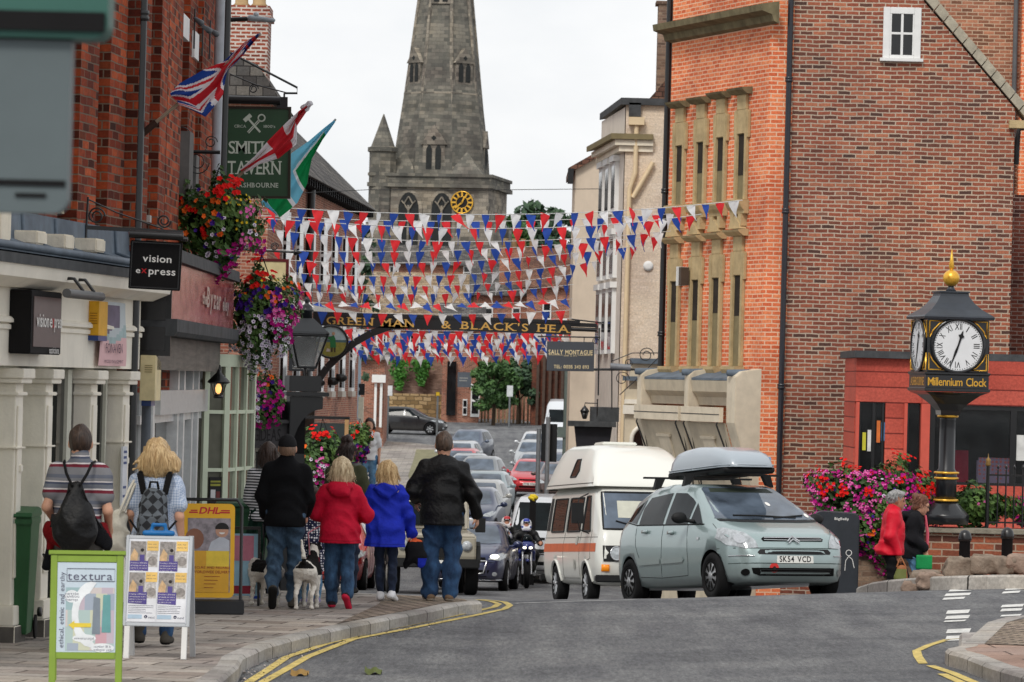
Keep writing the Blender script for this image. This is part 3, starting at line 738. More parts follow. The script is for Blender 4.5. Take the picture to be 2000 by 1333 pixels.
 # ---- A: opticians on the left ------------------------------------------------
FA=frame(Vector((-4.38,31,0)),math.atan2(.992,.124))
rA=empty('shop_building',FA,'cream timber opticians shopfront with red brick piers above, beside the green bin','shop')
def A(u,v,off=0.0):return onwall(FA,u,v,off)
S1=7.0
br=MB();br.box(-4,S1,.24,4,3.3,13)
edges=[(-60,-20),(28,55),(88,112),(150,186),(208,240)]
wins=[]
for i,(u0,u1) in enumerate(edges):
 s0=A(u0,420)[0];s1=A(u1,420)[0];br.box(s0,s1,0,.24,3.3,13);wins.append((s0,s1))
br.box(A(246,300)[0],S1,-.10,.24,3.3,13)
br.build('brick_wall',BR_L,rA)
wf=MB();li_=MB()
for i in range(len(wins)-1):
 a,b=wins[i][1],wins[i+1][0]
 if b-a<.15:continue
 wf.box(b-.16,b-.05,.10,.239,3.55,6.1);wf.box(a+.04,b-.16,.18,.239,3.55,6.1,1)
 li_.box(a-.08,b+.08,-.12,.06,6.1,6.5)
wf.build('window',[M('cream_frame',(226,214,182),.6),GLD],rA);li_.build('lintel',STONEC,rA,bevel=.01)
for (u0,u1,v0,v1) in ((-12,36,402,484),(61,104,455,489),(116,160,462,498),(178,216,470,503)):
 s0=A(u0,480,-.2)[0];z1=A(u0,v0,-.2)[1];z0=A(u0,v1,-.2)[1]
 m_=MB();m_.box(s0,s0+.34,-.25,.10,z0+.05,z1+.02);m_.box(s0+.03,s0+.30,-.2,.1,z0-.01,z0+.05)
 m_.build('window_sill',STONEC,rA,bevel=.012)
zc=3.12
m_=MB();m_.prism([(-.34,zc),(-.30,zc+.05),(-.06,zc+.13),(-.045,zc+.36),(.11,zc+.36),(.11,zc)],-4,S1-.15,'yz')
for s_ in np.arange(-1,S1,1.15):m_.tube([(s_,-.31,zc+.06),(s_,-.07,zc+.14),(s_,-.05,zc+.35)],.02,6)
m_.tube([(-4,-.33,zc+.045),(S1-.2,-.33,zc+.045)],.032,8);m_.build('lead_flashing',LEAD,rA)
m_=MB();m_.prism([(-.40,zc-.02),(-.40,zc-.10),(.1,zc-.10),(.1,zc-.02)],-4,S1-.1,'yz');m_.build('gutter_board',LEADD,rA)
m_=MB();m_.prism([(-.38,zc-.10),(-.36,zc-.2),(-.2,zc-.27),(.1,zc-.27),(.1,zc-.10)],-4,S1-.1,'yz')
m_.box(-4,S1-.15,-.10,.1,2.22,zc-.27)
m_.prism([(-.10,2.56),(-.14,2.57),(-.14,2.595),(-.12,2.615),(-.10,2.62)],-4,S1-.15,'yz');m_.prism([(-.10,2.51),(-.12,2.515),(-.12,2.55),(-.10,2.559)],-4,S1-.15,'yz')
m_.build('fascia',CREAM,rA)
m_=MB();m_.box(-4,S1-.2,.10,.3,.1,2.22);m_.build('shop_wall',PANELG,rA)
for (ur,wd) in ((-60,.30),(42,.26),(100,.26),(187,.26),(250,.28)):
 s1=A(ur,900,-.12)[0];s0=s1-wd;q=MB()
 q.box(s0,s1,-.12,.10,.28,2.08);q.box(s0+.05,s1-.05,-.135,-.12,.5,1.9)
 q.box(s0-.03,s1+.03,-.15,.10,1.98,2.01);q.box(s0-.05,s1+.05,-.18,.1,2.08,2.12);q.box(s0-.07,s1+.07,-.2,.1,2.12,2.2)
 q.box(s0-.03,s1+.03,-.15,.10,1.55,1.565);q.box(s0+.12,s0+.2,-.15,-.12,1.36,1.42)
 q.box(s0-.04,s1+.04,-.16,.1,.12,.28);q.box(s0-.06,s1+.06,-.18,.1,-.1,.12,1)
 q.build('pilaster',[CREAM,M('plinth_stone',(96,92,88),.9,nz=.3)],rA,bevel=.006)
for (u0,u1) in ((104,138),(189,199)):
 s0,s1=A(u0,900,.05)[0],A(u1,900,.05)[0];q=MB();q.box(s0,s1,.03,.09,.2,2.18,0);q.box(s0+(s1-s0)*.40,s0+(s1-s0)*.64,0,.09,.7,2.2,1)
 q.build('shop_window',[GLD,PANELG],rA)
q=MB();s0,s1=A(48,900,.06)[0],A(78,900,.06)[0];q.box(s0,s1,.03,.09,.3,2.18);q.box(s0+.12,s1-.12,.015,.03,.5,1.6,1);q.build('shop_door',[PANELG,M('door_panel',(150,152,136),.6)],rA)
q=MB();s0,s1=A(100,1150,.05)[0],A(140,1150,.05)[0];q.box(s0,s1,-.02,.09,.1,.7);q.build('brick_stallriser',BR_D,rA)
q=MB();s0=A(60,1150,-.05)[0];q.tube([(s0,-.15,.66),(s0+.3,-.15,.52),(s0+.8,-.1,.58)],.012,5);q.lathe([(0,0),(.04,0),(.04,-.03),(0,-.03)],10,(s0-.3,-.19,.2),0,'y');q.build('door_chain',BLACK,rA)
q=MB();s1=A(250,900,-.14)[0];q.box(s1-.28,s1-.1,-.155,-.136,.98,1.52);q.build('door_number_plate',M('plate_white',(214,218,224),.4),rA)
t=MB()
for k,z in enumerate((1.46,1.41,1.36,1.14,1.06)):t.box(s1-.25,s1-.13,-.158,-.1555,z,z+.022)
t.build('door_number_lettering',M('blue_print',(70,86,130),.6),rA)
# opticians sign box
s0,z1=A(62,566,-.28);s1,z0=A(118,694,-.28)
sb=empty('wall_sign',FA,'dark framed opticians sign box with white lettering fixed on the cream fascia','sign')
q=MB();q.box(s0,s1,-.28,-.10,z0,z1);q.build('sign_box',BLACKM,sb,bevel=.008)
q=MB();q.box(s0+.07,s1-.05,-.2875,-.28,z0+.06,z1-.05);q.build('sign_face',M('sign_brown',(84,70,68),.35),sb)
cxs,czs=(s0+s1)/2,(z0+z1)/2
q=MB();put_text(q,'vision',(s0+(s1-s0)*.33,czs+.02),(s1-s0)*.40,.11,.012,m=0,y=-.296);put_text(q,'e',(s0+(s1-s0)*.60,czs+.02),(s1-s0)*.08,.11,.012,y=-.296);put_text(q,'press',(s0+(s1-s0)*.84,czs+.02),(s1-s0)*.26,.11,.012,y=-.296)
put_text(q,'x',(s0+(s1-s0)*.67,czs+.02),(s1-s0)*.07,.11,.02,m=1,y=-.297);put_text(q,'opticians',(s0+(s1-s0)*.72,czs-.22),(s1-s0)*.32,.055,.0,y=-.296)
q.build('sign_lettering',[TXW,TXR],sb)
# yellow alarm box
s0,z1=A(174,588,-.1);al=empty('alarm_box',FA,'yellow and blue alarm box on the cream opticians fascia','alarm box')
q=MB();q.prism([(s0,z1-.3),(s0,z1),(s0+.35,z1),(s0+.35,z1-.3)],-.19,-.1,'xz')
for k in range(5):q.box(s0-.005,s0,-.18,-.11,z1-.2+k*.022,z1-.19+k*.022,1)
q.build('housing',[M('alarm_yellow',(226,170,40),.5),M('alarm_slot',(150,106,20),.6)],al,bevel=.008)
q=MB();q.box(s0,s0+.35,-.19,-.1,z1-.345,z1-.302);q.build('blue_strobe',M('alarm_blue',(36,66,130),.3),al)
# banner
s0,z1=A(195,588,-.14);s1,z0=A(244,716,-.14);bn=empty('banner',FA,'pink and grey mountain banner on the opticians fascia beside the yellow alarm box','banner')
q=MB();q.grid(lambda a,b:(s0+(s1-s0)*a,-.14-.012*math.sin(a*7+b*4),z0+(z1-z0)*b),14,20,mfn=lambda a,b:1 if b<.4+.05*math.sin(a*9) else (2 if b<.56+.1*math.sin(a*7+1) else (3 if .3<a<.72 and b<.93 and b>.5+.12*abs(math.sin(a*8)) else 4)))
q.build('banner_cloth',[M('c',(1,1,1)),M('banner_pink',(226,186,188),.8,nz=.05),M('banner_teal',(170,190,192),.8),M('banner_mauve',(126,116,134),.8),M('banner_grey',(196,204,208),.8,nz=.05)],bn)
q=MB();put_text(q,'FOINAVEN',((s0+s1)/2,z0+(z1-z0)*.28),(s1-s0)*.62,.085,m=0,y=-.16);put_text(q,'WOOD MANAGEMENT',((s0+s1)/2,z0+(z1-z0)*.07),(s1-s0)*.7,.03,y=-.16);q.build('banner_lettering',M('banner_ink',(96,74,90),.7),bn)
# trough floodlight
s0,zl=A(122,566,-.42);s1=A(205,576,-.42)[0]
fl=empty('trough_light',FA,'grey trough floodlight on arms above the opticians sign','light')
q=MB();q.tube([(s0-.1,-.48,zl-.03),(s1-.4,-.48,zl-.03)],.038,12);q.build('lamp_trough',M('lamp_grey',(88,88,88),.45),fl)
q=MB();q.tube([(s0+.4,-.5,zl),(s0+.4,-.42,zl+.1),(s0+.4,-.36,zl+.1)],.014,6);q.tube([(s0+.8,-.5,zl),(s0+.8,-.42,zl+.1),(s0+.8,-.36,zl+.1)],.014,6);q.build('bracket',BLACK,fl)
# projecting opticians sign
Dv=35.3
def FR(u,v,y):return P(u,v,y)
c0=FR(253,462,Dv);c1=FR(351,566,Dv);fv=Matrix.Translation(Vector((c0.x,Dv,c1.z))) @ Matrix.Rotation(R(1.6),4,'Y')
W_,H_=c1.x-c0.x,c0.z-c1.z
hs=empty('hanging_sign',fv,'black square hanging sign reading vision express on an iron bracket','sign')
q=MB();q.box(0,W_,0,.05,0,H_-.03);q.build('sign_board',BLACKM,hs,bevel=.006)
q=MB()
for a in ((0.012,W_-.012,.012,.02),(.012,W_-.012,H_-.05,H_-.042),(.012,.02,.02,H_-.05),(W_-.02,W_-.012,.02,H_-.05)):q.box(a[0],a[1],-.006,.0,a[2],a[3])
q.build('frame',BLACK,hs)
q=MB();q.tube([(-.01,-.05,H_+.02),(W_+.01,-.05,H_+.02)],.035,10);q.tube([(W_-.02,-.05,H_-.0),(W_+.05,-.05,H_+.0)],.02,8);q.build('lamp_trough',BLACK,hs)
q=MB();put_text(q,'vision',(W_*.53,H_*.60),W_*.56,.062,.012,y=-.003);put_text(q,'e',(W_*.175,H_*.36),W_*.085,.05,.012,y=-.003);put_text(q,'press',(W_*.64,H_*.36),W_*.52,.062,.012,y=-.003)
put_text(q,'x',(W_*.29,H_*.375),W_*.11,.062,.0,m=1,y=-.004);q.build('lettering',[TXW,TXR],hs)
q=MB();x0=FR(165,447,Dv).x-c0.x;q.box(x0,W_,.015,.035,H_+.04,H_+.075)
q.tube([(x0,.02,H_-.35),(x0,.02,H_+.32)],.01,6);q.tube([(x0,.02,H_+.3),(x0+.25,.02,H_+.2),(W_*.6,.02,H_+.08)],.007,5)
scroll(q,(x0+.08,.02,H_+.16),.075);scroll(q,(W_*.62,.02,H_+.15),.06,flip=-1);scroll(q,(x0+.04,.02,H_-.1),.05);q.build('bracket',BLACK,hs)
# ---- B: brick range with bronze fascia -----------------------------------------
FB=frame(Vector((-3.53,37.95,0)),math.atan2(1.0,.0045))
def B(u,v,off=0.0):return onwall(FB,u,v,off)
rB=empty('brick_range',FB,'tall red brick range with stepped piers and white lintels behind the flags','building')
br=MB();LB=11.4
br.box(0,LB,.22,5,2.0,13)
for (u0,u1,o) in ((262,300,.0),(304,312,.10),(326,353,.0),(366,386,.10),(392,420,.04)):
 s0,s1=B(u0,250,o)[0],B(u1,250,o)[0]
 br.box(max(s0,0),s1,o,.22,2.0,13)
s0=B(305,250,-.1)[0];br.box(s0,s0+.75,-.13,.22,3.0,13)
br.build('brick_wall',BR_L,rB)
for (u,v0,v1,wd) in ((298,-40,50,12),(358,20,82,16),(381,60,120,7),(396,78,138,14)):
 o=.09;s0,z1=B(u-wd/2,v0,o);s1,z0=B(u+wd/2,v1,o);q=MB();q.box(s0,s1,o-.02,.22,z0,z1);q.build('lintel',WHITE,rB)
 if wd>10:q=MB();q.box(s0+.1,s1-.1,.16,.225,z0-1.9,z0);q.build('window',GLD,rB)
for u in (281,288):pass
s0,z1=B(281,418,-.05);s1,z0=B(300,440,-.05);q=MB();q.box(s0+.3,s1+.3,-.08,.22,z0,z1);q.build('window_sill',M('sill_grey',(190,190,186),.7),rB)
q=MB();s0,z0=B(362,395,-.02);q.box(s0,s0+.5,-.05,.1,z0,z0+.75);q.build('weathered_board',M('grey_board',(110,108,106),.8),rB);q=MB();q.box(s0+.9,s0+1.3,-.05,.1,z0+.05,z0+.55);q.build('weathered_board',M('grey_board',(110,108,106),.8),rB)
# downpipes
def pipe(name,pts,r,mat,label,clips=()):
 rt=empty(name,pts[-1],label,'drainpipe')
 o=Vector(pts[-1]);q=MB();q.tube([Vector(p)-o for p in pts],r,10);q.build('pipe',mat,rt)
 for t in clips:
  p=Vector(pts[0]).lerp(Vector(pts[-1]),t)-o;q=MB();q.lathe([(r*1.0,-.05),(r*1.35,-.045),(r*1.35,-.012),(r*1.15,0),(r*1.35,.012),(r*1.35,.045),(r,.05)],12,tuple(p));q.build('collar',mat,rt)
pb=P(262,600,37.5);pipe('downpipe',[(pb.x,pb.y,13),(pb.x,pb.y,.0)],.05,BLACK,'thick black drainpipe running down between the opticians and the brick range',(.25,.58,.93))
s_=B(425,200,-.12)[0];pb=FB @ Vector((s_,-.12,0));pipe('downpipe',[(pb.x,pb.y,13),(pb.x,pb.y,3.3)],.055,M('pale_pipe',(168,172,178),.5),'pale grey drainpipe beside the green tavern sign',(.5,))
pb=FB @ Vector((.45,-.12,0));pipe('downpipe',[(pb.x,pb.y,2.1),(pb.x,pb.y,.1)],.045,M('slate_pipe',(92,98,106),.5),'short slate grey drainpipe under the black side panel',(.02,.9))
pb=P(437,200,49.6);pipe('downpipe',[(pb.x,49.6,13),(pb.x,49.6,3)],.06,BLACK,'black drainpipe behind the pale grey one, carrying the street lamp')
# bronze fascia
sf=empty('shopfront',FB,'pink bronze fascia shopfront with white window frames left of the bay window','shopfront')
OF= -.36
s0,s1=B(336,580,OF)[0],B(456,600,OF)[0];z0,z1=2.70,3.23
def bronze():
 m,nt,b=newmat('pink_bronze');tc=N(nt,'ShaderNodeTexCoord');mp=N(nt,'ShaderNodeMapping');mp.inputs['Scale'].default_value=(1.2,1,4)
 n=N(nt,'ShaderNodeTexNoise',i_Scale=2.2,i_Detail=6.0,i_Roughness=.6);nt.links.new(tc.outputs['Object'],mp.inputs['Vector']);nt.links.new(mp.outputs[0],n.inputs['Vector'])
 r=ramp(nt,[(.3,lin((120,44,48))),(.48,lin((176,92,92))),(.58,lin((206,132,128))),(.72,lin((150,60,66)))]);nt.links.new(n.outputs['Fac'],r.inputs[0]);nt.links.new(r.outputs[0],b.inputs['Base Color'])
 b.inputs['Roughness'].default_value=.22;b.inputs['Metallic'].default_value=.35;return m
q=MB();q.box(s0,s1,OF,-.02,z0,z1);q.build('fascia_panel',bronze(),sf)
q=MB();q.prism([(OF-.06,z1+.003),(OF-.05,z1+.12),(-.0,z1+.2),(-.0,z1+.003)],s0-.1,s1+.1,'yz');q.prism([(OF-.03,z0-.16),(OF-.06,z0-.12),(OF-.06,z0-.003),(0,z0-.003),(0,z0-.16)],s0-.05,s1+.1,'yz');q.build('cornice',LEADD,sf)
q=MB();q.box(s0,s1-.2,OF+.12,.2,z0-.48,z0-.163);q.build('soffit_board',M('old_board',(112,106,98),.6,nz=.4,ns=4,dirt=.6,stretch=(.3,1,6)),sf)
q=MB();q.box(s0-.04,s0,OF,.2,z0-.35,z1-.003);q.box(s0-.055,s0-.04,OF+.05,.1,z0-.02,z1-.1,1);q.box(s0-.055,s0-.04,OF+.05,.1,z0-.3,z0-.08,1);q.build('side_panel',[BLACK,M('gloss_black',(30,29,30),.2)],sf)
q=MB();cs,czz=s0+(s1-s0)*.60,(z0+z1)/2+.02
put_text(q,'the',(cs-1.15,czz-.02),.55,.12,.03,y=OF-.02);put_text(q,'Byzar',(cs+.1,czz),1.9,.2,.03,y=OF-.02);put_text(q,'eley',(cs+1.75,czz-.03),.9,.14,.03,y=OF-.02)
q.build('fascia_lettering',M('silver_letter',(214,208,200),.3,metal=.6),sf)
# shop window below
q=MB();a0,a1=B(283,850,-.1)[0],B(398,850,-.1)[0];zt=2.22
q.box(a0,a1,.02,.12,.1,zt);q.build('shop_window',glass('shop_glass2',(44,46,44),.05),sf)
q=MB()
for k,u in enumerate((284,290,297,338,343,350,372,378,396)):
 s_=B(u,850,-.05)[0];q.box(s_,s_+.16,-.06-(k % 2)*.03,.1,.1,zt)
q.box(a0,a1+.2,-.05,.1,1.70,1.78);q.box(a0,a1+.2,-.05,.1,.1,.55);q.build('window_frame',M('white_gloss',(226,228,228),.3),sf)
q=MB();a2=B(312,700,-.1)[0];q.box(a2,a1+.2,-.12,.05,1.78,2.02);q.build('blind_box',M('steel_box',(196,196,194),.4,nz=.1,stretch=(1,1,3)),sf)
q=MB();s_=B(301,850,-.1)[0]
for z in (1.45,1.2,.9,.7):q.box(s_+.2,s_+1.4,.0,.018,z,z+.05)
q.build('window_lettering',TXW,sf)
al=empty('alarm_box',FB,'cream alarm box with blue base on the white shopfront left of the bay window','alarm box')
s0_,z1_=B(283,694,-.14);z0_=z1_-.42
q=MB();q.prism([(s0_,z0_),(s0_,z1_),(s0_+.05,z1_),(s0_+.6,z1_-.06),(s0_+.6,z0_)],-.24,-.10,'xz')
for k in range(4):q.box(s0_-.004,s0_,-.215,-.14,z1_-.16+k*.02,z1_-.15+k*.02,1)
q.build('housing',[M('alarm_cream',(226,210,164),.5),M('alarm_slot2',(150,136,96),.6)],al,bevel=.008)
q=MB();q.box(s0_+.1,s0_+.5,-.2,-.11,z0_-.05,z0_-.003);q.build('blue_strobe',M('alarm_blue',(36,66,130),.3),al)
# bay window
bw=empty('bay_window',FB,'pale green timber bay window with small panes and posters','bay window')
GREENP=M('pale_green_paint',(206,216,192),.5,nz=.06,dirt=.15)
b0=B(398,850,-.08)[0]
pl=[(b0,.05),(b0+.02,-.08),(b0+.22,-.30),(b0+1.75,-.50),(b0+2.0,0.05)]
q=MB();q.prism(pl,.55,2.28,'xy');q.build('glazing',glass('bay_glass',(92,92,80),.05),bw)
q=MB();q.prism([(x-.02,y-.03) for x,y in pl],.42,.55,'xy');q.prism([(x-.02,y-.04) for x,y in pl],2.28,2.42,'xy');q.prism([(x,y-.0) for x,y in pl],.1,.42,'xy');q.build('bay_frame',GREENP,bw)
def barline(p0,p1,zs,posts):
 q=MB();d=Vector((p1[0]-p0[0],p1[1]-p0[1],0));L=d.length;Mx=Matrix.Translation((p0[0],p0[1],0)) @ Matrix.Rotation(math.atan2(d.y,d.x),4,'Z');q.T=Mx
 for t in posts:q.box(L*t-.035,L*t+.035,-.035,.01,.55,2.28)
 for z in zs:q.box(0.036,L-.036,-.028,.008,z-.02,z+.02)
 return q
barline(pl[1],pl[2],(1.77,1.12),(0.02,.98)).build('glazing_bar',GREENP,bw)
barline(pl[2],pl[3],(1.77,1.12),(0.02,.34,.67,.98)).build('glazing_bar',GREENP,bw)
d=Vector((pl[2][0]-pl[1][0],pl[2][1]-pl[1][1],0));Mx=Matrix.Translation((pl[1][0],pl[1][1],0)) @ Matrix.Rotation(math.atan2(d.y,d.x),4,'Z');L=d.length
q=MB(Mx);q.box(L*.28,L*.84,-.02,-.008,.62,1.04);q.box(L*.34,L*.56,-.0225,-.02,.8,.9,1);q.box(L*.6,L*.78,-.0225,-.02,.76,.88,2);q.box(L*.32,L*.8,-.0225,-.02,.94,.965,3);q.box(L*.32,L*.8,-.0225,-.02,.98,1.0,3);q.disc((L*.4,-.0225,.69),.03,14,'xz',1)
q.build('poster',[M('poster_black',(26,26,28),.5),M('poster_white',(206,206,206),.5),M('poster_maroon',(110,50,48),.5),M('poster_olive',(150,150,60),.5)],bw)
q=MB(Mx);q.box(L*.2,L*.5,.012,.02,1.14,1.62);q.build('net_curtain',M('net',(150,150,144),.8),bw)
# carriage lamp at the bay
lp=P(427,750,45.2);wl=empty('wall_lantern',Vector((lp.x,lp.y,lp.z)),'lit black carriage lantern with an amber bulb in front of the bay window','lantern')
q=MB();q.lathe([(.015,.16),(.03,.12),(.12,.03),(.125,.015),(.10,.0)],14);q.lathe([(.05,-.16),(.06,-.15),(.05,-.12),(.02,-.115)],12)
for k in range(4):a=k*math.pi/2+.6;q.tube([(.1*math.cos(a),.1*math.sin(a),.01),(.05*math.cos(a),.05*math.sin(a),-.13)],.006,5)
q.tube([(0,0,.15),(0,.12,.2),(0,.25,.12)],.01,6);q.build('lantern_frame',BLACK,wl)
q=MB();q.lathe([(.01,-.11),(.03,-.09),(.036,-.05),(.025,-.015),(.012,-.0)],14);q.build('bulb',M('bulb_glow',(255,186,110),.4,nz=0,emit=1.5),wl)
# ---- C: dark shop with carved fascia, past the bay ---------------------------------
FC=frame(Vector((P(470,745,56).x,56,0)),R(16))
def Cw(u,v,off=0.0):return onwall(FC,u,v,off)
rC=empty('dark_shop',FC,'charcoal shopfront with carved IDEAS fascia and black scrolled console below the flower baskets','shop')
DKG=M('charcoal_paint',(70,68,70),.55,nz=.15,dirt=.2)
q=MB();q.box(-.6,.92,.0,3,-1.5,1.85,0);q.build('wall',BLACKM,rC)
s0,z1=Cw(484,826,-.08);s1,z0=Cw(562,872,-.08);q=MB();q.box(s0-.4,s1,-.12,-.003,z0,z1);q.box(s0-.4,s1+.05,-.2,-.003,z1,z1+.05);q.box(s0-.4,s1+.03,-.17,-.003,z0-.03,z0);q.build('fascia',DKG,rC,bevel=.006)
q=MB();put_text(q,'&GIDEAS',((s0+s1)/2-.06,(z0+z1)/2),.46,.17,.01,True,m=0,y=-.125);q.build('fascia_lettering',M('carved_letter',(40,38,40),.6),rC)
# console bracket curve
pts=[]
for k in range(9):
 a=k/8*math.pi/2;pts.append((s1+.02+.42*(1-math.cos(a)),z0-.1+.62*math.sin(a)))
q=MB();q.prism([(s1-.02,z0-.3),]+pts+[(s1+.44,z1+.38),(s1-.02,z1+.38)],-.25,-.0,'xz');q.box(s1-.1,s1+.5,-.35,0,z1+.382,z1+.44);q.box(s1-.05,s1+.4,-.3,-.003,z1+.445,z1+.66);q.build('console_bracket',BLACK,rC,bevel=.008)
q=MB();a0,zz1=Cw(492,885,-.04);a1,zz0=Cw(546,985,-.04);q.box(a0,a1,-.03,-.003,zz0-1,zz1);q.build('shop_window',GLS,rC)
q=MB();q.box(a0-.02,a0+.05,-.06,-.003,zz0-1,zz1+.02);q.box(a1-.05,a1,-.06,-.003,zz0-1,zz1+.02);q.box((a0+a1)/2-.02,(a0+a1)/2+.02,-.06,-.003,zz0-1,zz1+.02);q.box(a0-.08,a1+.04,-.09,-.003,zz1+.02,zz1+.07);q.build('window_frame',M('shop_cream',(170,164,152),.6),rC)
q=MB();q.box(Cw(552,960,0)[0],.92,-.02,-.003,-1.5,zz1);q.build('door',BLACK,rC)
# ---- W: long Georgian brick building beyond ------------------------------------------
FW=frame(Vector((-7.95,100,-2.4)),math.atan2(1.0,.047))
def Wl(u,v,off=0.0):return onwall(FW,u,v,off)
rW=empty('georgian_building',FW,'long Georgian brick building with rows of white sash windows and a hipped slate roof','building')
q=MB();q.box(-2,50,0,9,-1,10.8);q.build('brick_wall',BR_B,rW)
q=MB();q.add([(-2,-.5,10.7),(50.5,-.5,10.7),(50.5,9.5,10.7),(-2,9.5,10.7),(-2,4.4,15.6),(43.5,4.4,15.6)],[(0,1,5,4),(1,2,5),(2,3,4,5),(3,0,4),(3,2,1,0)]);q.build('roof',SLATE,rW)
q=MB()
for k in range(70):q.box(-2+k*.75,-1.85+k*.75,-.42,0,10.45,10.69)
q.build('eaves_brackets',BLACKM,rW,kind='stuff')
for zf,h in ((.6,2.2),(4.1,2.3),(7.6,1.9)):
 for k in range(11):
  s_=6+k*4.0;f=MB();f.box(s_,s_+1.25,-.12,-.0,zf,zf+h);fo=f.build('window',WHITE,rW)
  f=MB();f.box(s_-.004,s_+1.0,-.125,-.04,zf+.12,zf+h/2-.05);f.box(s_-.004,s_+1.0,-.125,-.04,zf+h/2+.05,zf+h-.12);f.build('pane',GLD,fo)
  f=MB();f.box(s_-.12,s_+1.35,-.16,0,zf-.2,zf);f.build('sill',M('sill_stone',(190,182,170),.8),fo)
q=MB();q.box(-2,50,-.06,0,6.65,6.95);q.build('string_course',M('pale_band',(206,200,190),.8),rW)
pw=FW @ Vector((29,-.15,0));pipe('downpipe',[(pw.x,pw.y,8.2),(pw.x,pw.y,-2.4)],.13,BLACK,'black drainpipe on the Georgian building behind the bunting')
# pale blue door and pillar sign by the far corner
# ---- chimney house, far upper left ----------------------------------------------------
dc=92
rK=empty('chimney_house',Vector((P(480,745,dc).x,dc,-2.3)),'slate roofed house with a striped brick chimney behind the tavern sign','house')
def rel(u,v,y,root):return P(u,v,y)-root.matrix_world.translation
a=rel(446,36,dc,rK);b=rel(520,190,dc,rK)
q=MB();q.box(a.x,b.x-.0,0,1.2,b.z-1,a.z-.0);q.box(a.x-.06,b.x+.06,-.06,1.26,a.z,a.z+.12);q.box(a.x-.03,b.x+.03,-.03,1.23,a.z+.12,a.z+.3);q.build('chimney',brick('brick_chimney',[(0,(128,66,52)),(1,(170,92,70))],(206,196,186),weather=.5,bw=.23,rh=.085,ms=.02),rK)
for k in range(2):q=MB();q.lathe([(.16,0),(.2,.05),(.15,.1),(.13,.5),(.17,.55),(.15,.6)],12,(a.x+.25+k*.4,.6,a.z+.3));q.build('chimney_pot',M('terracotta',(176,150,112),.9),rK)
e0=rel(430,120,dc,rK);e1=rel(522,196,dc,rK)
q=MB();q.add([(e0.x-3,-.6,e0.z+1.4),(e1.x-.2,-.6,e1.z+.75),(e1.x+.35,-.6,e1.z-.05),(e1.x+.35,5,e1.z-.05),(e0.x-3,-.6,e1.z-.05),(e0.x-3,5,e1.z-.05),(e1.x-.2,4,e1.z+.75),(e0.x-3,4,e0.z+1.4)],[(4,2,1,0),(1,2,3,6),(0,1,6,7),(4,0,7,5),(5,7,6,3),(2,4,5,3)]);q.build('roof',SLATE,rK)
q=MB();q.box(e0.x-3,e1.x+.1,-.2,5,-1,e1.z-.06);q.build('wall',BR_B,rK)
# ---- orange corner building ------------------------------------------------------------
CO=P(1489,745,74)
FO=frame(Vector((CO.x,74,0)),math.atan2(.941,-.339))       # x runs away along the facade, +y is the street
def O(u,v,off=0.0):return onwall(FO,u,v,off)
LO=O(1300,600)[0]
rO=empty('corner_building',FO,'bright orange brick facade with eight tall blocked stone windows and a stone cornice','building')
q=MB();q.box(0,LO,-.5,0,-2.2,12);q.build('brick_wall',BR_O,rO)
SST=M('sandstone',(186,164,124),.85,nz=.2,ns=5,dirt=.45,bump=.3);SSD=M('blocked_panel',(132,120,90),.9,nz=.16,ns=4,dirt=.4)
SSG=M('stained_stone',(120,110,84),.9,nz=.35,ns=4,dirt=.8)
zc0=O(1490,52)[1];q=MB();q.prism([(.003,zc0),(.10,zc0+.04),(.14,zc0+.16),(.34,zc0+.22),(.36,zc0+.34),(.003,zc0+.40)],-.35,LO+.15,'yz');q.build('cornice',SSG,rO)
def tallwin(u,vs,vh,ped):
 s=O(u,vs)[0];z0=O(u,vs)[1];z1=O(u,vh)[1];w_=.275
 f=MB();f.box(s-w_,s-w_+.10,.003,.065,z0,z1-.28);f.box(s+w_-.10,s+w_,.003,.065,z0,z1-.28);f.box(s-w_+.101,s+w_-.101,.003,.06,z1-.72,z1-.28);f.box(s-w_+.06,s+w_-.06,.002,.06,z1-.28,z1-.0)
 f.box(s-w_-.06,s-w_,.003,.06,z1-.8,z1-.3);f.box(s+w_,s+w_+.06,.003,.06,z1-.8,z1-.3)
 fo=f.build('window',SST,rO,bevel=.008)
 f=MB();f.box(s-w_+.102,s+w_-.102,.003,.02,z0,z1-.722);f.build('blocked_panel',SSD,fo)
 f=MB();f.box(s-w_+.12,s+w_-.12,.021,.024,z1-1.5+.3*random.random(),z1-.73);f.build('dark_top_panel',M('dark_top',(54,48,42),.9,nz=.4,ns=3),fo) if random.random()<2 else None  # dark panel over the upper part of each blocked window
 f=MB();f.prism([(.003,z0-.26),(.10,z0-.26),(.10,z0-.2),(.16,z0-.14),(.2,z0-.06),(.2,z0-.001),(.003,z0-.001)],s-w_-.07,s+w_+.07,'yz');f.build('sill',SST,fo,bevel=.006)
 f=MB();f.prism([(.003,z1),(.1,z1),(.2,z1+.07),(.22,z1+.11),(.003,z1+.13)],s-w_-.10,s+w_+.10,'yz')
 if ped:f.prism([(s-w_+.0,z1+.131),(s+w_-.0,z1+.131),(s+w_-.06,z1+.24),(s,z1+.36),(s-w_+.06,z1+.24)],.01,.14,'xz')
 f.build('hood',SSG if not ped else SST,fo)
 if not ped:
  f=MB();f.box(s-w_+.02,s-w_+.16,.003,.12,z0-.48,z0-.262);f.box(s+w_-.16,s+w_-.02,.003,.12,z0-.48,z0-.262);f.build('apron_block',SST,fo)
for u,vs,vh in ((1328,402,212),(1369,399,204),(1408,396,194),(1449,391,186)):tallwin(u,vs,vh,False)
for u,vs,vh in ((1316,716,477),(1358,716,473),(1398,716,468),(1440,716,462)):tallwin(u,vs,vh,True)
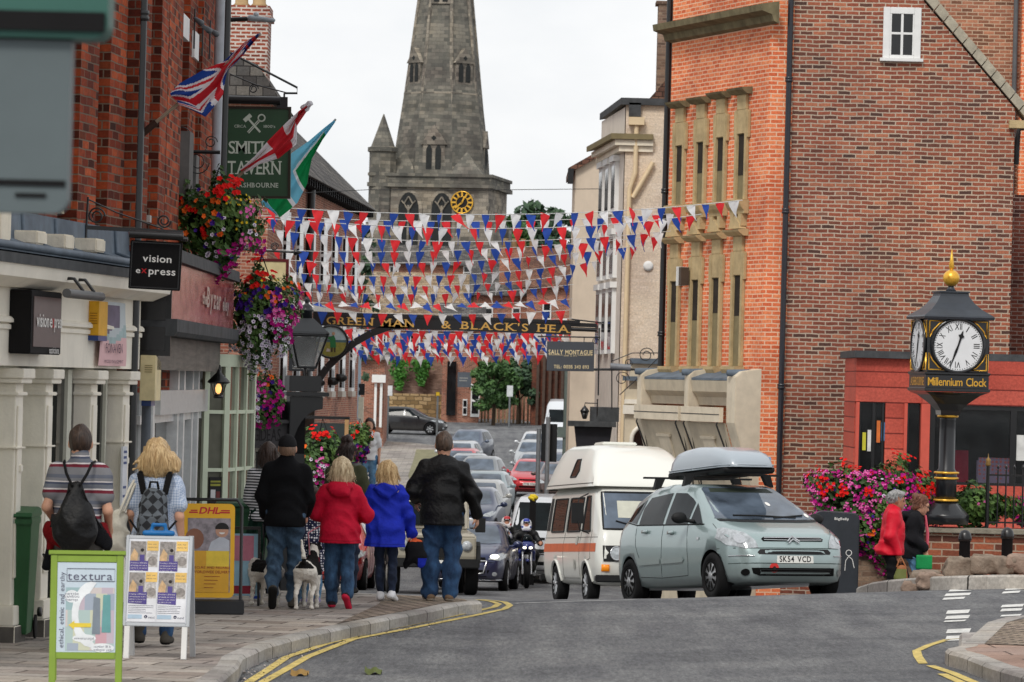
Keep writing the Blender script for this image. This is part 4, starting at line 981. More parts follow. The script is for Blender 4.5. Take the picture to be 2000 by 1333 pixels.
# shopfront with folded awnings
AWC=M('awning_cream',(212,200,178),.55,nz=.12,ns=4,dirt=.4);AWD=M('awning_panel',(196,184,162),.6,nz=.12,ns=4,dirt=.4)
AW=empty('awning_shopfront',FO,'cream shopfront with two folded awning boxes under the orange facade','shopfront')
zt=O(1462,735,.45)[1];SL=LO+.1
q=MB();q.prism([(.003,zt+.10),(.46,zt-.05),(.46,zt-.09),(.003,zt-.09)],.05,SL,'yz');q.build('lead_roof',LEAD,AW)
q=MB();q.prism([(.003,zt-.55),(.30,zt-.55),(.34,zt-.4),(.44,zt-.3),(.48,zt-.095),(.003,zt-.095)],.45,SL,'yz');q.build('cornice',AWD,AW)
for s_,wd in ((.0,.42),(2.25,.2),(SL-.25,.22)):
 q=MB();q.prism([(.004,zt-2.2),(.10,zt-2.2),(.52,zt-.85),(.52,zt-.02),(.40,zt+.08),(.004,zt+.14)],s_,s_+wd,'yz');q.build('end_bracket',AWC,AW,bevel=.012)
 q=MB();q.lathe([(.07,0),(.075,.1),(.06,.5)],8,(s_+wd/2,.1,zt+.05),0,'y');q.build('lead_roll',LEAD,AW)
for s0,s1 in ((.50,2.22),(2.48,SL-.28)):
 q=MB();q.box(s0-.1,s1+.02,.58,.66,zt-.85,zt-.58);q.box(s0-.1,s1+.02,.661,.665,zt-.72,zt-.7,1);q.build('awning_rail',[AWC,LEADD],AW,bevel=.01)
 q=MB();q.prism([(.10,zt-2.15),(.14,zt-2.15),(.53,zt-.86),(.49,zt-.86)],s0,s1,'yz');q.build('canopy_board',AWD,AW)
 q=MB();m_=(s0+s1)/2;q.T=Matrix.Translation((m_,.34,zt-1.5)) @ Matrix.Rotation(R(-16.5),4,'X');q.box(-.27,.27,.0,.03,-.36,.36);q.box(-.33,.33,.0,.045,.36,.41);q.build('name_panel',AWC,AW)
 q=MB();q.T=Matrix.Translation((m_,.34,zt-1.5)) @ Matrix.Rotation(R(-16.5),4,'X');put_text(q,'Bymar',(0,0),.38,.2,.02,y=.033,flip=True);q.build('name_lettering',M('grey_script',(110,104,100),.7),AW)
 for s_ in (s0+.02,s1-.12):
  q=MB();q.tube([(s_,.60,zt-.72),(s_,.66,zt-.9),(s_-.04,.34,zt-1.7),(s_-.12,.22,zt-2.6)],.016,6);q.tube([(s_+.1,.5,zt-.8),(s_+.08,.35,zt-1.6),(s_+.04,.2,zt-2.6)],.009,6);q.build('awning_arm',BLACK,AW)
q=MB();q.box(.05,SL,.004,.10,-2.2,zt-2.15);q.box(.05,SL,.101,.16,zt-2.25,zt-2.16)
for k in range(9):q.box(.3+k*.5,.32+k*.5,.101,.13,-1,zt-2.26)
q.build('shop_panel',AWD,AW)
pp=FO @ Vector((LO+.12,.02,0));pipe('downpipe',[(pp.x,pp.y,12),(pp.x,pp.y,zt-.2)],.06,BLACK,'black drainpipe at the far edge of the orange facade',(.3,.62,.9))
# alarm and lamp on the facade
fa=empty('alarm_box',FO,'small brown box with a white face between the tall windows of the orange facade','alarm box')
s_,z_=O(1340,540,.15);q=MB();q.box(s_-.02,s_+.1,.1,.26,z_-.17,z_+.17);q.build('housing',M('brown_box',(78,64,54),.6),fa);q=MB();q.box(s_+.102,s_+.13,.12,.30,z_-.18,z_+.18);q.build('face',WHITE,fa)
# ---- brown gable wall -------------------------------------------------------------------
rG=empty('gable_building',Vector((CO.x,74,0)),'big weathered red brick gable with a small white window and stone verge','building')
gx=P(1976,480,74).x-CO.x
p1=P(1995,222,74);p2=P(1800,-8,74);sl_=(p1.z-p2.z)/(p1.x-p2.x)
zA=p1.z+sl_*(CO.x+gx-p1.x)-.05;
q=MB();top=p2.z+sl_*(CO.x-.0-p2.x)-.05
q.prism([(-.0,-2),(gx,-2),(gx,zA),(-.0,min(top,16))],0,4,'xz');q.build('brick_wall',BR_G,rG)
# toothed orange quoin
q=MB();zz= -2
while zz<12:
 q.box(-.02,.30+(.115 if int(zz/.075/4) % 2 else 0),-.012,.0-.002,zz,zz+.30);zz+=.30
q.build('quoin',BR_O,rG)
# stone verge
q=MB();a=Vector((p1.x+.3-CO.x,-.06,p1.z+sl_*.3));b=Vector((p2.x-1-CO.x,-.06,p2.z-sl_*1))
n_=18
for i in range(n_):
 t0,t1=i/n_,(i+1)/n_-.004;A0,A1=a.lerp(b,t0),a.lerp(b,t1);j=.015*random.random()
 q.add([A0+Vector((0,-j,0)),A1+Vector((0,-j,0)),A1+Vector((.10,-j,.13)),A0+Vector((.10,-j,.13)),A0+Vector((0,.6,0)),A1+Vector((0,.6,0)),A1+Vector((.10,.6,.13)),A0+Vector((.10,.6,.13))],[(0,1,2,3),(4,7,6,5),(0,4,5,1),(3,2,6,7),(0,3,7,4),(1,5,6,2)])
q.build('stone_verge',M('verge_stone',(176,168,150),.9,nz=.25,ns=5,dirt=.5,bump=.4),rG)
q=MB();k0=P(1970,238,74);q.box(k0.x-CO.x-.0,k0.x-CO.x+.32,-.14,.1,k0.z-.12,k0.z+.02);q.build('kneeler',SST,rG)
# window
w0,w1=P(1726,14,74),P(1797,122,74)
x0,x1,z0,z1=w0.x-CO.x,w1.x-CO.x,w1.z,w0.z
q=MB();q.box(x0,x0+.12,-.04,-.002,z0+.06,z1);q.box(x1-.12,x1,-.04,-.002,z0+.06,z1);q.box(x0+.121,x1-.121,-.04,-.002,z1-.12,z1);q.box(x0-.05,x1+.05,-.09,-.002,z0,z0+.058);q.box(x0+.121,x1-.121,-.034,-.002,z0+.06,z0+.12)
wo=q.build('window',WHITE,rG,bevel=.006)
q=MB();xm=(x0+x1)/2;zm=(z0+z1)/2+.02;q.box(xm-.022,xm+.022,-.03,-.016,z0+.12,z1-.12)
q.box(x0+.121,xm-.023,-.03,-.016,zm-.02,zm+.02);q.box(xm+.023,x1-.121,-.03,-.016,zm-.02,zm+.02)
for xx in (x0+.121,x1-.151):q.box(xx,xx+.03,-.032,-.016,z0+.121,z1-.121)
q.build('glazing_bar',WHITE,wo)
q=MB();q.box(x0+.12,x1-.12,-.014,-.003,z0+.12,z1-.12);q.build('pane',GLD,wo)
pg=P(1533,480,73.85);pipe('downpipe',[(pg.x+.0,73.88,12),(pg.x,73.88,-1.2)],.052,M('pipe_blue_black',(30,32,40),.4,coat=.2),'long black drainpipe on the brown gable beside the orange corner',(.1,.32,.5,.74))
# buildings behind the gable on the right
rR=empty('brick_building',Vector((P(1800,745,83).x,83,0)),'tall brick building behind the gable with a grey drainpipe corner','building')
q=MB();q.box(-3,7,0,3,-2,14);q.build('brick_wall',brick('brick_rear',[(0,(120,84,66)),(.5,(168,112,88)),(1,(190,132,104))],(196,172,148),weather=.3),rR)
xx=P(1992,100,83).x-P(1800,745,83).x;q=MB();q.box(xx,xx+2,-.25,-.01,-2,14);q.build('brick_pier',BR_O,rR)
pg=P(1982,100,82.9);pipe('downpipe',[(pg.x,82.85,13),(pg.x,82.85,3)],.05,M('pipe_grey',(96,98,100),.5),'grey drainpipe on the rear brick building at the top right corner',(.8,))
rS=empty('brick_building',Vector((CO.x+gx,78,0)),'dark red brick wall set back beyond the foot of the big gable','building')
q=MB();q.box(-.5,4,0,3,-2,6.0);q.build('brick_wall',brick('brick_side',[(0,(72,44,40)),(.5,(118,64,52)),(1,(134,76,60))],(150,130,120),weather=.4),rS)
pg=P(1984,260,77.8);pipe('guttering',[(pg.x+1,77.7,pg.z+.2),(pg.x+.05,77.7,pg.z+.1),(pg.x,77.7,pg.z-.3),(pg.x+.0,77.75,pg.z-.6)],.07,BLACK,'black gutter elbow beside the gable foot at the right edge')
# ---- red timber shop ---------------------------------------------------------------------
ds=69.5;S0=P(1672,745,ds)
rT=empty('red_shop',Vector((S0.x,ds,0)),'salmon red timber shop with flat lead roof and chairs behind its windows','shop')
RED=brick('red_boarding',[(0,(184,80,66)),(.5,(198,90,74)),(1,(206,98,82))],(120,46,40),bw=60,rh=.26,ms=.012,wob=.003,weather=.22,bump=.8,rough=.55,soot=(.16,.05,.04))
REDP=M('red_frame',(202,90,74),.5,nz=.1,dirt=.2)
def T(u,v,y=ds):p=P(u,v,y);return p.x-S0.x,p.z
zr=T(1800,702)[1];q=MB();q.box(-.04,6,-.12,3,zr-.0,zr+.12);q.build('lead_roof',LEADD,rT)
q=MB();q.box(-.002,.05,.13,2.3,-1,zr-.004);q.build('side_wall',RED,rT)
xc=T(1800,800)[0];zb=T(1672,785)[1]
q=MB();q.box(0,xc,0,.12,zb,zr-.003);q.box(xc+.001,6,-.12,.1,T(1900,792)[1],zr-.003);q.build('fascia',RED,rT)
q=MB();q.box(T(1727,900)[0],T(1770,900)[0],.0,.12,-1,zb-.002);q.box(0,T(1770,800)[0],.01,.12,-1,T(1700,935)[1]);q.box(xc+.02,6,-.1,.06,-1,T(1900,948)[1]);q.build('boarded_wall',RED,rT)
q=MB()
for u0,u1 in ((1671,1677),(1765,1771),(1797,1814)):q.box(T(u0,850)[0],T(u1,850)[0],-.05 if u0<1790 else -.14,.11,-1,zb-.004)
q.build('post',REDP,rT)
q=MB()
for u0,u1 in ((1677,1727),(1771,1797)):q.box(T(u0,850)[0],T(u1,850)[0],.05,.08,-1,zb-.006)
q.box(xc+.05,6,-.04,-.02,T(1900,948)[1],T(1900,792)[1]);q.build('shop_window',glass('red_shop_glass',(34,38,40),.05,.72),rT)
q=MB();zz0,zz1=T(1900,946)[1],T(1900,794)[1]
for u in (1813,1819,1972,1978):q.box(T(u,850)[0],T(u+6,850)[0],-.08,-.041,zz0,zz1)
q.box(xc+.05,6,-.085,-.041,zz0-.04,zz0+.03);q.box(xc+.05,6,-.085,-.041,zz1-.06,zz1)
for u in (1703,):q.box(T(u,850)[0],T(u+6,850)[0],.02,.05,-1,zb-.02)
for u in (1677,1722,1771):q.box(T(u,850)[0],T(u+4,850)[0],.02,.05,-1,zb-.02)
q.build('window_frame',BLACK,rT)
q=MB();q.box(.0,6,2.2,2.3,-1,zr-.1);q.box(.0,6,.13,2.2,zr-.1,zr-.04);q.build('interior_wall',M('interior',(92,92,90),.9,nz=.3,ns=1.5),rT)
q=MB()
for u,v0,v1,c in ((1685,845,880,0),(1695,840,882,1),(1713,822,865,2),(1722,825,862,3)):a,b=T(u,v0),T(u+6,v1);q.box(a[0],b[0],.03,.048,b[1],a[1],c)
q.box(T(1985,855)[0],T(2010,855)[0],-.044,-.041,T(1990,900)[1],T(1990,850)[1],1)
q.build('window_notice',[M('n_yellow',(200,196,60),.6),M('n_white',(214,214,210),.6),M('n_orange',(206,110,50),.6),M('n_blue',(70,130,180),.6)],rT)
def armchair(u0,u1,v0,mat_,label):
 yb=ds+.5;a=P(u0,v0,yb);b=P(u1,v0,yb);zb_=P(u0,950,yb).z-.3
 c=empty('armchair',Vector(((a.x+b.x)/2,yb,zb_)),label,'armchair');w_=(b.x-a.x)/2;h_=a.z-zb_
 q=MB();q.grid(lambda s,t:((s-.5)*2*w_*(1-.06*t),-.04+.10*math.sin(math.pi*s)*0-.0+.05*t,h_*t if True else 0),8,8);q.box(-w_,w_,0.06,.18,.0,h_);q.build('backrest',mat_,c,bevel=.05)
 q=MB();q.box(-w_,w_,-.5,0,0,.16);q.build('seat',mat_,c,bevel=.04)
armchair(1846,1893,879,M('chair_maroon',(150,44,66),.8,nz=.2),'plain maroon armchair behind the red shop window')
armchair(1909,1983,894,dots('chair_floral',(150,140,170),(190,110,110),14,.33),'floral patterned armchair behind the red shop window')
# ---- forecourt wall, clock, bollards -------------------------------------------------------
dw=58.4;Wp=P(1806,1035,dw)
rF=empty('garden_wall',Vector((Wp.x,dw,gz(Wp.x,dw)+.1)),'low red brick wall with stone coping carrying the clock','wall')
zt=P(1806,1031,dw).z-rF.location.z
q=MB();q.box(0,9,0,.3,-.6,zt-.07);q.build('brickwork',brick('brick_low',[(0,(84,54,46)),(.3,(130,74,56)),(.8,(164,94,68)),(1,(110,70,58))],(166,146,128),weather=.4,bw=.3,rh=.1,ms=.012),rF)
q=MB();q.box(-.06,9,-.07,.45,zt-.068,zt+.0);q.build('coping',M('coping',(140,134,120),.9,nz=.25,dirt=.4,bump=.4),rF,bevel=.01)
rBd=empty('planter_wall',Vector((P(1660,1100,59).x,59,-1.4)),'low brown brick planter wall under the big purple flower bed','wall')
q=MB();q.box(-.3,P(1806,1100,59).x-P(1660,1100,59).x,0,.3,-.4,P(1700,1075,59).z+1.4);q.build('brickwork',BR_D,rBd)
# clock
dcl=58.7;cb=P(1846,1024,dcl)
rc=empty('street_clock',Matrix.Translation(cb) @ Matrix.Rotation(R(9),4,'Z') @ Matrix.Scale(.925,4) ,'black and gold four faced Millennium Clock on a post','clock')
def cz(v):return (1024-v)/136.3
GOLD=M('gold_leaf',(232,178,66),.32,nz=.12,metal=.55);CLK=M('clock_black',(18,20,24),.32,nz=.15,coat=.3)
q=MB();q.lathe([(.36,0),(.37,.14),(.36,.155),(.2,.32),(.19,.33)],8,ph=math.pi/8);q.build('base',CLK,rc)
q=MB();q.lathe([(.17,.33),(.165,.66),(.165,.72),(.17,.80),(.13,.86),(.125,1.62),(.13,1.66)],12);q.build('post',CLK,rc)
for z_,r_ in ((.37,.185),(.71,.18),(.795,.185),(1.67,.155)):q=MB();q.lathe([(r_,z_-.018),(r_+.012,z_-.01),(r_+.012,z_+.01),(r_,z_+.018)],16);q.build('gold_band',GOLD,rc)
hw=.485
def sq(r,z):return [(-r,-r,z),(r,-r,z),(r,r,z),(-r,r,z)]
def sqloft(mb,prof,m=0):
 vs=[];[vs.extend(sq(r,z)) for r,z in prof];n=len(prof)
 mb.add(vs,[(4*i+k,4*i+(k+1) % 4,4*i+4+(k+1) % 4,4*i+4+k) for i in range(n-1) for k in range(4)]+[(3,2,1,0),tuple(4*n-4+k for k in range(4))],m)
q=MB();sqloft(q,[(.15,1.69),(.16,1.76),(.24,1.86),(.40,2.0),(.50,2.045)]);q.build('bracket_cup',CLK,rc)
zf0,zf1=cz(752),cz(727)
q=MB();sqloft(q,[(.50,2.05),(.52,2.06),(.52,2.10),(.50,2.11),(.50,2.30),(.52,2.32),(.52,2.345),(hw,2.36),(hw,3.16)]);q.build('clock_case',CLK,rc)
q=MB();sqloft(q,[(.55,3.165),(.56,3.20),(.54,3.225),(.40,3.32),(.30,3.42),(.23,3.53),(.22,3.58)]);sqloft(q,[(.24,3.58),(.24,3.605),(.1,3.61)]);q.lathe([(.09,3.605),(.05,3.66),(.045,3.70)],12);q.build('roof',M('clock_roof',(44,50,58),.45,nz=.2,coat=.1),rc)
q=MB();q.lathe([(.13*math.sin(math.pi*k/14)+.001,3.81-.13*math.cos(math.pi*k/14)) for k in range(15)],20);q.lathe([(.035,3.955),(.045,3.975),(.004,4.27)],12);q.lathe([(.03,3.935),(.03,3.955)],10);q.build('finial',GOLD,rc)
zcn=2.76;FACE=M('dial_white',(226,228,230),.4,nz=.04)
ROM=['XII','I','II','III','IV','V','VI','VII','VIII','IX','X','XI']
for k in range(4):
 Mf=Matrix.Rotation(k*math.pi/2,4,'Z')
 q=MB(Mf);q.lathe([(.435,-.0),(.435,-.03),(.385,-.035),(.385,-.001)],40,(0,-hw-.002,zcn),0,'y',ring=True);d_=q.build('dial',[CLK],rc)
 q=MB(Mf);q.disc((0,-hw-.016,zcn),.386,40,'xz',0);q.build('dial_face',FACE,d_)
 q=MB(Mf)
 for h_ in range(12):
  an= -h_*math.pi/6;m2=Mf @ Matrix.Translation((0,-hw-.0175,zcn)) @ Matrix.Rotation(-an,4,'Y');q.T=m2
  put_text(q,ROM[h_],(0,.295),sum({'I':.016,'V':.056,'X':.058}[ch_] for ch_ in ROM[h_])+.012*(len(ROM[h_])-1),.095,.012,len(ROM[h_])>99,m=0,y=0,gap=.12)
 for h_ in range(60):
  an=h_*math.pi/30;q.T=Mf @ Matrix.Translation((0,-hw-.0175,zcn)) @ Matrix.Rotation(an,4,'Y');q.box(-.005,.005,-.001,0,.358,.374)
 q.build('numerals',TXB,d_)
 q=MB(Mf @ Matrix.Translation((0,-hw-.022,zcn)) @ Matrix.Rotation(R(200),4,'Y'));q.prism([(-.008,-.08),(.008,-.08),(.02,.1),(.012,.2),(.004,.36),(-.004,.36),(-.012,.2),(-.02,.1)],-.004,0);q.build('minute_hand',TXB,d_)
 q=MB(Mf @ Matrix.Translation((0,-hw-.028,zcn)) @ Matrix.Rotation(R(17),4,'Y'));q.prism([(-.01,-.08),(.01,-.08),(.016,.12),(.05,.16),(.02,.18),(0,.25),(-.02,.18),(-.05,.16),(-.016,.12)],-.004,0);q.build('hour_hand',TXB,d_)
 q=MB(Mf)
 for sx in (-1,1):
  for sz in (-1,1):
   c0=(sx*.455,zcn+sz*.375);pts=[(c0[0],c0[1]),(sx*.2,c0[1]),(sx*.3,zcn+sz*.335),(sx*.40,zcn+sz*.23),(c0[0],zcn+sz*.12)]
   q.tube([(a_,-hw-.008,b_) for a_,b_ in pts+[pts[0]]],.011,5)
 q.build('gold_spandrel',GOLD,rc)
 q=MB(Mf);put_text(q,'Millennium Clock' if k % 2==0 else 'ASHBOURNE',(0,2.205),.93 if k % 2==0 else .8,.125,.008,k % 2==1,y=-.503,gap=.05);q.build('gold_lettering',GOLD,rc)
 # bollards
for i,(u,vt,lab) in enumerate(((1885,1035,'black domed bollard nearer the clock post'),(1968,1030,'black domed bollard nearer the right edge'))):
 p=P(u,vt,53.2);zg=gz(p.x,53.2)+.16;h_=p.z-zg
 bo=empty('bollard',Vector((p.x,53.2,zg)),lab,'bollard','bollards before the garden wall')
 q=MB();q.lathe([(.09,0),(.075,.05),(.072,h_-.16),(.08,h_-.15)],16);q.build('shaft',BLACKM,bo)
 q=MB();q.lathe([(.085,h_-.148),(.09,h_-.12),(.085,h_-.09),(.075,h_-.05),(.05,h_-.015),(.004,h_)],16);q.build('dome',BLACK,bo)
 # railings beside the clock
rr_=P(1927,1030,59);rl=empty('railing',rr_,'black iron railing with gold tipped corner post right of the clock','railing')
q=MB()
for k,u in enumerate((1947,1963,1979,1996,2010)):
 x_=P(u,1020,59).x-rr_.x;q.tube([(x_,0,0),(x_,0,.83)],.012,6);q.lathe([(.0,0),(.022,.03),(.002,.09)],8,(x_,0,.83))
q.box(0,1,-.012,.012,.06,.085);q.box(0,1,-.012,.012,.74,.765);q.build('rails',BLACK,rl)
q=MB();q.tube([(0,0,-.02),(0,0,.88)],.028,8);q.build('post',BLACK,rl)
q=MB();q.lathe([(.03,.88),(.042,.9),(.03,.94),(.04,.97),(.01,1.0),(.003,1.06)],10);q.build('gold_tip',M('old_gold',(150,120,70),.5,metal=.4),rl)
# rough stones on the kerb
def boulder(u,v,y,r,seed,col,label):
 p=P(u,v,y);rs=np.random.RandomState(seed);s=SDF();s.box((0,0,0),(r[0]*.78,r[1]*.78,r[2]*.72),.014,0);s.disp=wrinkle(.026,6,6,9,seed);s.clip((r[0]*.7,0,r[2]*.6),(1,.2,.7));s.clip((-r[0]*.7,0,r[2]*.7),(-1,.1,.5))
 o=s.build('kerb_stone',col,None,.025);o.location=p;tag(o,label,'stone','rough stones behind the forecourt kerb')
STN=M('rough_stone',(140,126,112),.95,nz=.3,ns=7,dirt=.6,bump=.8,bs=25)
STN2=M('pink_stone',(152,132,118),.95,nz=.3,ns=7,dirt=.5,bump=.8,bs=25)
for i,(u,v,y,r,mt,lb) in enumerate(((1782,1146,50.6,(.16,.3,.07),STN2,'pale rounded stone at the left end of the kerb by the walking women'),(1815,1134,50.3,(.19,.3,.11),STN2,'pinkish rough stone left of the tilted slab'),(1806,1124,51.6,(.22,.3,.06),STN,'flat grey stone behind the pinkish one'),
(1872,1108,50.8,(.21,.3,.13),STN,'dark squared stone in the raised row, left end'),(1935,1104,50.8,(.34,.3,.13),STN,'long brown stone in the middle of the raised row'),(1992,1102,50.8,(.22,.3,.14),STN2,'pink squared stone at the right end of the raised row'))):
 boulder(u,v,y,r,20+i,mt,lb)
 # ---- big litter bin --------------------------------------------------------------------------
pb_=P(1636,1003,57.4);zg=gz(pb_.x,57.4);rb=empty('litter_bin',Matrix.Translation((pb_.x,57.4,zg)) @ Matrix.Rotation(R(-4),4,'Z'),'charcoal solar litter bin with a white figure logo behind the silver green car','litter bin')
h_=pb_.z-zg;q=MB();q.prism([(-.31,0),(.31,0),(.31,h_-.06),(.28,h_-.01),(.2,h_),(-.24,h_+.02),(-.31,h_-.02)],-.0,.62,'xz');q.build('body',M('bin_charcoal',(52,56,62),.5,nz=.15,dirt=.2),rb,bevel=.015)
q=MB();put_text(q,'BigBelly',(.06,h_-.075),.2,.035,.012,y=-.003);q.lathe([(.035,0),(.045,0),(.045,-.002),(.035,-.002)],14,(.17,-.002,h_-.55),0,'y',ring=True)
q.tube([(.17,-.003,h_-.60),(.13,-.003,h_-.66),(.12,-.003,h_-.8)],.006,4);q.tube([(.17,-.003,h_-.60),(.22,-.003,h_-.64),(.25,-.003,h_-.76)],.006,4);q.build('white_logo',TXW,rb)
q=MB();q.box(-.28,-.2,-.01,-.001,h_-.1,h_-.06);q.build('handle',BLACK,rb)
# ---- cream buildings on the right ------------------------------------------------------------------
CRM=brick('cream_painted_brick',[(0,(224,206,184)),(.5,(228,211,190)),(1,(232,216,197))],(220,203,182),bw=.235,rh=.078,ms=.006,weather=.2,bump=.4,rough=.7,soot=(.3,.24,.17))
d1=96
kx=P(1213,600,d1).x
rM=empty('cream_building',Vector((kx,d1,0)),'cream painted brick building with parapet, curved cornice and cream drainpipes','building')
def C1(u,v,y=d1):p=P(u,v,y);return p.x-kx,p.z
zt_=C1(1215,205)[1]
q=MB();q.box(0,2.2,0,6,-3,zt_-1.2);q.box(-.0,1.0,.0,3,zt_-1.2,zt_);q.build('wall',CRM,rM)
q=MB();q.add([(-.02,0,-3),(-.45,5.6,-3),(-.45,5.6,zt_-.05),(-.02,0,zt_-.05),(.5,5.6,-3),(.5,5.6,zt_-.05)],[(0,3,2,1),(1,2,5,4)]);q.build('street_front',M('white_render',(224,214,202),.7,nz=.08,ns=4,dirt=.3),rM)
q=MB();q.add([(-.12,-.12,zt_),(1.1,-.12,zt_),(1.1,.8,zt_),(-.5,5.8,zt_),(-.12,-.12,zt_+.16),(1.1,-.12,zt_+.16),(1.1,.8,zt_+.16),(-.5,5.8,zt_+.16)],[(0,1,5,4),(4,5,6,7),(0,4,7,3),(1,2,6,5),(0,3,2,1)]);q.build('parapet_coping',LEADD,rM)
zk=C1(1213,262)[1]
for k in range(3):q=MB();o_=.12*(3-k);q.add([(-.05-o_*.8,-o_*.6,zk-.14*k),(.65+.0*o_,-o_*.6,zk-.14*k),(.65,0,zk-.14*k),(-.45-o_,5.6,zk-.14*k),(-.05-o_*.8,-o_*.6,zk-.14*k-.13),(.65,-o_*.6,zk-.14*k-.13),(.65,0,zk-.14*k-.13),(-.45-o_,5.6,zk-.14*k-.13)],[(0,1,2,3),(7,6,5,4),(4,5,1,0),(5,6,2,1),(7,4,0,3)]);q.build('cornice',SSD if k==0 else STONEC,rM)
for row,(va,vb) in enumerate(((310,410),(455,540),(560,690))):
 for k in range(3):
  t=.18+.27*k;X= -.02-.43*t;Y=5.6*t;za,zb2=C1(1190,va)[1],C1(1190,vb)[1]
  q=MB(Matrix.Translation((X,Y,0)) @ Matrix.Rotation(math.atan2(5.6,-.43),4,'Z'));q.box(0,.9,.0,.1,zb2,za);q.box(-.08,.98,.0,.16,za,za+.14)
  wo=q.build('window',WHITE,rM);q=MB(Matrix.Translation((X,Y,0)) @ Matrix.Rotation(math.atan2(5.6,-.43),4,'Z'));q.box(.1,.8,.101,.106,zb2+.1,za-.1);q.build('pane',GLD,wo)
q=MB();v0=C1(1240,215);q.box(v0[0]-.14,v0[0]+.14,-.12,-.01,v0[1]-.16,v0[1]+.16);q.build('hopper_window',LEADD,rM)
CP=M('cream_pipe',(222,200,164),.5,nz=.06);q=MB()
x1_,z1_=C1(1243,245);x2_,z2_=C1(1238,345);x3_=C1(1229,380)[0]
q.tube([(x1_,-.1,z1_),(x1_,-.1,z2_+.1),(x3_,-.1,z2_-.3),(x3_-.02,-.1,-2)],.055,8);xa,za=C1(1275,318);q.tube([(xa,-.1,za),(xa-.1,-.1,za-.2),(x3_+.08,-.1,z2_-.5)],.055,8);q.box(x1_-.18,x1_+.18,-.2,0,z1_,z1_+.18);q.build('drainpipe',CP,rM)
q=MB();q.lathe([(.11,0),(.12,-.03),(.05,-.04),(.001,-.04)],18,(C1(1266,520)[0],-.005,C1(1266,520)[1]),0,'y');q.build('vent',WHITE,rM)
rN=empty('cream_house',Vector((P(1166,600,108).x,108,0)),'plain cream rendered gable with sloping tiled verge beyond the parapet building','house')
a_=P(1110,330,108).z;b_=P(1176,262,108).z;xl=P(1117,600,108).x-rN.location.x
q=MB();q.prism([(xl,-3),(.9,-3),(.9,b_),(xl,a_)],0,5,'xz');q.build('wall',M('cream_render',(214,198,178),.85,nz=.08,ns=2,dirt=.15),rN)
q=MB();q.prism([(xl-.18,a_-.14),(xl-.18,a_+.02),(.95,b_+.16),(.95,b_+.02)],-.15,5,'xz');q.build('tiled_verge',TILE,rN)
q=MB();q.box(xl-.2,xl-.05,-.2,.0,a_-.4,a_-.0);q.build('gutter_end',BLACK,rN)
rQ=empty('red_house',Vector((P(1290,300,112).x,112,0)),'dark brick house with chimney rising behind the orange facade','house')
q=MB();q.box(-.9,2,0,3,0,P(1290,210,112).z);q.build('wall',BR_D,rQ)
xq=rQ.matrix_world.translation.x;q=MB();ql,qr=P(1252,212,112),P(1300,138,112);q.prism([(ql.x-xq,ql.z-.5),(qr.x-xq+1,ql.z-.5),(qr.x-xq+1,qr.z+.9),(ql.x-xq,ql.z)],-.3,4,'xz');q.build('roof',TILE,rQ)
q=MB();q.box(-.15,.7,0,.8,8,P(1290,8,112).z);q.box(-.22,.75,-.06,.86,P(1290,8,112).z,P(1290,2,112).z);q.build('chimney',BR_D,rQ)
# low shop porch left of awnings and dark bay at the cream corner
dp=92;px_=P(1220,800,dp)
rP=empty('shop_entrance',Vector((px_.x,dp,-2.3)),'cream shop entrance with lead roof and arched door behind the camper van','shop')
def PP(u,v):p=P(u,v,dp);return p.x-px_.x,p.z+2.3
q=MB();a_,b_=PP(1218,905),PP(1300,712);q.box(a_[0],b_[0]+.6,0,.8,-.4,PP(1220,760)[1]);q.box(a_[0]+.1,b_[0]+.6,.1,.8,PP(1220,760)[1],b_[1]);q.build('wall',M('cream_door_wall',(208,196,172),.6,nz=.08,dirt=.2),rP)
q=MB();q.box(a_[0]-.05,b_[0]+.6,-.12,.8,PP(1220,735)[1]-.1,PP(1220,735)[1]);q.box(a_[0]+.1,b_[0]+.6,0,.8,b_[1]+.002,b_[1]+.12);q.build('lead_roof',LEAD,rP)
q=MB();q.box(a_[0]-.05,b_[0]+.6,-.1,-.002,PP(1220,800)[1]-.1,PP(1220,800)[1]+.1);q.box(a_[0]-.02,b_[0]+.6,-.06,-.002,PP(1220,780)[1]-.1,PP(1220,780)[1]);q.build('cornice',CREAM,rP)
q=MB();ca=PP(1262,860);q.prism([(ca[0]-.28,-.3)]+[(ca[0]-.28*math.cos(k*math.pi/10),ca[1]+.28*math.sin(k*math.pi/10)) for k in range(11)]+[(ca[0]+.28,-.3)],-.03,-.002,'xz');q.build('arched_door',GLD,rP)
q=MB();q.tube([(ca[0]-.33,-.04,-.3)]+[(ca[0]-.33*math.cos(k*math.pi/10),-.04,ca[1]+.33*math.sin(k*math.pi/10)) for k in range(11)]+[(ca[0]+.33,-.04,-.3)],.05,6);q.build('door_arch',CREAM,rP)
db=93;bx_=P(1158,850,db);rD=empty('dark_bay',Vector((bx_.x,db,-2.35)),'black shop bay with weathered flat lead roof at the cream house corner','shop bay')
def DB(u,v):p=P(u,v,db);return p.x-bx_.x,p.z+2.35
a_,b_=DB(1122,860),DB(1196,835);q=MB();q.prism([(a_[0]+.12,DB(0,1000)[1]),(b_[0]-.1,DB(0,1000)[1]),(b_[0]-.1,DB(0,865)[1]),(b_[0],b_[1]),(a_[0],b_[1]),(a_[0]+.1,DB(0,870)[1])],0,1,'xz');q.build('bay',M('bay_black',(36,36,42),.5,dirt=.2),rD,bevel=.01)
q=MB();q.box(a_[0]-.15,b_[0]+.08,-.2,1,b_[1]+.003,b_[1]+.12);q.box(b_[0]-.5,b_[0]+.15,.2,1,b_[1]+.122,b_[1]+.45);q.build('lead_roof',LEADD,rD)
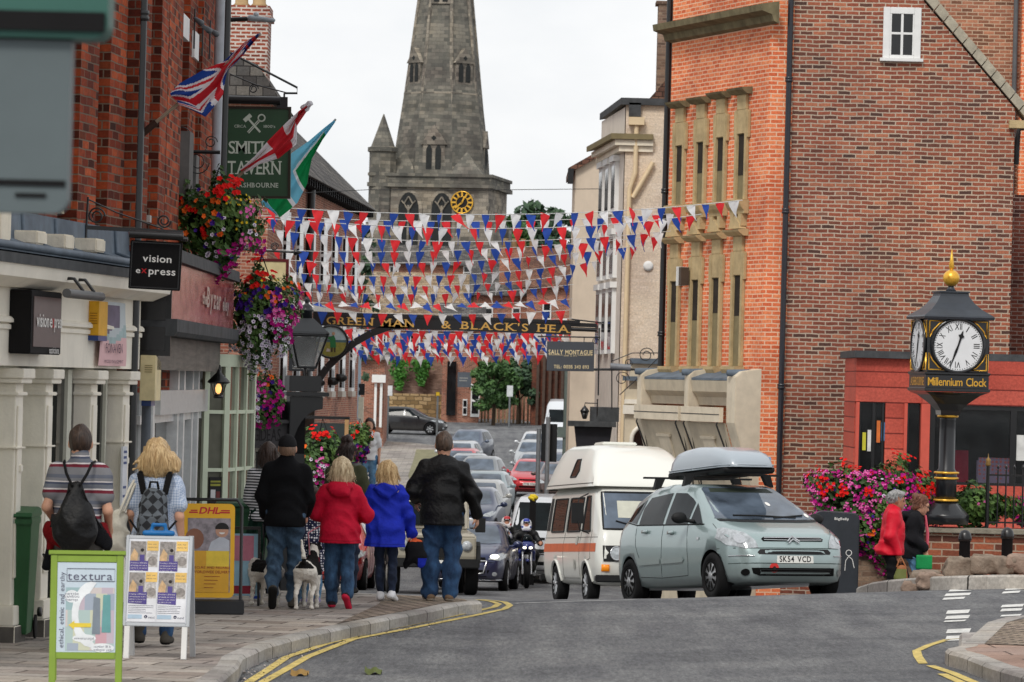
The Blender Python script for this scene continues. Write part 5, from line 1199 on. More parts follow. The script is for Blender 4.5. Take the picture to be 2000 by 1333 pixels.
# ---- church -------------------------------------------------------------------------------
dch=290
CH0=P(851,745,dch);CHX,CHZ=CH0.x,-1.0
rCh=empty('church',Matrix.Translation((CHX,dch,CHZ)) @ Matrix.Rotation(R(-9),4,'Z'),'grey sandstone church tower with tall ribbed spire and gold clock','church')
K_=dch/F_PX
STC=brick('church_stone',[(0,(102,98,90)),(.4,(148,141,129)),(.8,(170,161,146)),(1,(122,114,104))],(112,107,98),bw=.6,rh=.27,ms=.012,wob=.05,weather=.6,bump=.4,soot=(.08,.075,.065))
STD=brick('church_stone_dark',[(0,(98,97,91)),(.5,(120,117,108)),(1,(144,138,126))],(92,90,84),bw=.55,rh=.26,ms=.010,wob=.05,weather=.75,bump=.5,soot=(.06,.06,.055))
LOUV=M('louvre_dark',(46,48,48),.8,nz=.3)
def chz(v):return P(851,v,dch).z-CHZ
hw_=4.1;zp=chz(372);zt_=chz(346)
q=MB();q.box(-hw_,hw_,-hw_,hw_,-2,zp);q.build('tower',STC,rCh)
q=MB();q.box(-hw_-.35,hw_+.35,-hw_-.35,hw_+.35,zp,zp+.28);q.box(-hw_-.2,hw_+.2,-hw_-.2,hw_+.2,zp+.281,zt_-.2);q.box(-hw_-.32,hw_+.32,-hw_-.32,hw_+.32,zt_-.199,zt_+.02)
for k in range(19):
 x_= -hw_+.05+k*.43
 q.add([(x_,-hw_-.28,zp+.32),(x_+.2,-hw_-.28,zp+.32),(x_+.1,-hw_-.28,zp+.62),(x_+.1,-hw_-.2,zp+.47)],[(0,1,2),(0,3,1),(1,3,2),(2,3,0)])
q.build('parapet',STD,rCh)
for sx in (-1,1):
 for sy in (-1,1):
  q=MB();q.box(sx*hw_-(.9 if sx>0 else .35),sx*hw_+(.35 if sx>0 else .9),sy*hw_-(.9 if sy>0 else .5),sy*hw_+(.5 if sy>0 else .9),-2,zp-2.5);q.add([],[]);q.build('buttress',STC,rCh)
  # corner turret with pinnacle
x_= -3.55;q=MB();q.lathe([(.95,-2),(.95,chz(306)),(1.08,chz(304)),(1.08,chz(296)),(.85,chz(294)),(.03,chz(231))],8,(x_,-3.6,0),smooth=False);q.build('pinnacle',STD,rCh)
# spire: octagon with ribs
za_=zt_-.3;zap=za_+(346+466)*K_
def rad(z):return 3.40*(zap-z)/(zap-za_)
q=MB();q.lathe([(rad(za_)*1.06,za_-.5),(rad(za_)*1.0,za_+2.0),(rad(za_+12),za_+12),(rad(za_+24),za_+24),(.12,zap-.5)],8,ph=R(22.5),smooth=False);q.build('spire',STD,rCh)
q=MB()
for k in range(8):
 a=R(22.5)+k*math.pi/4;q.tube([(rad(z)*math.cos(a),rad(z)*math.sin(a),z) for z in (za_,za_+8,za_+16,za_+24,zap-.6)],[.17,.15,.13,.11,.06],5)
for v in (186,250):z=chz(v);q.lathe([(rad(z)+.02,z-.12),(rad(z)+.16,z-.06),(rad(z)+.16,z+.06),(rad(z)+.0,z+.14)],8,ph=R(22.5),smooth=False)
q.build('ribs',STC,rCh)
def lucarne(fa,v0,v1,w_):
 """gabled two light window on one face of the spire"""
 z0,z1=chz(v0),chz(v1);r0=rad(z0)*math.cos(R(22.5));Mx=Matrix.Rotation(fa,4,'Z');h=z1-z0
 q=MB(Mx);q.box(-w_,w_,-r0-.12,-r0+1.3,z0,z0+h*.62);q.prism([(-w_-.15,z0+h*.58),(w_+.15,z0+h*.58),(0,z1)],-r0-.2,-r0+1.6,'xz');f=q.build('lucarne',STC,rCh)
 q=MB(Mx)
 for s in (-1,1):q.prism([(s*w_*.42-w_*.26,z0+.15),(s*w_*.42+w_*.26,z0+.15),(s*w_*.42+w_*.26,z0+h*.48),(s*w_*.42,z0+h*.62),(s*w_*.42-w_*.26,z0+h*.48)],-r0-.16,-r0-.121,'xz')
 q.add([(a_*.5*w_*.5,-r0-.21,z0+h*.72+b_*.5*w_*.5) for a_,b_ in ((-1,0),(0,-1),(1,0),(0,1))],[(0,1,2,3)]);q.build('louvre',LOUV,f)
for fa,v0,v1 in ((0,340,250),(R(45),168,98),(R(-45),168,98),(R(90),335,255),(0,12,-50)):lucarne(fa,v0,v1,.78 if v0>200 else .72)
for sx in (-1,1):q=MB();q.add([(sx*3.9,-3.9,za_-.2),(sx*1.1,-3.9,za_-.2),(sx*3.9,-1.1,za_-.2),(sx*2.0,-2.0,chz(290))],[(0,1,3),(1,2,3),(2,0,3),(0,2,1)]);q.build('broach',STD,rCh)
# belfry windows and clock
for u in (800,865):
 xw=P(u,420,dch).x-CHX+.65;z0,z1=chz(500),chz(382);w_=.72
 pts=[(xw-w_,z0),(xw+w_,z0),(xw+w_,z1-1.25)]+[(xw+w_*math.cos(a)*1.0,z1-1.25+1.25*math.sin(a)) for a in np.linspace(.25,math.pi-.25,9)]+[(xw-w_,z1-1.25)]
 q=MB();q.prism([(xw+(a-xw)*1.35,z0+(b-z0)*1.05) for a,b in pts],-hw_-.10,-hw_-.0,'xz');f=q.build('belfry_window',STC,rCh)
 q=MB();q.prism(pts,-hw_-.13,-hw_-.101,'xz');q.build('louvre',LOUV,f)
 q=MB();q.box(xw-.07,xw+.07,-hw_-.2,-hw_-.131,z0,z1-.9)
 for sx in (-1,1):q.tube([(xw,-hw_-.17,z1-1.3),(xw+sx*.3,-hw_-.17,z1-.8),(xw+sx*.5,-hw_-.17,z1-.6)],.06,5);q.tube([(xw,-hw_-.17,z1-.3),(xw+sx*.3,-hw_-.17,z1-.8)],.06,5)
 q.build('tracery',STC,f)
xw=P(903,400,dch).x-CHX+.72;zc_=chz(400);q=MB();q.disc((xw,-hw_-.12,zc_),.80,32,'xz',0,.1);f=q.build('clock_dial',M('dial_black',(22,22,26),.5),rCh)
q=MB();q.lathe([(.80,-.0),(.80,-.05),(.72,-.05),(.72,0)],32,(xw,-hw_-.13,zc_),0,'y',ring=True);q.lathe([(.44,-.0),(.44,-.04),(.39,-.04),(.39,0)],28,(xw,-hw_-.13,zc_),0,'y',ring=True)
for h_ in range(12):q.T=Matrix.Translation((xw,-hw_-.15,zc_)) @ Matrix.Rotation(h_*math.pi/6,4,'Y');q.box(-.06,.06,-.03,0,.44,.72)
for an,ln in ((R(25),.42),(R(228),.62)):q.T=Matrix.Translation((xw,-hw_-.2,zc_)) @ Matrix.Rotation(an,4,'Y');q.box(-.05,.05,-.02,0,-.1,ln)
q.build('gold_numerals',GOLD,f)
# ---- trees -------------------------------------------------------------------------------------
def leafmat(name,stops):
 if name in MATS:return MATS[name]
 m,nt,b=newmat(name);tc=N(nt,'ShaderNodeTexCoord');n=N(nt,'ShaderNodeTexNoise',i_Scale=1.3,i_Detail=8.0,i_Roughness=.75);nt.links.new(tc.outputs['Object'],n.inputs['Vector'])
 r=ramp(nt,[(p,lin(c)) for p,c in stops]);nt.links.new(n.outputs['Fac'],r.inputs[0]);nt.links.new(r.outputs[0],b.inputs['Base Color']);b.inputs['Roughness'].default_value=.65
 b.inputs['Subsurface Weight'].default_value=0;MATS[name]=m;return m
LF1=leafmat('leaf_mid',[(.32,(34,58,30)),(.5,(62,96,46)),(.7,(98,132,66))]);LF2=leafmat('leaf_dark',[(.32,(28,48,34)),(.5,(52,78,52)),(.7,(82,108,70))])  # dark ramp tones also stand in for shade inside the tree crowns
def tree(p,h,r,n,mt,label,leaf=.35,seed=0,squash=1.0,group=None):
 rs=np.random.RandomState(seed);t=empty('tree',p,label,'tree',group)
 q=MB();q.tube([(0,0,-.5),(.05,0,h*.3),(-.05,.1,h*.55),(0,0,h*.8)],[r*.08,r*.07,r*.05,r*.02],8)
 for k in range(7):
  a=rs.uniform(0,6.28);q.tube([(0,0,h*(.3+.06*k)),(math.cos(a)*r*.35,math.sin(a)*r*.35,h*(.45+.06*k)),(math.cos(a)*r*.7,math.sin(a)*r*.7,h*(.52+.06*k))],[r*.035,r*.025,r*.01],5)
 q.build('trunk',M('bark',(74,62,50),.95,nz=.4),t)
 nc=58;cl=[]
 for k in range(nc):
  a=rs.uniform(0,6.28);zz=rs.beta(1.6,1.3);wr=r*(.35+.75*math.sin(math.pi*min(1,.18+zz*.8))**.8)*rs.uniform(.2,1.12)**.7
  cl.append((math.cos(a)*wr,math.sin(a)*wr,h*(.30+.68*zz*squash/1.05 if squash>.95 else .38+.6*zz),r*rs.uniform(.13,.34)))
 q=MB()
 for i in range(n):
  c=cl[rs.randint(nc)];d=rs.normal(size=3);d/=np.linalg.norm(d);rr=c[3]*rs.uniform(.55,1.05)
  ctr=np.array([c[0]+d[0]*rr,c[1]+d[1]*rr,c[2]+d[2]*rr*.8]);nrm=d+rs.normal(size=3)*.55+np.array([0,0,.35]);nrm/=np.linalg.norm(nrm)
  t1=np.cross(nrm,rs.normal(size=3));t1/=np.linalg.norm(t1);t2=np.cross(nrm,t1);s_=leaf*rs.uniform(.6,1.3)
  q.add([ctr-t1*s_,ctr-t2*s_*.5,ctr+t1*s_,ctr+t2*s_*.5],[(0,1,2,3)],0)
 q.build('crown',mt,t,fix=False)
for i,(u,v,y,w_,h_,mt,lb) in enumerate(((1050,392,330,95,9,LF2,'tall dark round tree right of the church tower, above the bunting'),(1005,420,322,60,8,LF1,'smaller tree touching the church tower on its right'),(1100,405,318,60,8,LF2,'dark tree half hidden by the cream house gable'))):
 p=P(u,v,y);hh=p.z+1;tree(Vector((p.x,y,-1)),hh,w_*y/F_PX*.62,2600,mt,lb,.42,30+i,.9)
for i,(u,v,y,w_,n,mt,lb) in enumerate(((966,706,236,84,4200,LF1,'low bushy green tree on the left of the pair above the car queue'),(1014,704,240,84,4200,LF2,'taller darker street tree right of the bushy one, by the bus stop sign'),(952,590,262,40,1400,LF1,'bright green tree top glimpsed through the bunting'))):
 p=P(u,v,y);g=gz(p.x,y);tree(Vector((p.x,y,g)),p.z-g,w_*y/F_PX*.6,n,mt,lb,.17,50+i,1.05)
tree(Vector((P(706,420,175).x,175,-2)),P(706,395,175).z+2,.7,700,LF2,'thin dark tree peeping behind the hipped slate roof',.2,61)
# ---- middle distance buildings ----------------------------------------------------------------------
def blk(name,label,cat,y,u0,u1,vt,depth,mat_,roof=None,rv=0,base=None,wins=(),wc=None,ang=0.0):
 p0,p1=P(u0,vt,y),P(u1,vt,y);zb_=(gz(p0.x,y) if base is None else base)-.3
 r_=empty(name,frame(Vector((p0.x,y,zb_)),ang),label,cat);W=p1.x-p0.x;H=p0.z-zb_
 q=MB();q.box(0,W,0,depth,-1,H);q.build('wall',mat_,r_)
 if roof:
  rh=rv*y/F_PX;q=MB();q.add([(-.3,-.4,H-.05),(W+.3,-.4,H-.05),(W+.3,depth+.4,H-.05),(-.3,depth+.4,H-.05),(-.3,depth/2,H+rh),(W+.3,depth/2,H+rh)],[(0,1,5,4),(2,3,4,5),(1,2,5),(3,0,4),(3,2,1,0)]);q.build('roof',roof,r_)
 for (a,b,c,d) in wins:
  A0,B0=P(a,c,y),P(b,d,y);q=MB();q.box(A0.x-p0.x,B0.x-p0.x,-.08,-.0,B0.z-zb_,A0.z-zb_);f=q.build('window',wc or WHITE,r_)
  q=MB();k=.14*(B0.x-A0.x);hm=(A0.z-B0.z);q.box(A0.x-p0.x+k,B0.x-p0.x-k,-.10,-.081,B0.z-zb_+hm*.1,B0.z-zb_+hm*.46);q.box(A0.x-p0.x+k,B0.x-p0.x-k,-.10,-.081,B0.z-zb_+hm*.54,B0.z-zb_+hm*.92);q.build('pane',GLD,f)
 return r_
TILE2=brick('buff_tile_roof',[(0,(124,108,88)),(.5,(156,138,114)),(1,(172,154,130))],(96,82,68),bw=.25,rh=.16,ms=.012,weather=.4,bump=.6)
blk('brick_house','old brick house with a wide buff tiled roof in front of the church tower','house',258,690,930,634,9,BR_B,TILE2,108,wins=((735,755,650,690),(800,820,650,690),(880,900,650,690)))
blk('brick_house','red brick house with a dark slate roof at the foot of the church tower','house',274,676,940,512,8,BR_B,SLATE,40,wins=((760,778,520,545),(905,920,520,545)))
blk('brick_house','red brick gabled house among chimneys right of the church','house',258,925,1040,575,8,BR_B,SLATE,70,wins=((945,962,600,640),(1000,1016,600,640)))
blk('brick_house','orange brick house with brown roof right of the bunting tree','house',252,1030,1130,560,8,BR_B,TILE,80,wins=((1060,1076,590,625),))
for i,(u,v) in enumerate(((862,470),(905,478))):
 pass
rk_=empty('chimney_stack',P(1013,505,259),'brick chimney stack with pale pots right of the church tower','chimney')
q=MB();q.box(-1.2,1.2,0,1,-3,.6);q.build('stack',BR_B,rk_)
for k in range(4):q=MB();q.lathe([(.2,.6),(.16,1.2),(.2,1.25)],10,(-.85+.56*k,.5,0));q.build('pot',M('terracotta',(176,150,112),.9),rk_)
blk('boundary_wall','tall brown brick wall hung with ivy behind the black hatchback','wall',244,752,868,700,1,brick('brick_ivywall',[(0,(120,92,80)),(1,(168,138,122))],(140,120,108),weather=.45))
blk('stone_wall','low buff stone wall at the foot of the ivy wall','wall',242,752,866,768,.8,brick('stone_rubble',[(0,(120,98,66)),(.5,(170,140,98)),(1,(190,164,124))],(110,92,66),bw=.5,rh=.25,ms=.03,weather=.35,wob=.1))
blk('brick_cottage','brick cottage with a dark hanging board and white door by the junction','house',241,866,938,640,6,BR_B,SLATE,50,wins=((904,912,780,812),(920,936,750,815)))
q=MB();a,b=P(874,706,240.8),P(889,812,240.8);q.box(a.x,b.x,240.7,240.9,b.z,a.z);q.build('shop_window',GLD,label='tall dark narrow window of the brick cottage',cat='window')
a,b=P(894,727,239),P(920,757,239);hb=empty('hanging_sign',Vector((a.x,239,b.z)),'grey square hanging sign on the brick cottage across the junction','sign')
q=MB();q.box(0,b.x-a.x,0,.08,0,a.z-b.z);q.build('board',M('sign_slate',(86,92,100),.6),hb);q=MB();q.box(.1,.6,-.01,-.001,.5,.56);q.box(.1,.55,-.01,-.001,.35,.41);q.build('lettering',M('sign_pale',(150,150,146),.6),hb)
# ivy
def ivy(u,v0,v1,wd,seed,label):
 a,b=P(u,v0,243.6),P(u,v1,243.6);rs=random.Random(seed);q=MB()
 for i in range(600):
  t=rs.random()**1.2;w_=wd*(1-t*.8);c=Vector((a.x+rs.gauss(0,w_),243.5-rs.random()*.3,a.z+(b.z-a.z)*t));s_=rs.uniform(.06,.16)
  d=Vector((rs.uniform(-1,1),-.6,rs.uniform(-1,1))).normalized();e=d.cross(Vector((rs.random(),rs.random(),rs.random()))).normalized();f=d.cross(e)
  q.add([c-e*s_,c-f*s_*.6,c+e*s_,c+f*s_*.6],[(0,1,2,3)])
 q.build('ivy',leafmat('leaf_ivy',[(.3,(44,90,34)),(.6,(78,136,50)),(.8,(110,160,70))]),fix=False,label=label,cat='ivy')
ivy(781,705,762,.32,1,'longer ivy trail on the left of the brown wall');ivy(825,705,754,.3,2,'shorter ivy trail on the right of the brown wall')
# slatted fence of brick piers
q=MB();fz=empty('pier_fence',Vector((P(938,840,243).x,243,gz(0,243))),'row of weathered timber posts fencing the yard under the street trees','fence')
rs=random.Random(9)
for k in range(26):
 x_=k*.21+rs.uniform(-.03,.03);q=MB();h_=rs.uniform(2.1,2.5);q.box(x_,x_+.12,0,.1,0,h_);q.build('post',M('fence_wood_%d' % (k % 3),((150,130,104),(172,152,124),(120,102,82))[k % 3],.9,nz=.3),fz)
blk('brick_barn','dark ribbed brick building at the right end of the junction','building',239,1040,1135,690,5,brick('brick_barn',[(0,(110,62,48)),(1,(150,88,66))],(110,90,80),weather=.5),wins=())
q=MB()
for k in range(7):x_=P(1046+k*12,800,238.8).x;q.box(x_,x_+.16,238.6,238.95,-1,P(1050,698,239).z)
q.build('barn_ribs',M('rib_dark',(84,70,62),.9,nz=.3),bpy.data.objects['brick_barn']);bpy.data.objects['barn_ribs'].matrix_parent_inverse=bpy.data.objects['brick_barn'].matrix_world.inverted()
blk('brick_building','red brick building with white downpipes left of the parked black hatchback','building',205,700,752,700,6,BR_B,SLATE,26)
hp_=empty('rainwater_hopper',P(740,740,204.5),'white rainwater hopper with two white downpipes on the far brick building','rainwater hopper')
for u in (734,745):q=MB();a,b=P(u,749,204.5)-P(740,740,204.5),P(u,835,204.5)-P(740,740,204.5);q.box(a.x-.06,a.x+.06,-.1,.2,b.z,a.z);q.build('downpipe',WHITE,hp_)
a,b=P(727,732,204.5)-P(740,740,204.5),P(753,748,204.5)-P(740,740,204.5);q=MB();q.box(a.x,b.x,-.3,.2,b.z,a.z);q.build('hopper',WHITE,hp_)
def signpost(u,v0,v1,y,wd,hh,col,label,poly=None):
 p=P(u,v1,y);g=gz(p.x,y);s=empty('sign_post',Vector((p.x,y,g)),label,'signpost');t=P(u,v0,y).z-g
 q=MB();q.tube([(0,0,0),(0,0,t)],.05,8);q.build('post',M('post_grey',(110,114,116),.5),s)
 q=MB();q.box(-wd/2,wd/2,-.07,-.05,t-hh,t);q.build('sign_plate',col,s,bevel=.01);return s
signpost(994,753,838,232,.36,.65,M('sign_plate_pale',(206,210,210),.5),'bus stop flag on a thin grey post under the street trees')
signpost(757,753,838,214,.42,.55,M('sign_plate_white',(220,222,222),.5),'white rectangular sign on a post beside the far brick building')
signpost(853,766,850,212,.2,.2,M('yellow_cap',(206,170,40),.6),'thin post with a yellow cap in front of the ivy wall')
p=P(697,740,160);lp_=empty('pillar_sign',Vector((p.x,160,gz(p.x,160))),'cream pillar with a small black oval signboard by the far pavement','pillar')
q=MB();q.box(-.28,.28,0,.5,0,P(697,775,160).z-gz(p.x,160));q.build('pillar',M('pillar_cream',(226,214,190),.7),lp_)
q=MB();z_=P(697,772,160).z-gz(p.x,160);q.box(-.32,.32,-.06,-.001,z_,z_+.45);q.build('signboard',BLACK,lp_);q=MB();q.disc((0,-.065,z_+.23),.12,16,'xz');q.build('oval',M('oval_pale',(190,190,190),.5),lp_)
blk('pale_door_house','narrow house front with a pale blue grey door beyond the Georgian building','house',158,660,700,640,4,M('blue_grey_render',(150,166,178),.7,dirt=.3),None,0,wins=((668,682,690,730),(668,682,770,830)))
# ---- gallows sign across the street ------------------------------------------------------------------
dg_=100
g0=P(612,612,dg_);gs=empty('gallows_sign',Matrix.Translation(g0) @ Matrix.Rotation(R(.6),4,'Y'),'long black gallows sign beam with gold lettering spanning the street','sign')
Lb=(P(1172,625,dg_)-g0).x;Hb=.30
q=MB();q.box(0,Lb*.90,-.09,.09,-Hb,-.02);q.box(-.0,Lb*.93,-.12,.12,-.018,.05);q.box(Lb*.9,Lb*.99,-.05,.05,-.1,.0);q.tube([(Lb*.89,0,-.16),(Lb*.99,0,-.16)],.05,8);q.tube([(Lb*.9,0,.08),(Lb*1.04,0,-.0)],.018,6);q.tube([(Lb*1.03,0,.2),(Lb*1.03,0,-.6)],.018,6);q.build('beam',BLACK,gs)
q=MB();put_text(q,'GREEN MAN',(Lb*.2,-Hb*.54),Lb*.305,.185,.01,True,y=-.095,gap=.16);put_text(q,'&',(Lb*.465,-Hb*.54),.24,.185,.01,y=-.095);put_text(q,"BLACK'S HEA",(Lb*.705,-Hb*.54),Lb*.375,.185,.01,True,y=-.095,gap=.16);q.build('gold_lettering',TXG,gs)
pts=[P(u,v,dg_)-g0 for u,v in ((608,800),(612,770),(622,745),(640,718),(664,694),(694,668),(726,650),(762,637),(800,632))]
q=MB()
for s_,e_ in zip(pts,pts[1:]):
 d=(e_-s_).normalized();n=Vector((-d.z,0,d.x))*.085
 q.add([s_+n+Vector((0,-.09,0)),e_+n+Vector((0,-.09,0)),e_-n+Vector((0,-.09,0)),s_-n+Vector((0,-.09,0)),s_+n+Vector((0,.09,0)),e_+n+Vector((0,.09,0)),e_-n+Vector((0,.09,0)),s_-n+Vector((0,.09,0))],[(0,1,2,3),(7,6,5,4),(0,4,5,1),(3,2,6,7),(1,5,6,2),(0,3,7,4)])
q.build('curved_brace',BLACK,gs)
q=MB();a=P(604,795,dg_)-g0;q.box(a.x-.1,a.x+.16,-.12,.12,a.z-4.2,a.z);q.build('post',M('weathered_post',(70,64,58),.9,nz=.3),gs)
for u,v in ((625,748),(652,745),(668,738)):
 a=P(u,v,dg_)-g0;q=MB();q.lathe([(.10,-.12),(.10,.06),(.05,.14),(.01,.15)],10,(a.x,-.2,a.z),0,'x');q.tube([(a.x,-.2,a.z),(a.x+.05,-.1,a.z+.1)],.015,5);q.build('spotlight',BLACK,gs)
 # painted roundel under the beam
a=P(647,668,99.6);rn=empty('roundel_sign',a,'round painted inn sign of a hunter in a green coat under the beam','sign');r_=.37
q=MB();q.lathe([(r_,-.05),(r_+.05,-.03),(r_+.05,.05),(r_,.05)],28,(0,0,0),0,'y',ring=True);q.tube([(0,0,r_),(0,0,r_+.15)],.02,6);q.build('rim',BLACK,rn)
def rnd_m(a_,b_):
 x,z=(a_-.5)*2,(b_-.5)*2
 return 0
q=MB();q.disc((0,-.01,0),r_,28,'xz',0);
n_=20;q.add([(r_*.985*math.cos(math.pi+math.pi*k/n_),-.014,r_*.985*math.sin(math.pi+math.pi*k/n_)+.0) for k in range(n_+1)],[tuple(range(n_+1))],1)
q.box(-r_*.97,r_*.97,-.016,-.0142,-.01,.05,2)
q.prism([(-.02,-.14),(.12,-.14),(.1,.08),(.06,.16),(-.04,.12),(-.16,.13),(-.16,.1),(-.03,.05)],-.022,-.0165,'xz',3);q.disc((.05,-.018,.2),.04,12,'xz',4,-.004);q.box(-.22,.02,-.024,-.0222,.12,.135,5)
q.box(0,.04,-.022,-.0165,-.25,-.14,5);q.box(.07,.11,-.022,-.0165,-.25,-.14,5);q.prism([(-.12,-.24),(-.02,-.24),(-.02,-.18),(-.10,-.16)],-.022,-.0165,'xz',6)
q.build('painting',[M('roundel_sky',(176,196,200),.6),M('roundel_field',(150,146,70),.6,nz=.3,ns=12),M('roundel_trees',(80,108,112),.6),M('roundel_green',(46,120,70),.6),M('roundel_skin',(190,150,120),.6),M('roundel_brown',(70,56,44),.6),M('roundel_dog',(200,190,180),.6)],rn)
# dark sign under the lantern, notice board
a,b=P(565,658,70),P(614,726,70);s=empty('pub_sign',Vector((a.x,70,b.z)),'dark pub sign with small pale lettering behind the black lantern','sign')
q=MB();q.box(0,b.x-a.x,0,.06,0,a.z-b.z);q.build('board',M('sign_navy',(34,36,40),.5),s,bevel=.01);q=MB();put_text(q,'FOUR CHIMNEYS',((b.x-a.x)*.5,.09),.3,.035,.01,y=-.004);put_text(q,'BED AND BREAKFAST',((b.x-a.x)*.5,.045),.3,.018,y=-.004);q.build('lettering',M('sign_pale2',(160,160,156),.6),s)
a,b=P(612,826,84),P(672,880,84);s=empty('notice_board',Vector((a.x,84,b.z)),'dark green wooden notice board on posts behind the flower tubs','notice board')
q=MB();q.box(0,b.x-a.x,0,.06,0,a.z-b.z);q.build('board',M('board_green_black',(46,54,54),.6),s);q=MB();q.box(b.x-a.x,b.x-a.x+.08,-.02,.08,-1,a.z-b.z+.1,0);q.box(-.3,b.x-a.x+.1,-.02,.04,a.z-b.z+.08,a.z-b.z+.14,1);q.build('post',[M('pale_wood',(170,136,96),.8),BLACK],s)
# ---- sally montague sign on its bracket
dS=86;a,b=P(1069,667,dS),P(1160,727,dS);s=empty('hanging_sign',Matrix.Translation((a.x,dS,b.z)) @ Matrix.Rotation(R(-.5),4,'Y'),'grey SALLY MONTAGUE hanging sign with cream lettering on an iron bracket','sign')
W_,H_=b.x-a.x,a.z-b.z;CRL=M('cream_letter',(226,208,164),.6)
q=MB();q.box(0,W_,0,.04,0,H_);q.build('board',M('sign_grey',(74,78,84),.6,nz=.06),s,bevel=.005)
q=MB();put_text(q,'SALLY MONTAGUE',(W_/2,H_*.64),W_*.93,.095,.018,False,y=-.003);put_text(q,'HAIR & SPA',(W_/2,H_*.52),W_*.28,.026,.0,y=-.003);put_text(q,'TEL: 01335 343 893',(W_*.52,H_*.15),W_*.74,.07,.014,False,y=-.003);q.box(W_*.04,W_*.34,-.002,0,H_*.535,H_*.545);q.box(W_*.66,W_*.96,-.002,0,H_*.535,H_*.545);q.build('lettering',CRL,s)
q=MB();q.tube([(-.2,.02,H_+.10),(W_+.12,.02,H_+.10)],.015,6);q.tube([(W_*.78,.02,H_+.10),(W_*.78,.02,H_)],.01,5);q.tube([(W_+.1,.02,H_+.3),(W_+.1,.02,-.5)],.016,6);scroll(q,(W_+.02,.02,H_+.02),.07);q.build('bracket',BLACK,s)
# iron scroll bracket and small lamp at the cream building
a=P(1240,765,90);s=empty('scroll_bracket',a,'wrought iron scroll bracket with a grey tube lamp on the cream building corner','bracket')
def rb_(u,v):return P(u,v,90)-a
q=MB();q.tube([rb_(1150,722),rb_(1240,722)],.028,6);q.tube([rb_(1195,690),rb_(1195,800)],.014,6);q.tube([rb_(1195,706),rb_(1235,690),rb_(1285,690)],.012,5);q.tube([rb_(1210,772),rb_(1250,735),rb_(1285,700)],.012,5)
c_=rb_(1262,694);scroll(q,(c_.x,0,c_.z),.17,1.5,.011);c_=rb_(1228,708);scroll(q,(c_.x,0,c_.z),.09,1.5,.01,flip=-1);c_=rb_(1215,740);scroll(q,(c_.x,0,c_.z),.16,1.3,.01);c_=rb_(1278,735);scroll(q,(c_.x,0,c_.z),.1,1.3,.01)
q.build('ironwork',BLACK,s);q=MB();q.tube([rb_(1192,716),rb_(1232,719)],.075,12);q.build('lamp_tube',M('lamp_tube_grey',(120,124,130),.4),s)
a=P(1142,805,92);s=empty('wall_lantern',a,'small black wall lantern above the dark shop bay at right','lantern')
q=MB();q.lathe([(.01,.14),(.05,.1),(.10,.03),(.1,.0)],10);q.lathe([(.09,0),(.05,-.14),(.04,-.16)],6);q.tube([(0,0,.13),(.0,0,.2),(.28,0,.2),(.28,0,-.1)],.014,6);q.tube([(.28,0,.3),(.28,0,-.05)],.014,6);q.build('lantern_frame',BLACK,s)
# traffic sign poles with the back of a board
def gp(u,y):p=P(u,745,y);return Vector((p.x,y,gz(p.x,y)))
b0=gp(1064,100);s=empty('traffic_sign',b0,'black back of a traffic sign on two grey poles in front of the red hatchback','traffic sign')
zt0=P(1055,838,100).z-b0.z;zt1=P(1072,815,100).z-b0.z
q=MB();q.tube([(-.11,0,0),(-.11,0,zt0)],.055,10);q.build('pole',M('galvanised',(128,132,136),.45,metal=.3),s);q=MB();q.tube([(.11,-.1,0),(.11,-.1,zt1)],.055,10);q.build('pole',M('galvanised',(128,132,136),.45,metal=.3),s)
q=MB();a,b=P(1058,828,100),P(1087,903,100);q.box(a.x-b0.x,b.x-b0.x,.06,.09,b.z-b0.z,a.z-b0.z);q.build('sign_plate',M('sign_back',(30,31,33),.6),s,bevel=.008)
b0=gp(1106,135);s=empty('lamp_post',b0,'slim grey green post with a small box beside the parked cars at right','post')
q=MB();q.tube([(0,0,0),(0,0,P(1106,700,135).z-b0.z)],.07,8);z_=P(1100,855,135).z-b0.z;q.box(-.25,.05,-.1,.1,z_,z_+.35);q.build('post',M('post_green_grey',(96,106,100),.6),s)
b0=gp(1047,92);s=empty('bollard',b0,'dark bollard wrapped at the top in yellow cloth beside the white van','bollard');z_=P(1047,975,92).z-b0.z
q=MB();q.box(-.07,.07,-.07,.07,0,z_);q.build('shaft',BLACKM,s);sd_=SDF().ell((0,0,z_+.02),(.11,.1,.09));sd_.disp=wrinkle(.02,20,20,20,4);sd_.build('yellow_cloth',M('yellow_cloth',(216,190,50),.8),s,.02)
# street lamp head, top left
b0=P(452,38,50);s=empty('street_lamp',b0,'grey street lamp head on a black arm above the tavern sign','street lamp')
q=MB();q.tube([(-.12,0,-.02),(.05,0,.0),(.2,0,.01)],.028,8);q.build('arm',BLACK,s)
q=SDF().cap((.24,0,.02),(.5,0,.0),.055,.04,0,((0,0,1),.7));q.build('lamp_head',M('lamp_head_grey',(150,160,166),.4),s,.012);q=MB();q.lathe([(.03,.03),(.035,.06),(.02,.075),(.001,.076)],10,(.3,0,.02));q.build('photocell',M('cell',(190,196,200),.4),s)
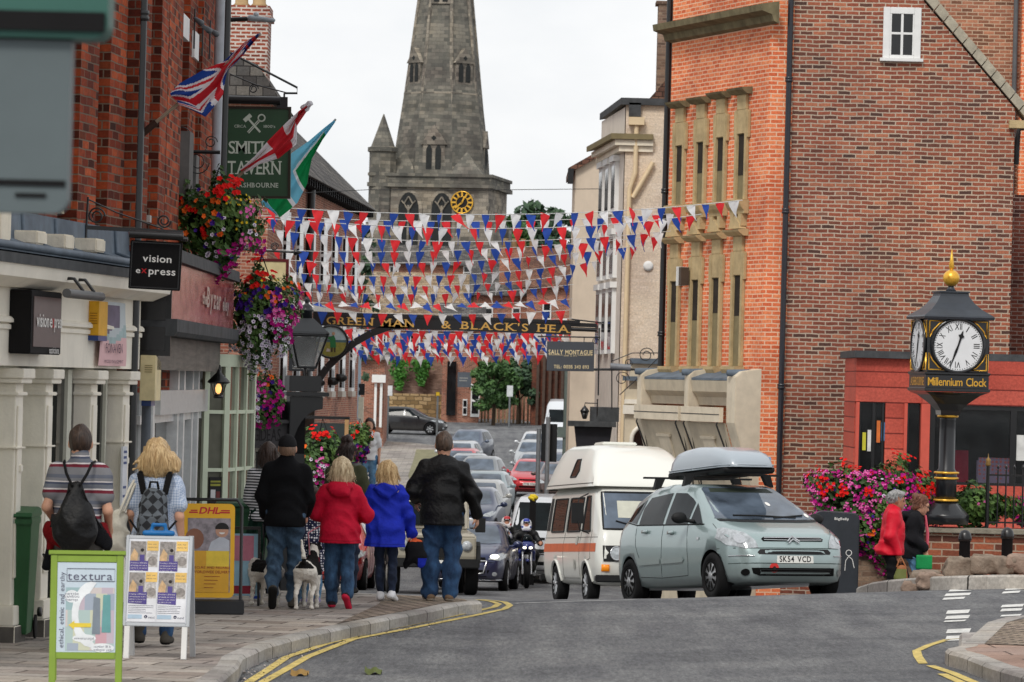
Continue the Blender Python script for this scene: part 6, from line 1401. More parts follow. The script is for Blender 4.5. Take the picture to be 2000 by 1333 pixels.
# ---- bunting -----------------------------------------------------------------------------
def cloth(name,col):
 m,nt,b=newmat(name);b.inputs['Base Color'].default_value=(*lin(col),1);b.inputs['Roughness'].default_value=.8
 tc=N(nt,'ShaderNodeTexCoord');n=N(nt,'ShaderNodeTexNoise',i_Scale=9.0);nt.links.new(tc.outputs['Object'],n.inputs['Vector'])
 r=ramp(nt,[(.3,tuple(x*.9 for x in lin(col))),(.7,lin(col))]);nt.links.new(n.outputs['Fac'],r.inputs[0]);nt.links.new(r.outputs[0],b.inputs['Base Color'])
 tr=nt.nodes.new('ShaderNodeBsdfTranslucent');nt.links.new(r.outputs[0],tr.inputs['Color'])
 ms=nt.nodes.new('ShaderNodeMixShader');ms.inputs[0].default_value=.4;nt.links.new(b.outputs[0],ms.inputs[1]);nt.links.new(tr.outputs[0],ms.inputs[2])
 nt.links.new(ms.outputs[0],nt.nodes['Material Output'].inputs['Surface']);return m
BUN=[cloth('bunting_red',(244,54,60)),cloth('bunting_white',(250,250,250)),cloth('bunting_blue',(46,84,178))]
FLM=[]
for c in range(3):
 row=[]
 for k in range(4):
  rs=random.Random(k*7+c);ax,ay,sw=rs.uniform(-.02,.02),rs.uniform(-.03,.03),rs.uniform(-.02,.02)
  if k==3:sw=.09
  q=MB();q.grid(lambda a,b:((a-.5)*.205*(1-b)+sw*b*b,ax*math.sin(a*3.1)*(1-b)+ay*math.sin(b*2.6)*b+.008*math.sin(7*b+a*3),-.262*b*(.93 if k==3 else 1)),4,6)
  row.append(q.mesh('pennant',BUN[c],fix=False))
 FLM.append(row)
STRM=M('bunting_cord',(214,214,212),.8)
rsb=random.Random(11)
def bunting(pts,d0,d1,label,sp=.37,ph=0,c0=0,flut=0.0,fl_from=0):
 us=[p[0] for p in pts];vs=[p[1] for p in pts];u0,u1=us[0],us[-1]
 n=40;P3=[]
 # smooth through the surveyed points
 co=np.polyfit(us,vs,min(3,len(us)-1))
 for k in range(n+1):
  u=u0+(u1-u0)*k/n;v=float(np.polyval(co,u));P3.append(P(u,v,d0+(d1-d0)*k/n))
 rt=empty('bunting_string',P3[0],label,'bunting','bunting strings across the street')
 q=MB();q.tube([p-P3[0] for p in P3],.006,4);q.build('cord',STRM,rt)
 L=0;nxt=.15+ph;i=0
 for a,b in zip(P3,P3[1:]):
  seg=(b-a).length
  while nxt<=L+seg:
   p=a.lerp(b,(nxt-L)/seg)-P3[0];c=(i+c0) % 3;k=rsb.randrange(4) if rsb.random()<.75 else 3
   o=bpy.data.objects.new('pennant',FLM[c][k]);COL.objects.link(o);o.parent=rt;o.location=p+Vector((0,0,-.004))
   tilt=rsb.gauss(0,.2);
   if flut:tilt= -flut-rsb.uniform(-.25,.35)
   o.rotation_euler=(tilt,rsb.gauss(0,.13)-(.55*flut if flut else 0),math.atan2(b.y-a.y,b.x-a.x)+rsb.gauss(0,.18));s_=rsb.uniform(1.0,1.22);o.scale=(s_,s_,s_)
   i+=1;nxt+=sp*rsb.uniform(.97,1.03)
  L+=seg
ORD=['top','second','third','fourth','fifth','sixth','seventh','eighth','ninth','tenth','eleventh','twelfth','thirteenth','fourteenth','fifteenth','sixteenth','seventeenth','eighteenth','nineteenth','twentieth','twenty first','twenty second','twenty third','twenty fourth']
BS=[(((515,404),(720,414),(940,420),(1110,418),(1250,408),(1330,403),(1450,392)),61,70,0,0,0),
(((510,422),(650,427),(800,432),(960,434),(1110,430),(1230,420),(1310,428-8)),66,74,.05,0,0),
(((515,428),(650,433),(790,444),(930,449),(1120,442),(1290,428),(1370,420)),65,73,.1,2,0),
(((520,448),(600,456),(720,467),(890,472),(1050,470),(1180,463),(1310,452)),69,77,.2,1,0),
(((500,486),(600,492),(760,491),(960,487),(1120,476),(1290,462)),73,82,.05,2,0),
(((508,505),(600,511),(740,514),(890,511),(1100,497),(1250,480)),77,86,.28,0,0),
(((560,533),(680,538),(800,540),(930,536),(1110,517),(1170,511)),82,90,.02,1,0),
(((560,552),(680,557),(800,560),(920,556),(1120,536)),86,94,.2,0,0),
(((565,568),(680,573),(800,575),(920,572),(1120,556)),89,96,.1,2,0),
(((570,590),(700,594),(850,595),(1000,592),(1120,584)),92,98,.2,1,.9),
(((610,608),(760,613),(900,614),(1115,606)),97,99,.1,2,0),
(((612,622),(760,626),(900,628),(1118,622)),103,107,.25,0,.35),
(((640,642),(760,645),(900,647),(1115,641)),103,107,.1,2,0),
(((650,650),(760,654),(900,656),(1115,650)),105,109,.2,1,.2),
(((660,657),(760,662),(900,664),(1112,658)),107,111,.05,0,0),
(((668,664),(760,668),(900,670),(1112,665)),109,113,.15,2,.3),
(((672,670),(760,674),(900,676),(1110,671)),111,115,.3,1,0),
(((678,676),(760,680),(900,682),(1110,677)),113,117,.12,0,.2),
(((682,682),(760,687),(900,689),(1108,683)),115,119,.22,2,0),
(((684,690),(760,695),(900,697),(1108,692)),117,121,.0,1,0),
(((640,647),(760,650),(900,652),(1115,646)),104,108,.3,0,0)]
BS.sort(key=lambda b:min(b[0],key=lambda p:abs(p[0]-900))[1])
for i,(pts,d0,d1,ph,c0,fl) in enumerate(BS):
 bunting(pts,d0,d1,(ORD[i]+' string of red, white and blue bunting'+' counted from the top')+(', fluttering sideways' if fl>.5 else ''),ph=ph,c0=c0,flut=fl)
for i,(pts,d0,d1,lb) in enumerate(((((560,379),(720,371),(900,372),(1300,368)),100,104,'thin overhead wire crossing in front of the church tower'),)):
 q=MB();q.tube([P(u,v,d0+(d1-d0)*k/3) for k,(u,v) in enumerate(pts)],.008,4);q.build('overhead_wire',BLACK,label=lb,cat='wire')
 # ---- flags on poles -------------------------------------------------------------------------
def flag(label,base,tip,y,top,bot,mats,mfn,seed,nu=96,nv=56,socket=None,amp=.05):
 """top/bot: surveyed outlines of the hanging cloth (same count), from the pole tip end to the base end"""
 b0=P(base[0],base[1],y);t0=P(tip[0],tip[1],y);rt=empty('flag',b0,label,'flag')
 q=MB();q.tube([Vector((0,.1,0)),Vector((0,0,.0)),t0-b0],[.018,.018,.014],8);q.build('pole',M('pale_pole',(176,160,138),.6),rt)
 if socket:
  e=(t0-b0)*socket;q=MB();q.tube([(0,.02,0),e],.032,8);q.box(-.03,.03,0,.06,-.22,.2);q.build('pole_socket',M('rust_socket',(64,44,36),.7),rt)
 T_=[P(u,v,y)-b0 for u,v in top];B_=[P(u,v,y)-b0 for u,v in bot]
 def at(L,t):
  x=t*(len(L)-1);i=min(int(x),len(L)-2);f=x-i;f=f*f*(3-2*f)*.5+f*.5;return L[i].lerp(L[i+1],f)
 ph=random.Random(seed).uniform(0,6)
 def fn(a,b):
  p=at(T_,a).lerp(at(B_,a),b);k=min(1,b*3)
  return p+Vector((.012*math.sin(9*a+6*b+ph)*k,-.06-amp*k*math.sin(11*b+4*a+ph)-amp*.6*k*math.sin(19*b-6*a+ph*2),.008*math.sin(14*a+ph)*k))
 q=MB();q.grid(fn,nu,nv,mfn=mfn);q.build('flag_cloth',mats,rt,fix=False)
 return rt,t0-b0
FW_,FR_,FB_=cloth('flag_white',(232,232,236)),cloth('flag_red',(206,40,52)),cloth('flag_blue',(26,66,150))
def union(a,b):
# whole union flag mapped on the cloth, turned a little so the folds break the cross
 x=(a*1.25-.15+.12*math.sin(b*5));y=(b*1.05+.10*math.sin(a*7)-.02)
 if x<.06:return 2 if (a*22) % 2<1.2 else 1
 X,Y=(x-.5)*2,(y-.5)*1.0
 if abs(X)<.13 or abs(Y)<.10:return 1
 if abs(X)<.22 or abs(Y)<.17:return 0
 d=abs(abs(Y)-abs(X)*.5)/1.12
 if d<.04:return 1
 if d<.115:return 0
 return 2
rt,e=flag('union flag furled on a pale pole above the opticians sign',(226,306),(509,66),37.6,
[(509,66),(478,84),(438,121),(398,138),(352,164),(333,184)],[(507,72),(478,102),(448,140),(438,186),(400,229),(350,208)],[FW_,FR_,FB_],union,1,socket=.28)
rt,e=flag('white flag with a red cross hanging over the tavern sign',(420,392),(605,203),46.5,
[(605,203),(584,218),(560,240),(524,276),(498,306),(470,332)],[(606,210),(578,248),(578,282),(548,312),(506,322),(476,340)],[FW_,FR_],lambda a,b:1 if (abs(a-.54)<.09 or abs(b-.55)<.13 or .06<a<.22) else 0,2)
q=SDF().cap(tuple(e),tuple(e+Vector((-.05,0,-.05))),.035,.05,.02);q.disp=wrinkle(.012,30,30,30,3);q.build('knotted_end',FW_,rt,.012)
LB_,GR_=cloth('flag_sky',(120,196,222)),cloth('flag_green',(16,140,78))
flag('pale blue and green county flag hanging behind the tavern sign',(520,390),(656,233),51.6,
[(656,233),(632,252),(604,276),(570,300),(545,330),(518,386),(510,396)],[(654,240),(628,276),(612,310),(602,360),(580,396),(545,426),(512,400)],[LB_,GR_,FW_],
lambda a,b:1 if (b>.42+.25*abs(a-.5) and a<.55 and a>.12) or (.72<a<.83 and b>.1) else (2 if (b>.34+.25*abs(a-.5) and .12<a<.57) or (.69<a<.85 and b>.1) else 0),3,amp=.03)
# ---- tavern sign -------------------------------------------------------------------------------
dt_=50.4;a,b=P(432,208,dt_),P(567,391,dt_);s=empty('pub_sign',Matrix.Translation((a.x,dt_,b.z)) @ Matrix.Rotation(R(-1.0),4,'Y'),"large green hanging tavern sign with white lettering and crossed tools",'sign')
W_,H_=b.x-a.x,a.z-b.z;GRN=M('sign_green',(34,72,44),.45,nz=.08);PAL=M('pale_green_letter',(196,208,194),.5,nz=.06)
q=MB();q.box(0,W_,0,.06,0,H_);q.build('board',GRN,s);q=MB()
for r_ in ((0,.03,0,H_),(W_-.03,W_,0,H_),(.03,W_-.03,0,.03),(.03,W_-.03,H_-.03,H_)):q.box(r_[0],r_[1],-.018,-.001,r_[2],r_[3])
q.build('frame',M('sign_frame',(50,44,34),.5),s)
q=MB();put_text(q,"SMITH'S",(W_*.50,H_*.555),W_*.74,H_*.135,.008,True,y=-.004,gap=.05);put_text(q,'TAVERN',(W_*.49,H_*.335),W_*.74,H_*.145,.008,True,y=-.004,gap=.05);put_text(q,'ASHBOURNE',(W_*.55,H_*.145),W_*.56,H_*.05,.01,True,y=-.004,gap=.16)
put_text(q,'CIRCA',(W_*.29,H_*.785),W_*.16,H_*.03,0,True,y=-.004);put_text(q,"1800's",(W_*.70,H_*.785),W_*.16,H_*.03,0,True,y=-.004);q.build('lettering',PAL,s)
q=MB();q.T=Matrix.Translation((W_*.48,-.006,H_*.8)) @ Matrix.Rotation(R(-42),4,'Y');q.box(-.012,.012,0,.004,-.12,.09);q.box(-.055,.055,0,.004,.09,.14);q.T=Matrix.Translation((W_*.50,-.012,H_*.8)) @ Matrix.Rotation(R(42),4,'Y');q.box(-.016,-.004,0,.004,-.13,.08);q.box(.004,.016,0,.004,-.13,.08);q.lathe([(.05,0),(.05,.004),(.032,.004),(.032,0)],16,(0,0,.115),0,'y',ring=True);q.build('crossed_tools',PAL,s)
q=MB();q.tube([(-.0,-.06,H_+.08),(W_*.85,-.06,H_+.07)],.05,10);q.box(W_*.8,W_*.95,-.02,.05,H_-.02,H_+.12);q.tube([(W_*.9,.03,H_),(W_*.9,.03,H_+.17)],.012,6);q.build('lamp_trough',BLACK,s)
q=MB();q.tube([(-.05,.03,H_+.75),(W_*1.08,.03,H_+.24),(W_*1.08,.03,H_+.17),(W_*.9,.03,H_+.17)],.014,6);q.tube([(-.0,.03,H_+.45),(W_*.5,.03,H_+.27),(W_*.95,.03,H_+.17)],.009,5);scroll(q,(W_*.47,.03,H_+.22),.06);q.build('bracket',BLACK,s)
a=P(452,22,50);
q=MB();b0=P(337,296,44);q.tube([(0,0,0),tuple(P(430,298,44)-b0)],.02,6);q.tube([(0,0,.2),(0,0,-.8)],.012,5)
for u,v,r_,f in ((352,268,.12,1),(385,318,.13,-1),(355,316,.12,1),(412,278,.07,1)):c_=P(u,v,44)-b0;scroll(q,(c_.x,0,c_.z),r_,1.4,.006,flip=f)
o=q.build('scroll_bracket',BLACK,label='black wrought iron scroll bracket on the brick range left of the tavern sign',cat='bracket');o.location=b0
for i,(u,v) in enumerate(((384,40),(400,55),(414,62))):
 b0=P(u,v,43+i*.8);s=empty('floodlight',b0,('nearest','middle','farthest')[i]+' of three grey spiked floodlights high on the brick range','floodlight','floodlights on the brick range')
 q=SDF().cap((-.02,0,.02),(.05,-.02,-.03),.02,.035,.0);q.build('lamp',M('flood_grey',(86,92,96),.45),s,.012);q=MB();q.tube([(-.02,0,.12),(-.02,0,-.3)],.01,5);q.build('stem',BLACK,s)
 # ---- street lantern on bracket -----------------------------------------------------------------------
dl=57;b0=P(596,722,dl);s=empty('lantern',Matrix.Translation(b0) @ Matrix.Rotation(R(14),4,'Z'),'big black Victorian street lantern with clear glass beside the flower baskets','lantern')
k_=dl/F_PX
def lz(v):return (722-v)*k_
q=MB()
bot,top=.125,.255;z0,z1=.03,lz(655)
for sx,sy in ((1,1),(1,-1),(-1,1),(-1,-1)):q.tube([(sx*bot,sy*bot,z0),(sx*top,sy*top,z1)],.016,6)
for r_,z in ((bot,z0),(top,z1)):
 c4=[(-r_,-r_,z),(r_,-r_,z),(r_,r_,z),(-r_,r_,z)]
 for i in range(4):q.tube([c4[i],c4[(i+1) % 4]],.018,6)
for sx,sy in ((1,1),(1,-1),(-1,1),(-1,-1)):q.lathe([(.02,0),(.03,.03),(.003,.06)],8,(sx*top,sy*top,z1))
q.build('lantern_frame',BLACK,s)
q=MB();zr1=lz(622);sqloft(q,[(top+.02,z1+.02),(top+.005,z1+.05),(.085,zr1)]);q.lathe([(.085,zr1),(.08,zr1+.09),(.10,zr1+.10),(.10,zr1+.12),(.06,zr1+.14),(.075,zr1+.17),(.03,zr1+.2),(.028,zr1+.22),(.045,zr1+.25),(.02,zr1+.30),(.004,lz(580))],14);q.build('hood',M('lantern_hood',(26,30,34),.4,nz=.15,coat=.2),s)
q=MB();vs=sq(bot,z0)+sq(top,z1);q.add(vs,[(0,1,5,4),(1,2,6,5),(2,3,7,6),(3,0,4,7)]);q.build('glass',glass('lantern_glass',(150,152,150),.15,.55),s)
q=MB();q.tube([(0,0,z0),(0,.0,-.12),(-.3,.1,-.3),(-.7,.3,-.3)],.022,7);q.box(-.75,-.68,.2,.4,-.6,0);q.build('bracket',BLACK,s)
# ---- flower baskets and beds ---------------------------------------------------------------------------
LFB=leafmat('leaf_basket',[(.30,(28,46,20)),(.5,(58,90,36)),(.7,(104,134,58))])
def petal(name,col):return M(name,col,.7,nz=.16,ns=30)
FLC={'white':petal('petal_white',(232,226,236)),'eye':petal('petal_violet_eye',(120,76,150)),'magenta':petal('petal_magenta',(182,24,128)),'pink':petal('petal_pink',(224,110,176)),'purple':petal('petal_purple',(66,32,132)),'red':petal('petal_red',(214,26,22)),'orange':petal('petal_orange',(232,106,36)),'yellow':petal('petal_yellow',(226,196,40))}
def bloom(q,c,d,s_,m,rs,kind=0):
 """five-petalled flower facing d"""
 d=Vector(d).normalized();e=d.cross(Vector((.3,.2,1))).normalized();f=d.cross(e);c=Vector(c);ph=rs.random()*6
 vs=[c-d*s_*.25];fs=[]
 for k in range(10):
  a=ph+k*math.pi/5;r_=s_*(1.0 if k % 2==0 else .72);vs.append(c+(e*math.cos(a)+f*math.sin(a))*r_+d*s_*.12*(k % 2))
 for k in range(10):fs.append((0,1+k,1+(k+1) % 10))
 q.add(vs,fs,m)
 if kind:q.add([c+d*.002+(e*math.cos(a)+f*math.sin(a))*s_*.33 for a in (0,1.26,2.5,3.77,5)],[(0,1,2,3,4)],kind)
def flowers(name,label,centre,rad_,nleaf,specs,seed,leaf=.045,drop=.0,cat='flower basket',group=None,basket=True,shape=None):
 """trailing flowers: leaves and blooms over an ellipsoid; specs: (colour, count, size, zlo, zhi, xlo, xhi, cluster)"""
 rs=random.Random(seed);t=empty(name,centre,label,cat,group)
 rx,ry,rz=rad_
 def pt(r0=.8,r1=1.02):
  while True:
   d=Vector((rs.gauss(0,1),rs.gauss(0,1),rs.gauss(0,1))).normalized()
   if d.y>.45 and rs.random()<.8:continue
   k=rs.uniform(r0,r1)*(1+.16*math.sin(7*d.x+seed)+.13*math.sin(6*d.z+9*d.x+seed*2)+.08*math.sin(15*d.x-11*d.z))
   p=Vector((d.x*rx*k,d.y*ry*k,d.z*rz*k))
   if drop and p.z<0:p.z-=drop*rs.random()*abs(d.z);p.x*=1-.35*abs(p.z)/(rz+drop)*rs.random()
   return p,d
 q=MB()
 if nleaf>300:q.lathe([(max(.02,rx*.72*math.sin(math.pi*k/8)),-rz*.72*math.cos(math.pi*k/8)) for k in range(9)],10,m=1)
 if ry !=rx:q.v=[Vector((v.x,v.y*ry/rx,v.z)) for v in q.v]
 for i in range(nleaf):
  p,d=pt(.62,1.05);n_=(d+Vector((rs.gauss(0,.5),rs.gauss(0,.5),rs.gauss(0,.5)))).normalized();e=n_.cross(Vector((rs.random(),rs.random(),rs.random()))).normalized();f=n_.cross(e);s_=leaf*rs.uniform(.6,1.4)
  q.add([p-e*s_,p-f*s_*.55+n_*s_*.15,p+e*s_,p+f*s_*.55+n_*s_*.15],[(0,1,2,3)],0)
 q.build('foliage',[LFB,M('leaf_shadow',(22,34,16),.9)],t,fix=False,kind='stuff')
 for col,cnt,s_,zl,zh,xl,xh,cl in specs:
  q=MB();n=0;tries=0
  while n<cnt and tries<cnt*60:
   tries+=1;p,d=pt(.95,1.08);zz=(p.z+rz+drop)/(2*rz+drop);xx=(p.x+rx)/(2*rx)
   if not (zl<=zz<=zh and xl<=xx<=xh):continue
   if cl:
    for k in range(cl):o=Vector((rs.gauss(0,.5),rs.gauss(0,.5)-.3,rs.gauss(0,.45)))*s_*1.3;bloom(q,p+o+d*.03,(d+o*3+Vector((0,-.3,0))),s_*.62,0,rs)
   else:bloom(q,p+d*.012,d+Vector((rs.gauss(0,.35),-.45+rs.gauss(0,.3),rs.gauss(0,.35))),s_*rs.uniform(.75,1.2),0,rs,1 if col=='white' else 0)
   n+=1
  mats=[FLC[col],FLC['eye']] if col=='white' else FLC[col]
  q.build(col+'_flowers',mats,t,fix=False,kind='stuff')
 if basket:
  q=MB();q.lathe([(rx*.25,-rz*.2),(rx*.6,0),(rx*.72,rz*.2),(rx*.68,rz*.2),(rx*.2,-.1)],14)
  for k in range(3):a=k*2.09;q.tube([(rx*.6*math.cos(a),rx*.6*math.sin(a),rz*.2),(0,0,rz*1.35)],.006,4)
  q.build('basket',BLACKM,t)
 return t
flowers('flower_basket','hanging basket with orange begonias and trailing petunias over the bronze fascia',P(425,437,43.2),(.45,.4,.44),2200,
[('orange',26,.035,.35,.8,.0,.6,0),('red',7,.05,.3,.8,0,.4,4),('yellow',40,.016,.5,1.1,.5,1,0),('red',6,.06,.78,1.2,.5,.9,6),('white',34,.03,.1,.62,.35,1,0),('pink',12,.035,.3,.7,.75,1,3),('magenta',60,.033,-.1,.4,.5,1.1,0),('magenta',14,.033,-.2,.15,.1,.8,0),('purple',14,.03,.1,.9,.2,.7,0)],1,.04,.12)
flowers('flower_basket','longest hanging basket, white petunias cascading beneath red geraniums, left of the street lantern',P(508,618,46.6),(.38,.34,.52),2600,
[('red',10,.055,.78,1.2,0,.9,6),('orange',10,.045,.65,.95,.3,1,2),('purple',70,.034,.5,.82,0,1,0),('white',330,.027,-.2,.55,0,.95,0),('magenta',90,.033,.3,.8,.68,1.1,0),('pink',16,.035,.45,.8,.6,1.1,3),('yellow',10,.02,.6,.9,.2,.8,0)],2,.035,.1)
flowers('flower_basket','small magenta hanging basket below the long one, above the charcoal fascia',P(520,782,55.2),(.23,.22,.36),1100,
[('magenta',90,.035,0,.9,.2,1,0),('pink',14,.04,.3,.9,0,.5,2),('white',34,.03,.1,.7,0,.4,0),('orange',10,.035,.7,1.2,0,1,0),('purple',20,.03,.3,.9,.2,.8,0)],3,.035)
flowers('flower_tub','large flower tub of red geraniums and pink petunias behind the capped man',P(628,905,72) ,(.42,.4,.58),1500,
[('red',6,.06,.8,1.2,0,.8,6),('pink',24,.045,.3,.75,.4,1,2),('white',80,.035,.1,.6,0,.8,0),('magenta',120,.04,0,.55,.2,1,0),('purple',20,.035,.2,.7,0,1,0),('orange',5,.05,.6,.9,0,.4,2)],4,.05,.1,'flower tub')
flowers('flower_tub','smaller flower tub of orange red geraniums by the notice board',P(702,862,88),(.27,.3,.36),900,
[('red',6,.05,.6,1.2,0,1,4),('orange',6,.045,.4,1,.2,1,4),('purple',60,.04,0,.5,.2,1,0),('magenta',60,.04,.0,.5,0,1,0),('white',12,.035,.1,.6,0,1,0)],5,.05,.1,'flower tub')
a=P(695,895,88);q=MB();g=gz(a.x,88);q.box(-.12,.12,-.1,.1,0,a.z-g-.1);q.build('tub_post',M('tub_grey',(90,94,96),.6),label='grey post under the smaller flower tub',cat='post').location=(a.x,88,g)
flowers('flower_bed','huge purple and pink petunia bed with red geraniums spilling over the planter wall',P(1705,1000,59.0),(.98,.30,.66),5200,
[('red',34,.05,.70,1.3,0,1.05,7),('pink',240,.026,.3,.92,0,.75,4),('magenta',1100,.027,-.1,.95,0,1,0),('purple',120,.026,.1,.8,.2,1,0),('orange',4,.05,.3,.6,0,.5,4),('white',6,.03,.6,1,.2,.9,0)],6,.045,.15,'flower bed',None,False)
flowers('shrub','green shrubs with a few pink blooms behind the low wall right of the clock post',P(1895,990,59.4),(.75,.3,.30),1800,
[('pink',8,.03,.2,.7,.3,1,0),('red',3,.06,.8,1.2,0,.5,5),('magenta',20,.03,.2,.8,.9,1.1,0)],7,.05,0,'shrub',None,False)
flowers('geranium','small clump of red geraniums between the purple bed and the clock post',P(1800,965,59.8),(.35,.25,.30),600,
[('red',7,.06,.6,1.2,0,1,6)],8,.05,0,'geranium',None,False)
flowers('flower_box','window box of magenta flowers at the far right edge by the railings',P(2000,1000,59.6),(.16,.2,.2),220,[('magenta',40,.035,0,1,0,1,0)],9,.045,0,'flower box',None,False)
# cream box lights under fascias and inn sign board beyond the baskets
a,b=P(500,505,58),P(562,600,58);s=empty('inn_sign',Vector((a.x,58,b.z)),'cream inn signboard with a maroon frame half hidden by the long flower basket','sign')
q=MB();W_,H_=b.x-a.x,a.z-b.z;q.box(0,W_,0,.05,0,H_);q.build('board',M('inn_cream',(214,198,150),.6),s);q=MB();q.box(0,W_,-.01,.0-.001,H_-.04,H_);q.box(W_-.04,W_,-.01,-.001,0,H_-.041);q.build('frame',M('inn_maroon',(92,26,30),.5),s)
q=MB();q.tube([(-.2,.02,H_+.12),(W_*1.15,.02,H_+.10)],.014,6);q.lathe([(.001,0),(.05,.03),(.02,.1),(.001,.14)],8,(W_*1.1,.02,H_+.1),0,'x');scroll(q,(W_*.55,.02,H_+.17),.06);q.build('bracket',BLACK,s)
# ---- blurred sign housing at the top left corner, close to the camera ------------------------------------
df=8.0
f0=P(-130,745,df);s=empty('parking_sign',Vector((f0.x,df,0)),'grey green sign housing very close to the camera, cut off at the top left','sign')
def FF(u,v):p=P(u,v,df);return p.x-f0.x,p.z
GGR=M('housing_grey',(94,104,106),.5,nz=.06);GTE=M('housing_teal',(56,98,88),.5,nz=.08)
a_,b_=FF(140,80),FF(136,418);rr=.03
pts=[(-.1,a_[1]),(a_[0],a_[1]),(a_[0],b_[1]+rr)]+[(a_[0]-rr+rr*math.cos(t),b_[1]+rr-rr*math.sin(t)) for t in np.linspace(.2,math.pi/2,6)]+[(-.1,b_[1])]
q=MB();q.prism(pts,0,.06,'xz');q.build('panel',GGR,s)
z0,z1=FF(0,362)[1],FF(0,350)[1];q=MB();q.box(-.1,a_[0]-.005,-.004,-.0005,z0,z1);q.box(.15,.21,-.004,-.0005,FF(0,384)[1],FF(0,376)[1]);q.build('dark_band',BLACKM,s)
a_,b_=FF(216,-60),FF(205,78);pts=[(-.1,a_[1]),(a_[0],a_[1]),(a_[0],b_[1]+.03)]+[(a_[0]-.03+.03*math.cos(t),b_[1]+.03-.03*math.sin(t)) for t in np.linspace(.2,math.pi/2,6)]+[(-.1,b_[1])]
q=MB();q.prism(pts,-.02,.1,'xz');q.build('cap',GTE,s);q=MB();z0,z1=FF(0,60)[1],FF(0,22)[1];q.box(-.1,a_[0]-.006,-.03,-.0205,z0,z1);q.build('cap_shadow_gap',BLACKM,s)
q=MB();q.tube([(-.05,.04,gz(f0.x,df)),(-.05,.04,3.4)],.04,12);q.build('post',BLACK,s)
# ------------------------------------------------------------------ people
SKIN=M('skin',(206,156,130),.55,nz=.08,ns=20);SKIN2=M('skin_tan',(178,126,100),.55,nz=.08,ns=20)
def cloth_m(name,col,rough=.85,nz=.14,bump=.25,bs=60,st=(1,1,1),seams=()):
 if name in MATS:return MATS[name]
 m=M(name,col,rough,0,nz,7,bump,bs,stretch=st)
 if seams:
  nt=m.node_tree;b=nt.nodes['Principled BSDF'];src=b.inputs['Base Color'].links[0].from_socket;tc=N(nt,'ShaderNodeTexCoord');sp=N(nt,'ShaderNodeSeparateXYZ');nt.links.new(tc.outputs['Object'],sp.inputs[0])
  nn=N(nt,'ShaderNodeTexNoise',i_Scale=4.0);nt.links.new(tc.outputs['Object'],nn.inputs['Vector'])
  for ax,z0 in seams:
   w1=N(nt,'ShaderNodeMath',operation='MULTIPLY_ADD');w1.inputs[1].default_value=.03;nt.links.new(nn.outputs['Fac'],w1.inputs[0]);nt.links.new(sp.outputs[ax],w1.inputs[2])
   s1=N(nt,'ShaderNodeMath',operation='SUBTRACT');s1.inputs[1].default_value=z0+.015;nt.links.new(w1.outputs[0],s1.inputs[0]);s2_=N(nt,'ShaderNodeMath',operation='ABSOLUTE');nt.links.new(s1.outputs[0],s2_.inputs[0])
   mr=N(nt,'ShaderNodeMapRange');mr.inputs['From Min'].default_value=.003;mr.inputs['From Max'].default_value=.011;mr.inputs['To Min'].default_value=.6;mr.inputs['To Max'].default_value=1;nt.links.new(s2_.outputs[0],mr.inputs['Value'])
   mx=N(nt,'ShaderNodeMix',data_type='RGBA',blend_type='MULTIPLY');mx.inputs['Factor'].default_value=1;nt.links.new(src,mx.inputs['A']);nt.links.new(mr.outputs[0],mx.inputs['B']);src=mx.outputs['Result']
  nt.links.new(src,b.inputs['Base Color'])
 return m
def hair_m(name,c0,c1):
 if name in MATS:return MATS[name]
 m,nt,b=newmat(name);tc=N(nt,'ShaderNodeTexCoord');mp=N(nt,'ShaderNodeMapping');mp.inputs['Scale'].default_value=(1,1,.12);n=N(nt,'ShaderNodeTexNoise',i_Scale=85.0,i_Detail=4.0)
 nt.links.new(tc.outputs['Object'],mp.inputs['Vector']);nt.links.new(mp.outputs[0],n.inputs['Vector']);r=ramp(nt,[(.3,lin(c0)),(.68,lin(c1))]);nt.links.new(n.outputs['Fac'],r.inputs[0]);nt.links.new(r.outputs[0],b.inputs['Base Color'])
 b.inputs['Roughness'].default_value=.5;bp=N(nt,'ShaderNodeBump',i_Strength=.8,i_Distance=.01);nt.links.new(n.outputs['Fac'],bp.inputs['Height']);nt.links.new(bp.outputs[0],b.inputs['Normal']);MATS[name]=m;return m
def denim(name,c0,c1):
 if name in MATS:return MATS[name]
 m,nt,b=newmat(name);tc=N(nt,'ShaderNodeTexCoord');n=N(nt,'ShaderNodeTexNoise',i_Scale=7.0,i_Detail=6.0,i_Roughness=.7);mp=N(nt,'ShaderNodeMapping');mp.inputs['Scale'].default_value=(1.4,1.4,.7)
 nt.links.new(tc.outputs['Object'],mp.inputs['Vector']);nt.links.new(mp.outputs[0],n.inputs['Vector']);r=ramp(nt,[(.35,lin(c0)),(.66,lin(c1))]);nt.links.new(n.outputs['Fac'],r.inputs[0]);nt.links.new(r.outputs[0],b.inputs['Base Color']);b.inputs['Roughness'].default_value=.9;MATS[name]=m;return m
def V3(p):return np.array(p,float)
